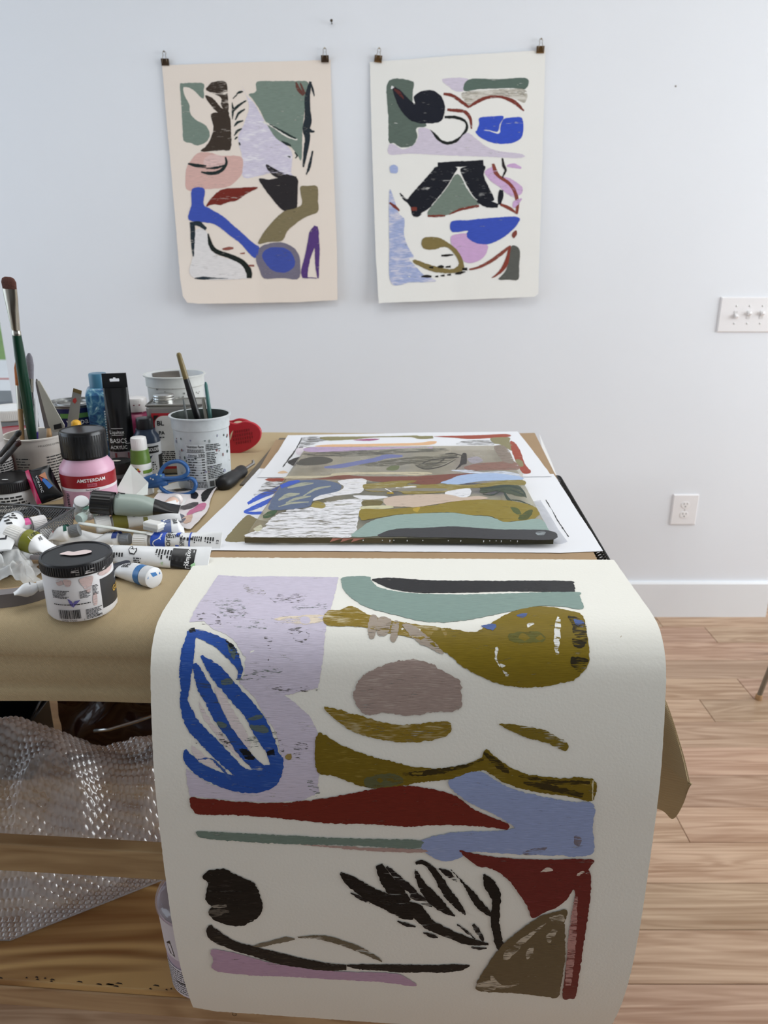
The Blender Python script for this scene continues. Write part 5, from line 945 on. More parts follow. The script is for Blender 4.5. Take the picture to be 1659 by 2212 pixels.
# --- red tape dispenser: two slotted red lobes around a roll
p = on_z(533, 984, ZT); p.y += .02; t = thing('red_tape_dispenser', 'red plastic dispenser with two rounded slotted sides lying behind the tub', 'tape dispenser', p)
rd = pm('#b01f2e', .35, .04)
FP = [(492, 914), (510, 916), (528, 911), (545, 914), (557, 922), (563, 932), (562, 946), (555, 958), (543, 968), (527, 976), (508, 981), (494, 980), (484, 955), (484, 930)]
def lobe_plate(pts, Y0_, dy, nm):
    Q = cat_closed([V(q) for q in pts], 5); f0 = [on_y(q[0], q[1], Y0_) for q in Q]; n_ = len(f0); b = MB(p); bk = [q + V((.002, dy, .001)) for q in f0]
    b.add(f0 + bk, [tuple(range(n_)), tuple(reversed(range(n_, 2 * n_)))] + [(n_ + k, n_ + (k + 1) % n_, (k + 1) % n_, k) for k in range(n_)]); o = b.build(nm, rd, t, bevel=.0015)
    bm = bmesh.new(); bm.from_mesh(o.data); bmesh.ops.recalc_face_normals(bm, faces=bm.faces); bm.to_mesh(o.data); bm.free(); return o
fr_ = lobe_plate(FP, 1.515, .006, 'side_lobe'); lobe_plate([(x - 14, y - 6) for x, y in FP], 1.565, .006, 'side_lobe')
c_ = on_y(520, 945, 1.52); b = MB(p); b.rod(c_, c_ + V((-.012, .046, .004)), [(0, .022), (1, .022)], 28); b.build('tape_roll', pm('#c9b79c', .3, .05), t, smooth=True, sangle=40)
b = MB(p)
for i_ in range(-4, 5):
    for j_ in range(4):
        if abs(i_) + abs(j_ - 1.5) < 5.2:
            A = on_y(523 + i_ * 5 + j_ * 1.0, 931 + j_ * 8 - i_ * .8, 1.5142); b.box((A.x - .0006, A.y - .0006, A.z - .0026), (A.x + .0006, A.y + .0004, A.z + .0026))
b.build('slots', pm('#7a0f1c', .6), fr_)
# --- black gouge / short screwdriver
a0, a1 = on_z(478, 1047, ZT + .013), on_z(549, 1000, ZT + .012); dd = (a1 - a0)
t = thing('stubby_screwdriver', 'short black-handled screwdriver with bent steel shaft beside the tub', 'screwdriver', V((a0.x, a0.y, ZT)))
b = MB(t.location); b.rod(a0, a0 + dd * .62, [(0, .006), (.02, .011), (.12, .0145), (.35, .0150), (.6, .012), (.75, .0105), (.9, .012), (.98, .0115), (1, .009)], 20); b.build('handle', pm('#1b1b1d', .5, .1), t, smooth=True)
b = MB(t.location); b.rod(a0 + dd * .6, a0 + dd * .98, [(0, .0032), (1, .0032)], 12); b.rod(a0 + dd * .97, a0 + dd * .965 + V((0, 0, .007)), [(0, .0032), (1, .0026)], 10); b.build('shaft', STEEL, t, smooth=True, sangle=50)
# --- scissors
t = thing('scissors', 'blue-handled scissors spotted with paint lying on the scraps', 'scissors', on_z(360, 1060, ZT))
bl = pm('#2a5b96', .35, .06); of = t.location
def sy(py): return 1.218 + (1069 - py) * .0002
def sp(px, py, dy=0): return on_y(px, py, sy(py) + dy)
L1 = [sp(q[0], q[1], -.004) for q in cat_closed([V(q) for q in [(345, 1030), (352, 1010), (368, 999), (388, 997), (402, 1006), (406, 1019), (396, 1029), (372, 1033)]], 4)]
L2 = [sp(q[0], q[1]) for q in cat_closed([V(q) for q in [(346, 1048), (370, 1038), (395, 1035), (414, 1034), (423, 1045), (418, 1060), (402, 1068), (376, 1068), (356, 1061)]], 4)]
for nm, Lp in (('finger_loop', L1), ('thumb_loop', L2)):
    b = MB(of); b.wire(Lp, (.0048, .0033), 10, True, flat=(0, 1, 0)); o = b.build(nm, bl, t, smooth=True)
b = MB(of); b.wire([sp(356, 1030, -.004), sp(335, 1034, -.004), sp(310, 1042, -.004), sp(292, 1050, -.004)], [(.005, .006), (.005, .009), (.005, .008), (.004, .005)], 12, flat=(0, 1, 0)); b.build('handle_arm', bl, t, smooth=True)
b = MB(of); b.wire([sp(362, 1042), sp(340, 1044), sp(316, 1047), sp(298, 1050)], [(.005, .005), (.005, .008), (.005, .007), (.004, .004)], 12, flat=(0, 1, 0)); b.build('handle_arm', bl, t, smooth=True)
for dy in (-.003, .001):
    A = sp(300, 1049, dy); d1 = V((-.075, .0, -.014)); b = MB(of); b.rod(A, A + d1, [(0, (.0015, 5)), (.6, (.0012, 4.5)), (1, (.0006, 2))], 8, up=(0, 0, 1)); b.build('blade', STEEL, t)
for q in ((338, 1022, '#d7d3cb'), (325, 1030, '#c9b7b4'), (347, 1024, '#8fc3b4'), (330, 1032, '#d9dcd6')):
    c_ = sp(q[0], q[1] + 4, -.0095); b = MB(of); b.rod(c_ + V((0, .002, 0)), c_, [(0, .0018), (1, .0012)], 8); b.build('paint_spot', pm(q[2], .5), t)
# --- cut cardboard/paper triangle leaning by the pink bottle
q = [on_z(250, 1060, ZT + .030), on_y(282, 1003, 1.215), on_y(320, 1042, 1.165), on_z(318, 1068, ZT + .026), on_z(288, 1074, ZT + .024)]
c_ = V((q[0].x, q[0].y, ZT)); b = MB(c_); b.add(q, [(0, 4, 3, 2, 1)]); o = b.build('folded_paper', pm('#dfe6e1', .6, .03), solid=.0012); o.location = c_; tag(o, 'pale folded paper triangle propped between the tubes and scissors', 'folded paper')
def lie(name, label, pts, z, mat, cat='paper', wav=.002, seed=1):
    P6 = cat_closed([V(q) for q in pts], 6); U = [on_z(q[0], q[1], z) for q in P6]; c_ = V((U[0].x, U[0].y, z)); t = thing(name, label, cat, c_)
    def at(u, v): return V((u, v, z + wav * (noise.noise(V((u * 30, v * 30, seed))) + 1))), V((0, 0, 1))
    S_ = Sheet(t, lambda px, py: tuple(on_z(px, py, z + wav)[:2]), at, inner=.012); o = S_.patch(pts, mat, 'paper', rag=.0006, lift=0, px_step=5); thicken(o, .0006); S_.k = 0; S_.base = .0004; return t, S_
t, S_ = lie('paint_rag', 'crumpled paper rag with pink and black paint smears beside the tub', [(322, 1092), (345, 1066), (385, 1062), (425, 1050), (472, 1047), (462, 1062), (455, 1078), (447, 1104), (420, 1134), (405, 1142), (370, 1128), (335, 1120)], ZT + .0015, pm('#e6dfe0', .7, .05, 60), 'rag', .004)
P = S_.patch; P([(412, 1068), (420, 1062), (428, 1068), (425, 1078), (414, 1078)], paint('#1d1b1c', .1, 60)); P([(438, 1062), (466, 1050), (470, 1052), (455, 1064), (446, 1082), (436, 1082)], paint('#232122', .15, 60)); P([(360, 1058), (420, 1052), (440, 1052), (400, 1060)], paint('#2a2828', .3, 0)); P([(415, 1098), (430, 1088), (445, 1088), (438, 1102), (418, 1110), (402, 1112)], paint('#cf7fa0', .12, 20)); P([(372, 1098), (420, 1084), (428, 1088), (400, 1100)], paint('#5a5556', .35, 20)); P([(378, 1106), (398, 1112), (400, 1124), (386, 1126)], paint('#6d6f7c', .35, 20)); P([(395, 1116), (416, 1112), (410, 1128), (398, 1130)], paint('#d9b9a6', .3, 20)); P([(380, 1078), (405, 1076), (395, 1090), (375, 1090)], paint('#f1eeee', .1, 10))
t, S_ = lie('paper_scrap', 'small torn white paper under the scissors', [(340, 1062), (365, 1046), (396, 1040), (408, 1054), (380, 1068)], ZT + .0006, pm('#ece9e4', .7, .03), 'paper', .001, 4)
# --- wire mesh tray
zr = ZT + .044; C1 = on_z(160, 1098, zr); C2 = on_z(-2, 1088, zr); C3 = on_z(-4, 1193, zr); bx_ = (C2 - C1).normalized(); by_ = (C3 - C1).normalized()
Rb, Rf = C1, C1 + by_ * .165; Lb, Lf = C1 + bx_ * .13, C1 + bx_ * .13 + by_ * .165
t = thing('wire_mesh_tray', 'grey wire mesh tray filled with paint tubes at the bench edge', 'tray', V(((Rb.x + Lf.x) / 2, (Rb.y + Lf.y) / 2, ZT)))
wm = pm('#77787a', .4, .05, metal=.7); of = t.location
def meshwall(A, B_, C_, D_, pitch=.0042):
    """diamond lattice on quad A-B (top) D-C (bottom)"""
    b = MB(of); L_ = (B_ - A).length; Hh = (D_ - A).length; ex_ = (B_ - A) / L_; ez = (D_ - A) / Hh; tap = ((C_ - D_).length) / L_; ofs = (L_ * (1 - tap)) / 2
    def pt(u, v): f = v / Hh; return A + ez * v + ex_ * (u * (1 - f * (1 - tap)))
    n = int((L_ + Hh) / pitch)
    for sgn in (1, -1):
        for k in range(n):
            u0 = k * pitch - (Hh if sgn > 0 else 0); a = (u0, 0); c2 = (u0 + sgn * Hh, Hh)
            if sgn < 0: a = (k * pitch, 0); c2 = (k * pitch - Hh, Hh)
            t0, t1 = 0., 1.; du = c2[0] - a[0]
            for lim in (0, L_):
                tt = (lim - a[0]) / du
                if (du > 0) == (lim == 0): t0 = max(t0, tt)
                else: t1 = min(t1, tt)
            if t1 - t0 < .03: continue
            p0 = pt(a[0] + du * t0, Hh * t0); p1 = pt(a[0] + du * t1, Hh * t1); b.rod(p0, p1, [(0, .0005), (1, .0005)], 4)
    return b
dn = V((0, 0, -.040)); ins = lambda p: p + dn + ((Rb + Lf) / 2 - p) * V((1, 1, 0)).length * 0 + ((V(((Rb.x + Lf.x) / 2, (Rb.y + Lf.y) / 2, p.z)) - p) * .07)
for A, B_ in ((Lb, Rb), (Rb, Rf), (Rf, Lf)): meshwall(A, B_, ins(B_), ins(A)).build('mesh_side', wm, t)
meshwall(ins(Lb), ins(Rb), ins(Rf), ins(Lf), .0050).build('mesh_floor', wm, t)
b = MB(of); b.wire([Lb, Rb, Rf, Lf], .0019, 8, True); b.build('rim', wm, t, smooth=True)
M1 = Lb.lerp(Rb, .48); b = MB(of); b.wire([M1, M1 + V((.012, -.006, -.006)), M1 + V((.022, -.02, -.022)), M1 + V((.028, -.03, -.038))], .0014, 6); b.build('divider_wire', wm, t, smooth=True)
# ================================================================ paint tubes
class TubeS:
    """surface of a lying tube: u along the axis from the cap, v around (metres, 0 = top, + towards the viewer's lower side)"""
    def __init__(s, A, B_, r, sh, wide=1.3, tail=.0012, roll=0, flat0=.25):
        s.A, s.B, s.r = A, B_, r; s.L = (B_ - A).length; s.d = (B_ - A) / s.L; up = V((0, 0, 1)); s.a = s.d.cross(up).normalized()
        if roll: s.a = Matrix.Rotation(roll, 3, s.d) @ s.a
        s.b = s.a.cross(s.d).normalized(); s.sh = sh; s.wide = wide; s.tail = tail; s.f0 = flat0
        if s.b.z < 0 and not roll: s.b = -s.b; s.a = -s.a
    def dims(s, u):
        t = max(0, min(1, (u - s.sh) / (s.L - s.sh)));  k = max(0, (t - s.f0) / (1 - s.f0)); k = k * k * (3 - 2 * k) * .6 + k * .4
        return s.r * (1 + (s.wide - 1) * k), s.r + (s.tail - s.r) * k
    def at(s, u, v, off=0):
        w_, h_ = s.dims(u); a = v / s.r; c, n = math.cos(a), math.sin(a); p = s.A + s.d * u + s.a * (w_ * n) + s.b * (h_ * c); nn = (s.a * (n * h_) + s.b * (c * w_)); nn.normalize(); return p, nn
class Sub:
    def __init__(s, S_, o): s.S, s.o = S_, o
    def at(s, u, v): p, n = s.S.at(u, v); return p - s.o, n
def paint_tube(name, label, cap_px, tail_px, r, zc, zt, cap=('#efeeec', 1.0, .018), bands=(), prints=(), body='#eeeff0', wide=1.3, roll=0, sh=.010, flat0=.25, rough=.3, group=None, Yc=None, Yt=None, ribc=True, bodymat=None):
    A = on_y(*cap_px, Yc) if Yc else on_z(*cap_px, ZT + zc); B_ = on_y(*tail_px, Yt) if Yt else on_z(*tail_px, ZT + zt)
    o = V(((A.x + B_.x) / 2, (A.y + B_.y) / 2, ZT)); t = thing(name, label, 'paint tube', o, group)
    d = (B_ - A).normalized(); cl = cap[2]; S0 = TubeS(A + d * cl, B_, r, sh, wide, roll=roll, flat0=flat0); S = Sub(S0, o); n = 28; vs = []; fs = []; us = [0, sh * .25, sh * .7, sh] + [sh + (S0.L - sh) * k / 16 for k in range(1, 17)]
    for i, u in enumerate(us):
        f = (.55, .62, .93, 1)[i] if i < 4 else 1
        for k in range(n):
            p, nn = S0.at(max(u, sh), 2 * PI * r * k / n); cen = S0.A + S0.d * max(u, sh); p = cen + (p - cen) * f + S0.d * (u - max(u, sh)); vs.append(p - o)
    for j in range(len(us) - 1):
        for k in range(n): fs.append((j * n + k, j * n + (k + 1) % n, (j + 1) * n + (k + 1) % n, (j + 1) * n + k))
    fs.append(tuple(range(n))); fs.append(tuple(reversed(range((len(us) - 1) * n, len(us) * n))))
    ob = mesh_obj('tube_body', vs, fs, bodymat or pm(body, rough, .03, 60), t, smooth=True, sangle=60)
    bm = bmesh.new(); bm.from_mesh(ob.data); bmesh.ops.recalc_face_normals(bm, faces=bm.faces); bm.to_mesh(ob.data); bm.free()
    cr = r * cap[1]; b = MB(o); b.rod(A, A + d * (cl + .001), [(0, cr * .93), (.04, cr), (.96, cr * 1.0), (1, cr * .95)], 32)
    if ribc:
        Mq = d.to_track_quat('Z', 'Y').to_matrix().to_4x4(); bb2 = MB(); ribs(bb2, cr * 1.01, .002, cl - .002, 26, .0003); b.add([A + (Mq @ v) for v in bb2.v], bb2.f)
    b.build('cap', pm(cap[0], .3, .03), t, smooth=True, sangle=35)
    for bd in bands:
        u0, u1, hx = bd[:3]; v0, v1 = bd[3:5] if len(bd) > 3 else (-PI * r, PI * r); decal(S, u0 * S0.L, u1 * S0.L, v0, v1, pm(hx, rough, .03), t, 'colour_band', off=.0004, nu=6, nv=24)
    for q in prints:
        k = q[0]
        if k == 't': text(S, q[1], q[2] * S0.L, q[3], q[4], pm(q[6] if len(q) > 6 else '#1b1b1d', .5), t, rot=q[5], bold=.015, off=.0009)
        elif k == 's': small_print(S, q[1] * S0.L, q[2] * S0.L, q[3], q[4], q[5], INK, t, rot=q[6], seed=int(q[1] * 100) + 7, off=.0009)
        elif k == 'p': poly_decal(S, [(u * S0.L, v) for u, v in q[1]], pm(q[2], .4), t, 'print_mark', off=.0009)
        elif k == 'b': barcode(S, q[1] * S0.L, q[2] * S0.L, q[3], q[4], INK, t, off=.001)
    return t, S, S0
# blue-and-white gouache tube
paint_tube('gouache_tube', 'white gouache tube with royal blue bands and a white cap', (292, 1166), (478, 1172), .0115, .014, .0135, ('#f0efec', 1.05, .020), [(.06, .26, '#2f57c4'), (.575, .595, '#2f57c4'), (.40, .45, '#2f57c4', -.030, -.004), (.40, .45, '#2f57c4', .008, .030)],
           [('p', [(.09, .008), (.115, .012), (.20, -.001), (.215, -.004), (.20, -.005), (.10, .004)], '#f4f4f2'), ('p', [(.185, .0), (.205, .002), (.215, -.008), (.19, -.007)], '#f4f4f2'), ('t', 'GOUACHE', .305, -.004, .0085, -90), ('s', .33, .39, -.014, .006, 8, 90), ('t', 'COBALT', .475, .003, .0045, -90), ('t', 'BLUE', .505, .003, .0045, -90), ('s', .52, .56, -.010, .008, 4, 90), ('s', .64, .72, -.008, .006, 5, 90), ('s', .80, .88, -.008, .006, 4, 90), ('t', '13', .95, .0, .005, -90)], wide=1.35, roll=.95)
# white tube with black brand block
paint_tube('white_acrylic_tube', 'fat white acrylic tube with a black label block near its crimped end', (226, 1198), (452, 1207), .0135, .015, .012, ('#ecebea', 1.0, .010), [(.63, .86, '#161617', -.010, .020)],
           [('s', .06, .12, -.002, .016, 5, 90), ('p', [(.20, -.002), (.22, .004), (.27, .005), (.29, -.001), (.28, -.005), (.25, -.003), (.23, -.008), (.21, -.007)], '#2a2a2c'), ('p', [(.207, -.002), (.225, .0025), (.265, .0035), (.28, -.001), (.272, -.0035), (.25, -.0015), (.228, -.0062), (.215, -.0055)], '#f0f0f0'), ('s', .26, .34, .008, .016, 3, 0), ('p', [(.375, -.014), (.380, -.014), (.385, .014), (.380, .014)], '#9a9a9c'), ('s', .50, .60, -.010, .012, 6, 90), ('t', 'Liquitex', .80, .003, .0085, -90, '#f2f2f2'), ('s', .66, .72, -.004, .014, 3, 90), ('p', [(.835, -.008), (.845, -.008), (.845, .016), (.835, .016)], '#f2f2f2'), ('p', [(.765, -.004), (.772, -.004), (.772, .012), (.765, .012)], '#f2f2f2'), ('p', [(.53, .012), (.56, .010), (.55, .016)], '#b9cfae'), ('p', [(.83, .010), (.87, .006), (.88, .012), (.84, .014)], '#a9d6a4')], wide=1.35, sh=.004, ribc=False, roll=.7)
# rolled white tube with blue mark on its cap (lies with the cap towards the viewer)
t, S, S0 = paint_tube('blue_dotted_cap_tube', 'flattened white tube whose white cap end carries blue scribbles', (333, 1248), (238, 1224), .0125, .014, .008, ('#dfe0e2', 1.05, .014), [(.02, .16, '#2f74b4')], [('s', .35, .50, -.010, .004, 4, 90), ('t', 'ml', .62, .0, .006, -80), ('p', [(.80, -.003), (.86, -.004), (.87, .002), (.82, .003)], '#5b4046')], wide=1.45, ribc=False)
A = S0.A - S0.d * .0145; fl = Flat(A - V(t.location), (V((0, -1, 0)).cross(S0.d)) if False else S0.d.cross(V((0, 0, 1))), (0, 0, 1))
for q in [((-.002, .004), (.003, .005), (.001, .001), (.004, -.001), (.002, -.006), (-.002, -.005), (-.001, -.002), (-.004, .0)), ((-.006, .003), (-.005, .002), (-.005, -.004), (-.0065, -.003)), ((.005, .003), (.007, .0), (.006, -.004), (.0055, -.001))]: poly_decal(fl, [(-a * 1.6, b_ * 1.6) for a, b_ in q], pm('#3f7fc0', .5), t, 'blue_scribble', off=-.0006)
# navy marker cap
A, B_ = on_z(236, 1236, ZT + .010), on_z(284, 1222, ZT + .011); t = thing('navy_marker', 'dark navy marker with rounded cap lying behind the jar', 'marker', V((A.x, A.y, ZT))); dv = (B_ - A)
b = MB(t.location); b.rod(A - dv * .2, B_, [(0, .009), (.85, .0092), (.95, .008), (1, .004)], 20); b.build('cap', pm('#1b2130', .4, .05), t, smooth=True, sangle=50); b = MB(t.location); b.rod(A - dv * 1.3, A - dv * .2, [(0, .004), (.05, .0075), (1, .008)], 18); b.build('barrel', pm('#d9d9da', .4), t, smooth=True, sangle=50)
# dark green-grey tube on top of the pile, black cap facing left
paint_tube('grey_green_tube', 'sage green tube with large black cap lying on top of the pile', (197, 1084), (388, 1100), .0165, .052, .034, ('#0b0b0c', 1.03, .030), [(.0, .03, '#0b0b0c'), (.62, 1.0, '#121213')], [('s', .05, .10, -.012, .012, 2, 90), ('t', 'LIGHT', .075, .004, .005, -90)], body='#9aa79f', wide=1.15, flat0=.35, sh=.006, roll=0)
# olive-banded tube below it
paint_tube('olive_band_tube', 'white tube with olive colour bands under the sage green tube', (206, 1134), (386, 1102), .0135, .018, .022, ('#eeeeec', .95, .020), [(.04, .24, '#7d7a35', -.022, .030), (.46, .56, '#8a8745', -.028, -.004), (.46, .52, '#8a8745', .006, .02)], [('p', [(.12, -.020), (.24, -.006), (.24, -.020)], '#f0f0ee'), ('t', 'OLIVE', .36, -.006, .0085, -70), ('s', .70, .86, -.012, .006, 4, 90), ('p', [(.655, -.018), (.660, -.018), (.668, .018), (.663, .018)], '#3c3c3e')], wide=1.35, roll=.8)
paint_tube('smudged_tube', 'small white tube end smudged with orange and violet behind the olive tube', (384, 1078), (345, 1112), .010, .022, .018, ('#e9e3e0', .9, .008), [(.15, .8, '#d9b7a5', -.012, .016)], (), wide=1.1, ribc=False)
# blue-grey tube with barcode, standing tilted with round end up
t, S, S0 = paint_tube('barcode_tube', 'white tube with blue-grey rounded end and barcode behind the gouache tube', (330, 1150), (398, 1146), .017, .018, .016, ('#dad9d7', .62, .012), [(.0, .42, '#5c6b95')], [('p', [(.10, -.014), (.40, -.016), (.40, .004), (.12, .008)], '#eef0f2'), ('b', .20, .38, -.012, -.001), ('p', [(.10, .001), (.28, -.004), (.22, .010), (.08, .012)], '#f3f3f3'), ('s', .50, .80, -.004, .010, 4, -8)], wide=1.0, flat0=.5, sh=.014)
paint_tube('grey_cap_blue_tube', 'white tube with dark blue band and faceted grey cap', (281, 1164), (196, 1170), .0115, .016, .010, ('#8a8f97', .72, .013), [(.03, .20, '#2a3f86', -.012, .020)], [('s', .24, .42, -.008, .012, 5, 90), ('p', [(.30, .008), (.38, .010), (.36, .015), (.31, .014)], '#a8506e')], wide=1.2, sh=.008)
paint_tube('white_capped_tube', 'white tube with big white cap end-on beside the tray', (86, 1166), (232, 1163), .0155, .017, .006, ('#e9e8e6', 1.0, .016), [], [('p', [(.0, .006), (.01, .018), (.02, .018), (.02, .006)], '#c07f7c')], wide=1.2, ribc=False)
paint_tube('teal_band_tube', 'white tube with dark green band and grey cap leaning on the tray', (172, 1144), (108, 1160), .0115, .030, .022, ('#777b7e', .75, .012), [(.06, .22, '#1d5c4c', -.012, .016)], [('s', .26, .5, -.008, .012, 5, 90)], wide=1.1, sh=.008)
# clear glass-like dropper tube and long white brush handle
paint_tube('clear_tube', 'crumpled clear plastic tube with green streaks between the white tubes', (170, 1122), (214, 1096), .010, .030, .034, ('#cfe0da', .7, .010), [(.1, .45, '#5f8c7c', -.004, .004)], (), wide=1.3, bodymat=clearfilm('#cfe0da', .35, .05, .35, .1))
A, B_ = on_z(170, 1130, ZT + .036), on_z(318, 1152, ZT + .026); t = thing('white_spatula', 'long thin white spatula handle lying across the tubes', 'spatula', V((A.x, A.y, ZT))); b = MB(t.location); b.rod(A, B_, [(0, (.003, .5)), (.1, (.0045, .4)), (.6, (.004, .4)), (.85, (.003, .5)), (1, (.0025, .5))], 12); b.build('handle', pm('#dfe3de', .4, .05), t, smooth=True)
A2 = B_ + (B_ - A) * .08; b = MB(t.location); b.rod(B_, A2, [(0, (.003, .5)), (.3, (.005, .2)), (1, (.006, .15))], 12); b.build('blade', pm('#d8d6d0', .4), t, smooth=True)
A, B_ = on_z(315, 1130, ZT + .036), on_z(341, 1146, ZT + .030); t = thing('flat_white_cap', 'flat rectangular white cap with ridged grey edge on the pile', 'cap', V((A.x, A.y, ZT))); b = MB(t.location); Mx = Matrix.Translation(A) @ Matrix.Rotation(math.radians(-28), 4, 'Z'); b.box((0, -.006, -.004), (.028, .008, .004), Mx); b.build('cap_top', pm('#e8e7e3', .4), t, bevel=.0015); b = MB(t.location); b.box((.001, -.0068, -.007), (.027, .006, -.003), Mx); b.build('ridged_edge', pm('#aeadaa', .5), t)
paint_tube('small_white_tube', 'short white tube with dark teal shoulder standing beside the pink bottle', (176, 1082), (173, 1114), .0115, .050, .020, ('#e8eaec', .9, .006), [(.04, .12, '#34565e', -.02, .02)], [('s', .2, .42, -.008, .008, 3, 90), ('p', [(.5, -.007), (.8, -.007), (.8, .007), (.5, .007)], '#2a2a2c'), ('p', [(.54, -.0055), (.76, -.0055), (.76, .0055), (.54, .0055)], '#eeeeee')], wide=1.05, flat0=.6)
# tubes lying in the tray
paint_tube('grey_capped_tube', 'white tube with grey cap lying in the mesh tray', (36, 1116), (-6, 1190), .0145, .050, .046, ('#8b9096', .62, .012), [], [('s', .16, .30, -.010, .010, 3, 60), ('s', .36, .46, -.008, .008, 2, 60), ('p', [(.62, -.006), (.78, -.006), (.78, .008), (.62, .008)], '#26262a'), ('p', [(.65, -.004), (.75, -.004), (.75, .006), (.65, .006)], '#eeeeee')], wide=1.1)
paint_tube('pink_band_tube', 'white tube with hot pink band lying in the mesh tray', (97, 1126), (20, 1142), .0095, .034, .036, ('#e9e6e6', 1.0, .020), [(.08, .36, '#e0589b', -.012, .016), (.0, .04, '#5a5457')], (), wide=1.15)
paint_tube('olive_tube', 'white-capped tube of olive paint lying over the front of the mesh tray', (18, 1152), (108, 1186), .0145, .052, .036, ('#e7e5e0', .85, .022), [(.12, .48, '#7d7f22', -.02, .045)], [('p', [(.30, -.004), (.52, -.010), (.52, .012), (.34, .010)], '#f0f0ee'), ('t', 'OLI', .42, .002, .006, -90), ('t', 'VE', .62, .0, .006, -90)], wide=.9, flat0=.1, sh=.012)
# ================================================================ more jars and bottles
t, p, s, lid = jar('sample_jar', 'white jar with flat black lid and printed sticker behind the mesh tray', 22, 1.115, .038, .066, .018, '#e4e4e4', '#1a1a1c', .97, .004)
small_print(s, -.030, .030, .024, .044, 4, INK, t, seed=61); decal(s, -.030, -.018, .028, .040, BLACK, t, 'square_code', off=.0005); small_print(s, -.029, .032, .004, .020, 3, INK, t, seed=62, fill=.7)
poly_decal(Flat((0, 0, .066), (1, 0, 0), (0, 1, 0)), ell(.006, -.018, .005, .002), WHITE, lid, 'paint_dab', off=.0004)
q4 = [on_y(56, 1019, 1.112), on_y(106, 1004, 1.125), on_y(137, 1070, 1.098), on_y(82, 1090, 1.085)]
t = thing('pink_black_tube', 'black and pink acrylic pouch tube with orange and blue triangle logo', 'paint tube', V((q4[3].x, q4[3].y, ZT))); eu = (q4[1] - q4[0]); ev = (q4[3] - q4[0]); nn_ = eu.cross(ev).normalized(); nn_ = nn_ if nn_.y < 0 else -nn_
def pouch(u, v, off=0):
    u_ = u; c_ = q4[0].lerp(q4[1], u).lerp(q4[3].lerp(q4[2], u), v); return c_ + nn_ * (.009 * math.sin(PI * min(1, max(0, u))) ** .7 * math.sin(PI * min(1, max(0, v))) ** .5 + off) - t.location
b = MB(); b.grid(lambda u, v: pouch(.13 + .87 * u, v), 20, 16); b.grid(lambda u, v: pouch(1 - .87 * u, v) - nn_ * (.004 + .02 * math.sin(PI * (1 - u)) * math.sin(PI * v)), 20, 16); b.build('pouch', pm('#0d0d10', .2, .1), t, smooth=True)
b = MB(); b.grid(lambda u, v: pouch(.14 * u, v, .0004), 4, 16); b.build('pink_edge', pm('#c22a5e', .3, .05), t, smooth=True, solid=.002)
class PS:
    def at(s_, u, v): return pouch(u, v), nn_
ps = PS(); poly_decal(ps, [(.45, .28), (.74, .22), (.72, .48), (.60, .40)], pm('#b86a30', .3), t, 'orange_triangle', off=.0012); poly_decal(ps, [(.50, .44), (.62, .40), (.80, .68), (.62, .74)], pm('#2f6fc0', .3), t, 'blue_triangle', off=.0013); poly_decal(ps, [(.44, .30), (.56, .42), (.48, .48)], pm('#b03a34', .3), t, 'red_triangle', off=.0012)
vv_, ff_ = text_mesh('ACRYLIC', .01); mesh_obj('lettering', [ps.at(.36 - y * .13, .52 + x * .13)[0] + nn_ * .0015 for x, y in vv_], ff_, pm('#d8d8da'), t)
b = MB(); b.box((-.030, -.02, 0), (.030, .02, .017)); o = b.build('paint_box', pm('#171416', .35, .05), bevel=.001); o.location = placed(98, 1.105, 1.03); o.rotation_euler = (0, 0, .06); tag(o, 'low black carton lying under the black and pink tube', 'box'); small_print(Flat((0, -.0202, .008), (1, 0, 0), (0, 0, 1)), -.026, .026, -.003, .005, 2, pm('#b09a62'), o, seed=66)
# far-left things
t, p, s, lid = jar('red_label_bottle', 'white bottle with dense print and red cap side at the bench edge', -10, 1.16, .026, .150, .040, '#d9d5d3', '#cfcac8', .7, .03, cat='bottle', lid_r=.018, rib=False)
small_print(s, -.004, .040, .006, .082, 20, INK, t, seed=71, ragged_right=False); decal(s, .040, .052, .005, .085, pm('#a01c2c', .4), t, 'red_stripe')
t, p, s, lid = jar('red_tub', 'dark red tub with pale print behind the brush tub', 36, 1.30, .036, .100, .012, '#7c0f1d', '#8a1826', .98, .003, cat='tub'); small_print(s, -.012, .020, .010, .05, 6, pm('#c98f92'), t, seed=72)
t, p, s, lid = jar('white_lid_jar', 'grey jar with rounded white lid behind the brushes', 36, 1.42, .043, .118, .020, '#83878b', '#e9e9e8', .96, .004)
# valspar can
Yv = 1.47; p = placed(168, Yv, 1.08); t = thing('paint_can', 'dark blue round paint can with green stripe and white lettering', 'paint can', p); hv = ztop(Yv, 867) - ZT
b = MB(); b.lathe([(.050, 0), (.052, .002), (.051, .004), (.051, hv - .004), (.053, hv - .002), (.053, hv), (.049, hv), (.048, hv - .004), (.034, hv - .004), (.033, hv - .001), (.031, hv - .001), (.030, hv - .005)], n=44); b.build('can_body', pm('#8d8d8b', .3, .05, metal=.8), t, smooth=True, sangle=35)
s = Cyl(p, .0512, .0512, hv); decal(s, -.075, .075, .004, hv - .006, pm('#10184a', .35, .05), t, 'blue_wrap', nu=40); decal(s, -.028, .05, hv - .024, hv - .015, pm('#5f8f4a', .4), t, 'green_stripe', off=.0007, nu=24); decal(s, -.075, .02, .030, .046, pm('#7d1530', .4), t, 'red_stripe', off=.0007, nu=24); text(s, 'valspar', .006, hv - .031, .017, WHITE, t, off=.001)
poly_decal(Flat((0, 0, hv), (1, 0, 0), (0, 1, 0)), ell(.02, -.01, .020, .012), pm('#d8d8d6', .5), t, 'paint_skin', off=-.003)
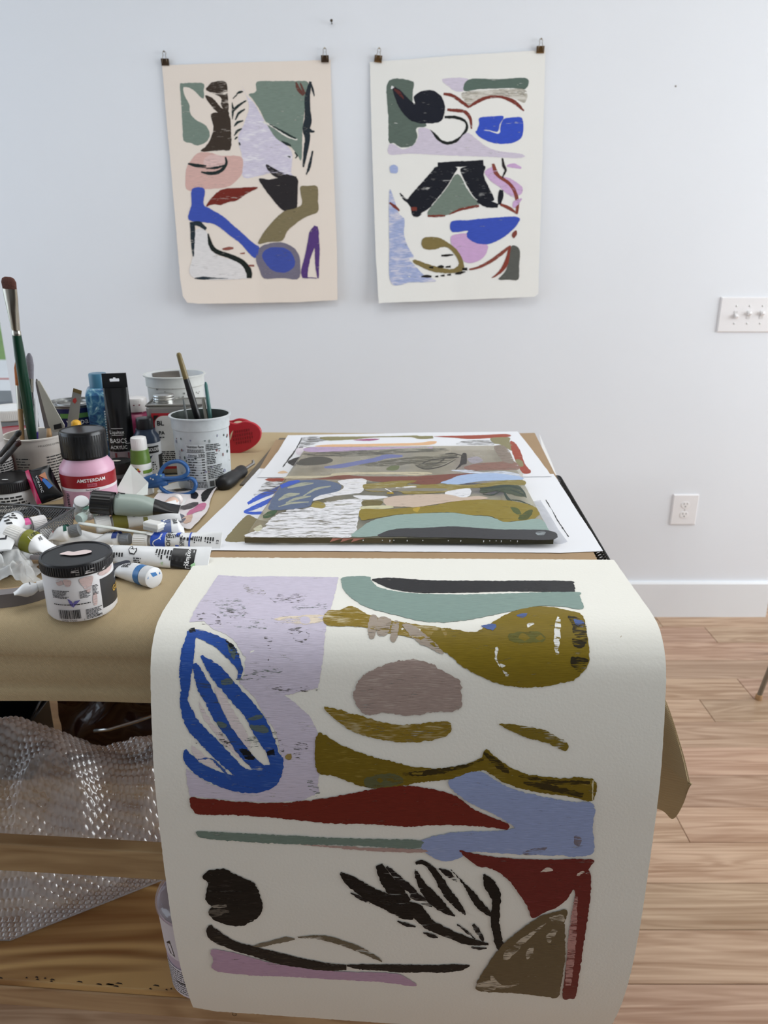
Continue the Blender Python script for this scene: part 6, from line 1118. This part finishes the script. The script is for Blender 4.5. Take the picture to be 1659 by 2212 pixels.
# blue patterned bottle
def waterpaint():
    m, nt, b = nodes('blue_marbling'); L = nt.links.new; tc = N(nt, 'ShaderNodeTexCoord'); nz = N(nt, 'ShaderNodeTexNoise'); nz.inputs['Scale'].default_value = 45; nz.inputs['Detail'].default_value = 6; nz.inputs['Distortion'].default_value = 2.5; L(tc.outputs['Object'], nz.inputs['Vector'])
    r = N(nt, 'ShaderNodeValToRGB'); L(nz.outputs[0], r.inputs[0]); e_ = r.color_ramp.elements; e_[0].position = .36; e_[0].color = rgb('#123a6c'); e_[1].position = .75; e_[1].color = rgb('#d9e6ea')
    x = e_.new(.50); x.color = rgb('#2c648c'); x = e_.new(.64); x.color = rgb('#6f9fb0'); L(r.outputs[0], b.inputs['Base Color']); b.inputs['Roughness'].default_value = .3; return m
Yk = 1.42; p = placed(225, Yk, 1.1); t = thing('blue_marbled_bottle', 'square blue bottle with watery marbled label behind the black tube', 'bottle', p); t.rotation_euler = (0, 0, math.radians(20)); hk = ztop(Yk, 836) - ZT; ht = ztop(Yk, 806) - ZT
b = MB(); w1, w2 = .026, .021; b.add([(sx * w2, sy * w2, 0) for sx, sy in ((-1, -1), (1, -1), (1, 1), (-1, 1))] + [(sx * w1, sy * w1, hk - .012) for sx, sy in ((-1, -1), (1, -1), (1, 1), (-1, 1))] + [(sx * .020, sy * .020, hk) for sx, sy in ((-1, -1), (1, -1), (1, 1), (-1, 1))], [(3, 2, 1, 0), (8, 9, 10, 11)] + [(j * 4 + k, j * 4 + (k + 1) % 4, j * 4 + 4 + (k + 1) % 4, j * 4 + 4 + k) for j in (0, 1) for k in range(4)]); b.build('body', waterpaint(), t, bevel=.003)
b = MB(); b.lathe([(.0165, hk), (.0165, hk + .002), (.0165, ht - .002), (.0155, ht)], n=28); b.build('cap', pm('#3c6f8a', .35, .1), t, smooth=True, sangle=35)
s = Flat((0, -.0245, hk * .55), (1, 0, 0), (0, 0, 1)); small_print(s, .004, .020, -.030, .030, 12, pm('#d8e4ea'), t, seed=81, off=.002)
# black upright pouch tube: cap down, hang hole at the crimp
Yp = 1.345; p = placed(262, Yp, 1.1); hp = ztop(Yp, 806) - ZT; t = thing('black_acrylic_tube', 'black acrylic tube standing on end with white lettering and hang hole', 'paint tube', p); t.rotation_euler = (0, 0, math.radians(14))
def lf(z): k = z / hp; return (.0245 + (-.0035) * k, .0225 * (1 - k) ** .8 + .0008)
def loft(z0, z1, off=0, n=28, m=14):
    vs = []; fs = []
    for j in range(m + 1):
        z = z0 + (z1 - z0) * j / m; a_, c_ = lf(z)
        for k in range(n): an = 2 * PI * k / n; vs.append(V(((a_ + off) * math.cos(an), (c_ + off) * math.sin(an), z)))
    for j in range(m):
        for k in range(n): fs.append((j * n + k, j * n + (k + 1) % n, (j + 1) * n + (k + 1) % n, (j + 1) * n + k))
    return vs, fs
zb2 = .052; vs, fs = loft(.0, zb2); b = MB(); b.add(vs, fs); b.build('clear_base', pm('#8b7f86', .25, .15, 40, alpha=.85), t, smooth=True)
vs, fs = loft(zb2, hp - .026); b = MB(); b.add(vs, fs); b.build('pouch', pm('#0e0e10', .22, .1), t, smooth=True)
# crimp panel with a real hang hole
zc0 = hp - .026; wa, wb = lf(zc0)[0], lf(hp)[0]; O2 = [(-wa, 0), (wa, 0), (wb, .026), (-wb, .026)]; hole = [(-.008, .011), (.008, .011), (.0085, .014), (.008, .0165), (.0022, .0165), (.002, .0185), (-.002, .0185), (-.0022, .0165), (-.008, .0165), (-.0085, .014)]
r_ = geometry.delaunay_2d_cdt([V(q) for q in O2 + hole], [], [[0, 1, 2, 3], list(range(4, 14))], 1, 1e-7); hs = [V(q) for q in hole]
def inhole(c_): return abs(c_.x) < .0082 and .0112 < c_.y < .0164 or abs(c_.x) < .0019 and .0112 < c_.y < .0184
ff_ = [tuple(f_) for f_ in r_[2] if not inhole(sum((V(r_[0][i]) for i in f_), V((0, 0))) / len(f_))]
o = mesh_obj('crimp', [(q[0], 0, zc0 + q[1]) for q in r_[0]], ff_, pm('#0e0e10', .22, .1), t); m_ = o.modifiers.new('thickness', 'SOLIDIFY'); m_.thickness = .004; m_.offset = 0
class Loft:
    def at(s_, u, v):
        a_, c_ = lf(v); y = -c_ * math.sqrt(max(0, 1 - (u / a_) ** 2)); n_ = V((u / a_ ** 2, y / c_ ** 2, 0)); n_.normalize(); return V((u, y, v)), n_
ls = Loft(); WT = pm('#e9e9e9', .4)
text(ls, 'BASICS', -.004, .072, .0115, WT, t, off=.0012, sx=.8); text(ls, 'ACRYLIC', -.004, .060, .0088, WT, t, off=.0012, sx=.8); text(ls, 'Liquitex', -.005, .088, .009, WT, t, off=.0012, sx=.85)
for v, u0, u1 in ((.0945, -.014, .006), (.0825, -.014, .006), (.0665, .008, .017)): decal(ls, u0, u1, v, v + .0008, WT, t, 'rule', off=.0012)
for u, wd in ((-.012, .004), (.010, .003)): poly_decal(ls, [(u, .002), (u + wd, .001), (u + wd * .7, .03), (u + wd * .8, .050), (u, .050), (u + wd * .2, .03)], pm('#6b1420', .3), t, 'red_drip', off=.0008)
# pink bottle with white flip cap
def bottle(name, label, px, Y, r, py_top, cap_r, cap_h, body, cap, mats=None, neck=.6):
    h = ztop(Y, py_top) - ZT; p = placed(px, Y, ZT + h / 2); t = thing(name, label, 'paint bottle', p); hb = h - cap_h
    b = MB(); b.lathe([(r * .92, 0), (r, .004), (r, hb - .022), (r * .96, hb - .012), (r * neck, hb - .003), (r * neck, hb + .002)], n=36); b.build('body', mats or pm(body, .3, .04), t, smooth=True, sangle=45)
    b = MB(); b.lathe([(cap_r, hb), (cap_r * 1.03, hb + .001), (cap_r, h - .003), (cap_r * .97, h - .0006), (cap_r * .88, h)], n=32); ribs(b, cap_r, hb + .003, h - .004, 30, .0003); b.build('cap', pm(cap, .35, .04), t, smooth=True, sangle=35); return t, p, Cyl(p, r, r, hb), hb
t, p, s, hb = bottle('magenta_bottle', 'clear bottle of magenta paint with white flip cap', 300, 1.435, .030, 858, .0205, .026, '#8c3355', '#e6e2e0'); decal(s, -.03, .03, .0, .055, pm('#d8d5d4', .4), t, 'white_label', nu=20)
for u in (-.004, .006): poly_decal(Cyl(p, .0212, .0212, .2), ell(u, hb + .014, .0018, .0012, 8), pm('#7c1e3c'), t, 'paint_speck', off=.0006)
t, p, s, hb = bottle('navy_bottle', 'white-labelled fluid paint bottle with navy shoulders and black cap', 318, 1.335, .0245, 902, .0150, .022, '#27364c', '#14151a', neck=.7); decal(s, -.045, .045, .002, hb - .022, pm('#dfe1e4', .35, .02), t, 'white_label', nu=30); decal(s, -.002, .022, hb - .040, hb - .027, BLACK, t, 'name_block', off=.0007); text(s, 'GOLDEN', .012, hb - .0335, .0088, WHITE, t, off=.0011, bold=.02, sx=.7); decal(s, .020, .036, .004, hb - .045, BLACK, t, 'black_stripe', off=.0007); small_print(s, .006, .016, .02, hb - .055, 4, INK, t, seed=91)
poly_decal(s, [(.001, hb - .045), (.008, hb - .044), (.004, hb - .050), (.002, hb - .056)], pm('#1f2d52'), t, 'logo_mark', off=.0008)
t, p, s, hb = bottle('craft_paint_bottle', 'small craft paint bottle with white cap and green bands', 305, 1.235, .0168, 944, .0130, .023, '#5f7d35', '#eceae8', neck=.9); decal(s, -.035, .035, .002, hb - .0215, pm('#eff0ee', .35, .02), t, 'white_label', nu=24); decal(s, .002, .032, hb - .038, hb - .032, pm('#6d8f2a', .4), t, 'green_stripe', off=.0007); text(s, 'amcoat', .001, hb - .045, .0062, INK, t, bold=.02); small_print(s, -.008, .012, .003, hb - .050, 4, INK, t, seed=93)
for k, hx in enumerate(['#b02a34', '#d9a52c', '#2c6a4a', '#2c4a9a', '#7a2f7a', '#1b1b1d']): poly_decal(s, ell(-.008 + .0035 * math.cos(k * 1.05), hb - .033 + .004 * math.sin(k * 1.05), .0028, .002, 8, k), pm(hx), t, 'palette_mark', off=.0008 + k * .00005)
t, p, s, lid = jar('grey_paint_jar', 'small grey paint jar with black lid and pale dab on top', 259, 1.255, .0225, .055, .020, '#5d6063', '#1c1d1e', .96, .003); poly_decal(Flat((0, 0, .055), (1, 0, 0), (0, 1, 0)), ell(-.002, -.004, .008, .0045), pm('#cfcabd'), lid, 'paint_dab', off=.0005); decal(s, -.004, .022, .002, .028, pm('#161617', .4), t, 'black_label', off=.0005); decal(s, .0185, .021, .002, .028, pm('#d9d6c9'), t, 'label_border', off=.0008); decal(s, -.020, -.006, .002, .020, pm('#c9ccd0'), t, 'grey_label', off=.0005)
# ================================================================ brushes and knives
def stick(name, label, cat, p0, p1, segs, base=None, group=None):
    """p0 low end, p1 top end; segs = [(part name, profile, material, flat)]"""
    t = thing(name, label, cat, V((p0.x, p0.y, p0.z)), group)
    for nm, prf, mt, fl in segs:
        b = MB(t.location); b.rod(p0, p1, prf, 16, fl, up=(0, 1, 0)); b.build(nm, mt, t, smooth=True, sangle=50)
    return t
fer = pm('#b9b4a8', .22, .08, metal=1); grn = pm('#123a2a', .2, .05); drk = pm('#2a2628', .5, .2); tan_ = pm('#b8946a', .5, .1)
p0, p1 = on_y(80, 1010, 1.235), on_y(17, 598, 1.19)
stick('large_brush', 'long green-handled brush with wide brown bristles upright in the tub', 'paintbrush', p0, p1, [('handle', [(0, .003), (.2, .0075), (.45, .0088), (.62, .0080), (.72, .0068)], grn, 1), ('ferrule', [(.715, .0066), (.735, .0069), (.74, .0062), (.75, .0066), (.84, (.0085, .8)), (.90, (.0105, .55)), (.945, (.0112, .45))], fer, .9), ('bristles', [(.94, (.0108, .45)), (.975, (.0116, .42)), (.992, (.0095, .3)), (1, (.005, .2))], pm('#5b342a', .8, .25, 400, bump=.5, bscale=900), .4)])
p0, p1 = on_y(52, 1000, 1.225), on_y(36, 777, 1.225)
stick('orange_brush', 'tan-handled brush with orange bristles upright in the tub', 'paintbrush', p0, p1, [('handle', [(0, .003), (.45, .0042), (.55, .0040)], tan_, 1), ('ferrule', [(.54, .0044), (.76, (.0050, .7))], fer, 1), ('bristles', [(.75, (.0050, .6)), (.92, (.0052, .45)), (1, (.002, .3))], pm('#b5672a', .7, .2, 300), .6)])
p0, p1 = on_y(72, 1000, 1.245), on_y(63, 763, 1.245)
stick('grey_brush', 'dark-handled brush with smoky grey bristles in the tub', 'paintbrush', p0, p1, [('handle', [(0, .003), (.5, .0045), (.68, .0042)], drk, 1), ('ferrule', [(.66, .0046), (.79, (.0056, .8))], fer, 1), ('bristles', [(.78, (.0056, .8)), (.90, (.0068, .7)), (.97, (.005, .6)), (1, (.002, .6))], pm('#77747c', .8, .15, 400), .7)])
stick('purple_brush', 'white and purple handled brush leaning in the tub', 'paintbrush', on_y(80, 1000, 1.232), on_y(76, 860, 1.232), [('handle', [(0, .003), (.5, .0035)], pm('#4a3a8c', .3), 1), ('grip', [(.49, .0035), (.8, .0032), (1, .001)], pm('#d8d8dc', .3), 1)])
def knife(name, label, p0, p1, pt_, w0, w1, mat, hm=None):
    t = thing(name, label, 'palette knife', p0); b = MB(t.location); b.rod(p0, pt_, [(0, .004), (.8, .0045), (1, .003)], 12); b.build('handle', hm or tan_, t, smooth=True)
    d = (p1 - pt_); a = d.normalized().cross(V((0, 1, 0))).normalized(); n_ = 14; vs = []
    for k in range(n_ + 1):
        f = k / n_; wd = w0 + (w1 - w0) * f; wd *= 1 if f < .8 else math.sqrt(max(.02, 1 - ((f - .8) / .2) ** 2)); c_ = pt_ + d * f - t.location; vs += [c_ - a * wd, c_ + a * wd]
    mesh_obj('blade', vs, [(2 * k, 2 * k + 1, 2 * k + 3, 2 * k + 2) for k in range(n_)], mat, t, solid=.0008); return t
kn = pm('#8f8a8c', .3, .15, 30, metal=.9); kl = pm('#b9b6aa', .4, .1, 20, metal=.3)
knife('grey_palette_knife', 'steel palette knife with violet residue leaning in the brush tub', on_y(112, 1000, 1.21), on_y(79, 818, 1.20), on_y(105, 925, 1.205), .006, .0035, kn)
t = thing('utility_blade', 'pale flat spatula blade with dark grip slot leaning in the brush tub', 'spatula', on_y(128, 950, 1.20)); b = MB(t.location)
q = [on_y(*a, 1.19) for a in ((80, 822), (86, 822), (140, 918), (138, 930), (116, 934), (106, 918))]; b.add(q, [tuple(range(6))]); b.build('blade', kl, t, solid=.002); q = [on_y(*a, 1.186) for a in ((116, 918), (132, 914), (134, 925), (118, 928))]; b = MB(t.location); b.add(q, [(0, 1, 2, 3)]); b.build('grip_slot', BLACK, t, solid=.001)
# wide palette knife stuck behind the pink bottle
t = thing('wide_palette_knife', 'flat steel palette knife with red spot standing behind the pink bottle', 'palette knife', on_y(150, 990, 1.235)); b = MB(t.location); q = [on_y(*a, 1.235) for a in ((159, 838), (177, 844), (170, 905), (163, 930), (158, 990), (148, 990), (146, 925), (147, 903))]; b.add(q, [tuple(range(8))]); b.build('blade', pm('#a3a19c', .35, .12, 30, metal=.6), t, solid=.0012)
q = [on_y(*a, 1.2335) for a in ((159, 838.5), (176.5, 844), (175, 852), (157.5, 846))]; b = MB(t.location); b.add(q, [(0, 1, 2, 3)]); b.build('gold_tip', pm('#7d6a44', .4, .1, metal=.5), t, solid=.0006); q = [on_y(*a, 1.2335) for a in ((158, 862), (163, 859), (166, 866), (162, 872), (157, 868))]; b = MB(t.location); b.add(q, [tuple(range(5))]); b.build('red_spot', pm('#b23a34', .5), t, solid=.0006)
b = MB(); b.lathe([(.007, 0), (.0082, .003), (.0075, .010), (.004, .013)], n=18); o = b.build('yellow_cap', pm('#dba52a', .4, .05), smooth=True); cp = on_y(165, 921, 1.215); cp.z = ZT
t = thing('yellow_cap_tube', 'narrow tube with yellow cap peeking out behind the pink bottle', 'paint tube', cp); o.parent = t; zz = ztop(1.215, 924) - ZT; o.location = (0, 0, zz); o.name = 'cap'; b = MB(); b.lathe([(.010, 0), (.011, .003), (.011, zz - .006), (.008, zz)], n=18); b.build('tube_body', pm('#d9d4cf', .4), t, smooth=True)
# brushes in the speckled tub
stick('black_gold_brush', 'black brush handle with bare gold end standing in the speckled tub', 'paintbrush', on_y(452, 985, 1.29), on_y(385, 762, 1.275), [('handle', [(0, .0035), (.4, .0062), (.62, .0058), (.76, .0050)], pm('#101012', .35, .2, 40), 1), ('bare_tip', [(.755, .0050), (.9, .0046), (.985, .0042), (1, .0025)], pm('#7a6a42', .4, .15, 60), 1)])
stick('thin_grey_brush', 'thin grey brush handle leaning at the left of the speckled tub', 'paintbrush', on_y(412, 960, 1.30), on_y(396, 862, 1.31), [('handle', [(0, .003), (.6, .0028), (1, .0015)], pm('#6f7372', .5, .2), 1)])
for a0, a1, hx, lb in [((462, 960), (444, 825), '#3c6a66', 'slim teal brush handle leaning in the speckled tub'), ((455, 960), (438, 858), '#8d8a80', 'worn silver-grey brush handle next to the teal one'), ((460, 960), (450, 868), '#4c463e', 'short dark brush handle behind the silver-grey one')]:
    stick('thin_brush', lb, 'paintbrush', on_y(*a0, 1.305), on_y(*a1, 1.32), [('handle', [(0, .0032), (.6, .0036), (.95, .003), (1, .0015)], pm(hx, .45, .2, 40), 1)])
# two crusty brushes at the far left
for a0, a1, hx, lb in [((0, 984), (44, 931), '#141414', 'crusty grey paint stick with black tip at the bench edge'), ((2, 1000), (43, 953), '#3a1d1c', 'crusty grey paint stick with dark red tip at the bench edge')]:
    stick('crusty_brush', lb, 'paintbrush', on_y(*a0, 1.14), on_y(*a1, 1.125), [('handle', [(0, .0035), (.5, .0042), (.85, .0040)], pm('#4c494a', .6, .3, 80, bump=.5), 1), ('tip', [(.84, .0042), (.92, .0048), (1, .002)], pm(hx, .5), 1)])
p = placed(-2, 1.13, 1.05); t = thing('small_grey_cup', 'small grey cup holding the crusty paint sticks', 'cup', p); b = MB(); b.lathe([(.020, 0), (.024, .045), (.0225, .045), (.019, .003)], n=28, cap1=False); b.build('wall', pm('#8a8683', .5, .1), t, smooth=True, sangle=40)
# loose things along the front left
p0, p1 = on_z(-10, 1290, ZT + .006), on_z(70, 1266, ZT + .006); t = thing('wooden_stick', 'brown wooden stick lying under the plastic bag', 'stick', V((p0.x, p0.y, ZT))); b = MB(t.location); b.rod(p0, p1, [(0, .005), (1, .0045)], 10); b.build('shaft', wood('#8a5a38', '#6a4024', 6, 60), t, smooth=True, sangle=50)
tp = on_z(40, 1296, ZT); t = thing('grey_tape_roll', 'flat roll of grey tape lying at the bench front edge', 'tape roll', V((-.458, .846, ZT))); b = MB(); R1 = .062
b.lathe([(R1 - .016, 0), (R1, 0), (R1, .018), (R1 - .016, .018), (R1 - .016, 0)], n=56, cap0=False, cap1=False); b.build('tape', pm('#827c7d', .45, .06), t, smooth=True, sangle=40)
b = MB(); b.lathe([(R1 - .019, 0), (R1 - .016, 0), (R1 - .016, .018), (R1 - .019, .018), (R1 - .019, 0)], n=56, cap0=False, cap1=False); b.build('cardboard_core', pm('#a98d6c', .8), t, smooth=True, sangle=40)
paint_tube('pointed_white_tube', 'slim pointed white tube lying across the tape roll', (99, 1262), (30, 1283), .008, .026, .022, ('#e7e6e4', .8, .008), [(.28, .31, '#2a2a2c', -.004, .012)], (), wide=.6, ribc=False)
# crumpled plastic bag
def bag(u, v):
    a = on_z(-30 + 118 * u, 1292 - 70 * v, ZT); n1 = noise.noise(V((u * 3.1, v * 2.7, 4))); n2 = noise.noise(V((u * 8, v * 7, 9))); n3 = abs(noise.noise(V((u * 5 + 2, v * 5, 1))))
    z = (.024 + .016 * n1 + .008 * n2 + .018 * n3) * (math.sin(min(1, u * 1.0 + .12) * PI) ** .5) * (math.sin((v * .9 + .06) * PI) ** .6) + .004
    return V((a.x + .006 * n2, a.y + .010 * n1, ZT + .010 + z))
b = MB(V((-.42, .86, ZT))); b.grid(bag, 60, 50); o = b.build('plastic_bag', clearfilm('#f2f4f4', .35, .0, .50, .25), smooth=True); o.location = (-.42, .86, ZT); tag(o, 'crumpled translucent white plastic bag beside the black-lidded jar', 'plastic bag')
# little marks on the cloth: frayed threads
for k, (x, y, x2, y2) in enumerate([(248, 1287, 262, 1281), (292, 1268, 300, 1258), (58, 1302, 88, 1296), (252, 1278, 258, 1286)]):
    A, B_ = on_z(x, y, ZT + .001), on_z(x2, y2, ZT + .001); b = MB(A); b.wire([A, A.lerp(B_, .5) + V((.001, .002, 0)), B_], .0004, 5); o = b.build('thread', pm('#5b4a36', .8)); o.location = A; tag(o, 'fine loose thread lying on the tan cloth', 'thread', 'loose threads on the cloth')
# ================================================================ under the bench
ZS = .4355
def heap(u, v):
    x = -.66 + .60 * u; y = .80 + .40 * v
    front = .855 + .58 * max(0, x + .566)           # front foot of the heap on the shelf
    d = (y - front); k = max(0, min(1, d / .20)); k = k * k * (3 - 2 * k)
    hgt = .205 * k * (1 + .07 * math.sin(x * 17 + 1) + .10 * noise.noise(V((x * 7, y * 7, 2)))) + (.10 * max(0, (x + .46) / .2)) * k
    back = max(0, min(1, (y - 1.06) / .14)); hgt *= 1 - .55 * back
    fold = .034 * noise.noise(V((x * 9, y * 8, 5))) * k + .030 * (1 - abs(noise.noise(V((x * 8 + y * 6, y * 9 - x * 4, 7)))) * 2) * k + .010 * noise.noise(V((x * 26, y * 22, 1))) * k - .016
    i = x / .0098; j = y / .0085; row_ = math.floor(j); fx_ = (i + .5 * (row_ % 2)) % 1 - .5; fy = j % 1 - .5; rr_ = math.sqrt(fx_ * fx_ + fy * fy) / .46
    bub = .0036 * math.sqrt(max(0, 1 - rr_ * rr_))
    return V((x, max(y, front - .004), ZS + .002 + max(0, hgt + fold) + bub))
b = MB(V((-.36, 1.0, ZS))); b.grid(heap, 440, 330); o = b.build('bubble_wrap', clearfilm('#e6e3e5', .2, .10, .42, .08), smooth=True); o.location = (-.36, 1.0, ZS); tag(o, 'heap of clear bubble wrap on the lower shelf of the workbench', 'bubble wrap')
# dark bag, tray and brown bottle pack behind the wrap
t = thing('black_tray', 'shallow black plastic tray behind the bubble wrap on the shelf', 'tray', (-.86, 1.28, ZS)); b = MB(); b.box((-.16, -.06, .0), (.16, .06, .006)); b.box((-.16, -.06, .0), (.16, -.055, .105)); b.box((-.16, .055, 0), (.16, .06, .135)); b.box((-.16, -.06, 0), (-.155, .06, .11)); b.box((.155, -.06, 0), (.16, .06, .11)); b.build('tray_body', pm('#0c0c0d', .3, .1), t, bevel=.002); b = MB(); b.wire([(-.16, -.06, .105), (.16, -.06, .105), (.16, .06, .135), (-.16, .06, .135)], .004, 8, True); b.build('rim', pm('#101012', .25), t, smooth=True)
t = thing('brown_gift_bag', 'glossy dark brown package behind the bubble wrap on the shelf', 'package', (-.54, 1.30, ZS)); b = MB()
b.grid(lambda u, v: V((-.11 + .24 * u, -.03 + .05 * noise.noise(V((u * 5, v * 5, 3))) * .5, .26 * v)), 24, 20); b.grid(lambda u, v: V((-.11 + .24 * (1 - u), .05 + .02 * noise.noise(V((u * 5, v * 5, 6))), .26 * v)), 24, 20); b.build('wrapper', pm('#2c1610', .15, .3, 20, bump=.4, bscale=30), t, smooth=True)
b = MB(); b.wire([(-.03, -.06, .10), (.0, -.062, .105), (.06, -.062, .125), (.12, -.062, .150)], .004, 8); b.build('chrome_bar', STEEL, t, smooth=True)
# lavender tub behind the hanging sheet
tp = V((-.258, .803, ZS)); t = thing('lavender_tub', 'lavender printed tub with clear dome lid behind the hanging sheet', 'tub', tp); rb, rt, hh_ = .0475, .0555, .145
b = MB(); b.lathe([(rb * .93, 0), (rb, .004), (rt, hh_)], n=40, cap1=False); b.build('wall', pm('#bfb0c4', .4, .03), t, smooth=True, sangle=40); s = Cyl(tp, rb, rt, hh_); decal(s, -.09, .09, .075, .14, pm('#d3ccd2', .4), t, 'upper_wrap', off=.0003, nu=24)
decal(s, -.080, -.005, .006, .058, pm('#d9d5dc', .4), t, 'nutrition_label', nu=16); small_print(s, -.076, -.008, .009, .056, 11, INK, t, seed=101, fill=.4); decal(s, -.053, -.007, .030, .0312, INK, t, 'rule', off=.0008, nu=16); text(s, 'C', .004, .016, .008, pm('#5a4270'), t); poly_decal(s, [(-.062, .098), (-.052, .108), (-.046, .080), (-.056, .082)], BLACK, t, 'black_mark')
b = MB(); b.lathe([(rt * 1.03, hh_ - .002), (rt * 1.05, hh_), (rt * 1.03, hh_ + .005), (rt * .9, hh_ + .013), (rt * .5, hh_ + .019), (.004, hh_ + .02)], n=40); b.build('dome_lid', clearfilm('#e6dde4', .25, .03, .2, .05), t, smooth=True)

# worn dark flecks along the front edge of the lower shelf
MS = Matrix.Rotation(-BA - math.radians(2), 4, 'Z'); so = FR + MS @ V((-.5, .0036, .434)); es = Flat(so - bo, MS @ V((1, 0, 0)), MS @ V((0, 1, 0))); rn = random.Random(31)
for k in range(44):
    u = rn.uniform(-.45, .10); w_ = rn.uniform(.002, .012); v = rn.uniform(.001, .007); poly_decal(es, [(u, v), (u + w_, v - .0008), (u + w_ * .8, v + .0012), (u + w_ * .3, v + .0018)], pm('#2c1d12', .9), bench, 'wear_mark', off=.0006)

# reddish paint stain on the cloth beside the pad
dc = bpy.data.objects['drop_cloth']; SS = Sheet(dc, lambda px, py: tuple(on_z(px, py, ZT)[:2]), lambda u, v: (V((u, v, ZT)), V((0, 0, 1)))); SS.off = V(dc.location); SS.base = .0006
SS.stroke([(598, 976, 5), (580, 988, 9), (562, 1000, 10), (546, 1016, 5)], paint('#8f6a58', .42, 40), 'paint_stain'); SS.patch([(536, 1026), (548, 1020), (545, 1028)], paint('#a8323a', .1, 0), 'paint_stain')
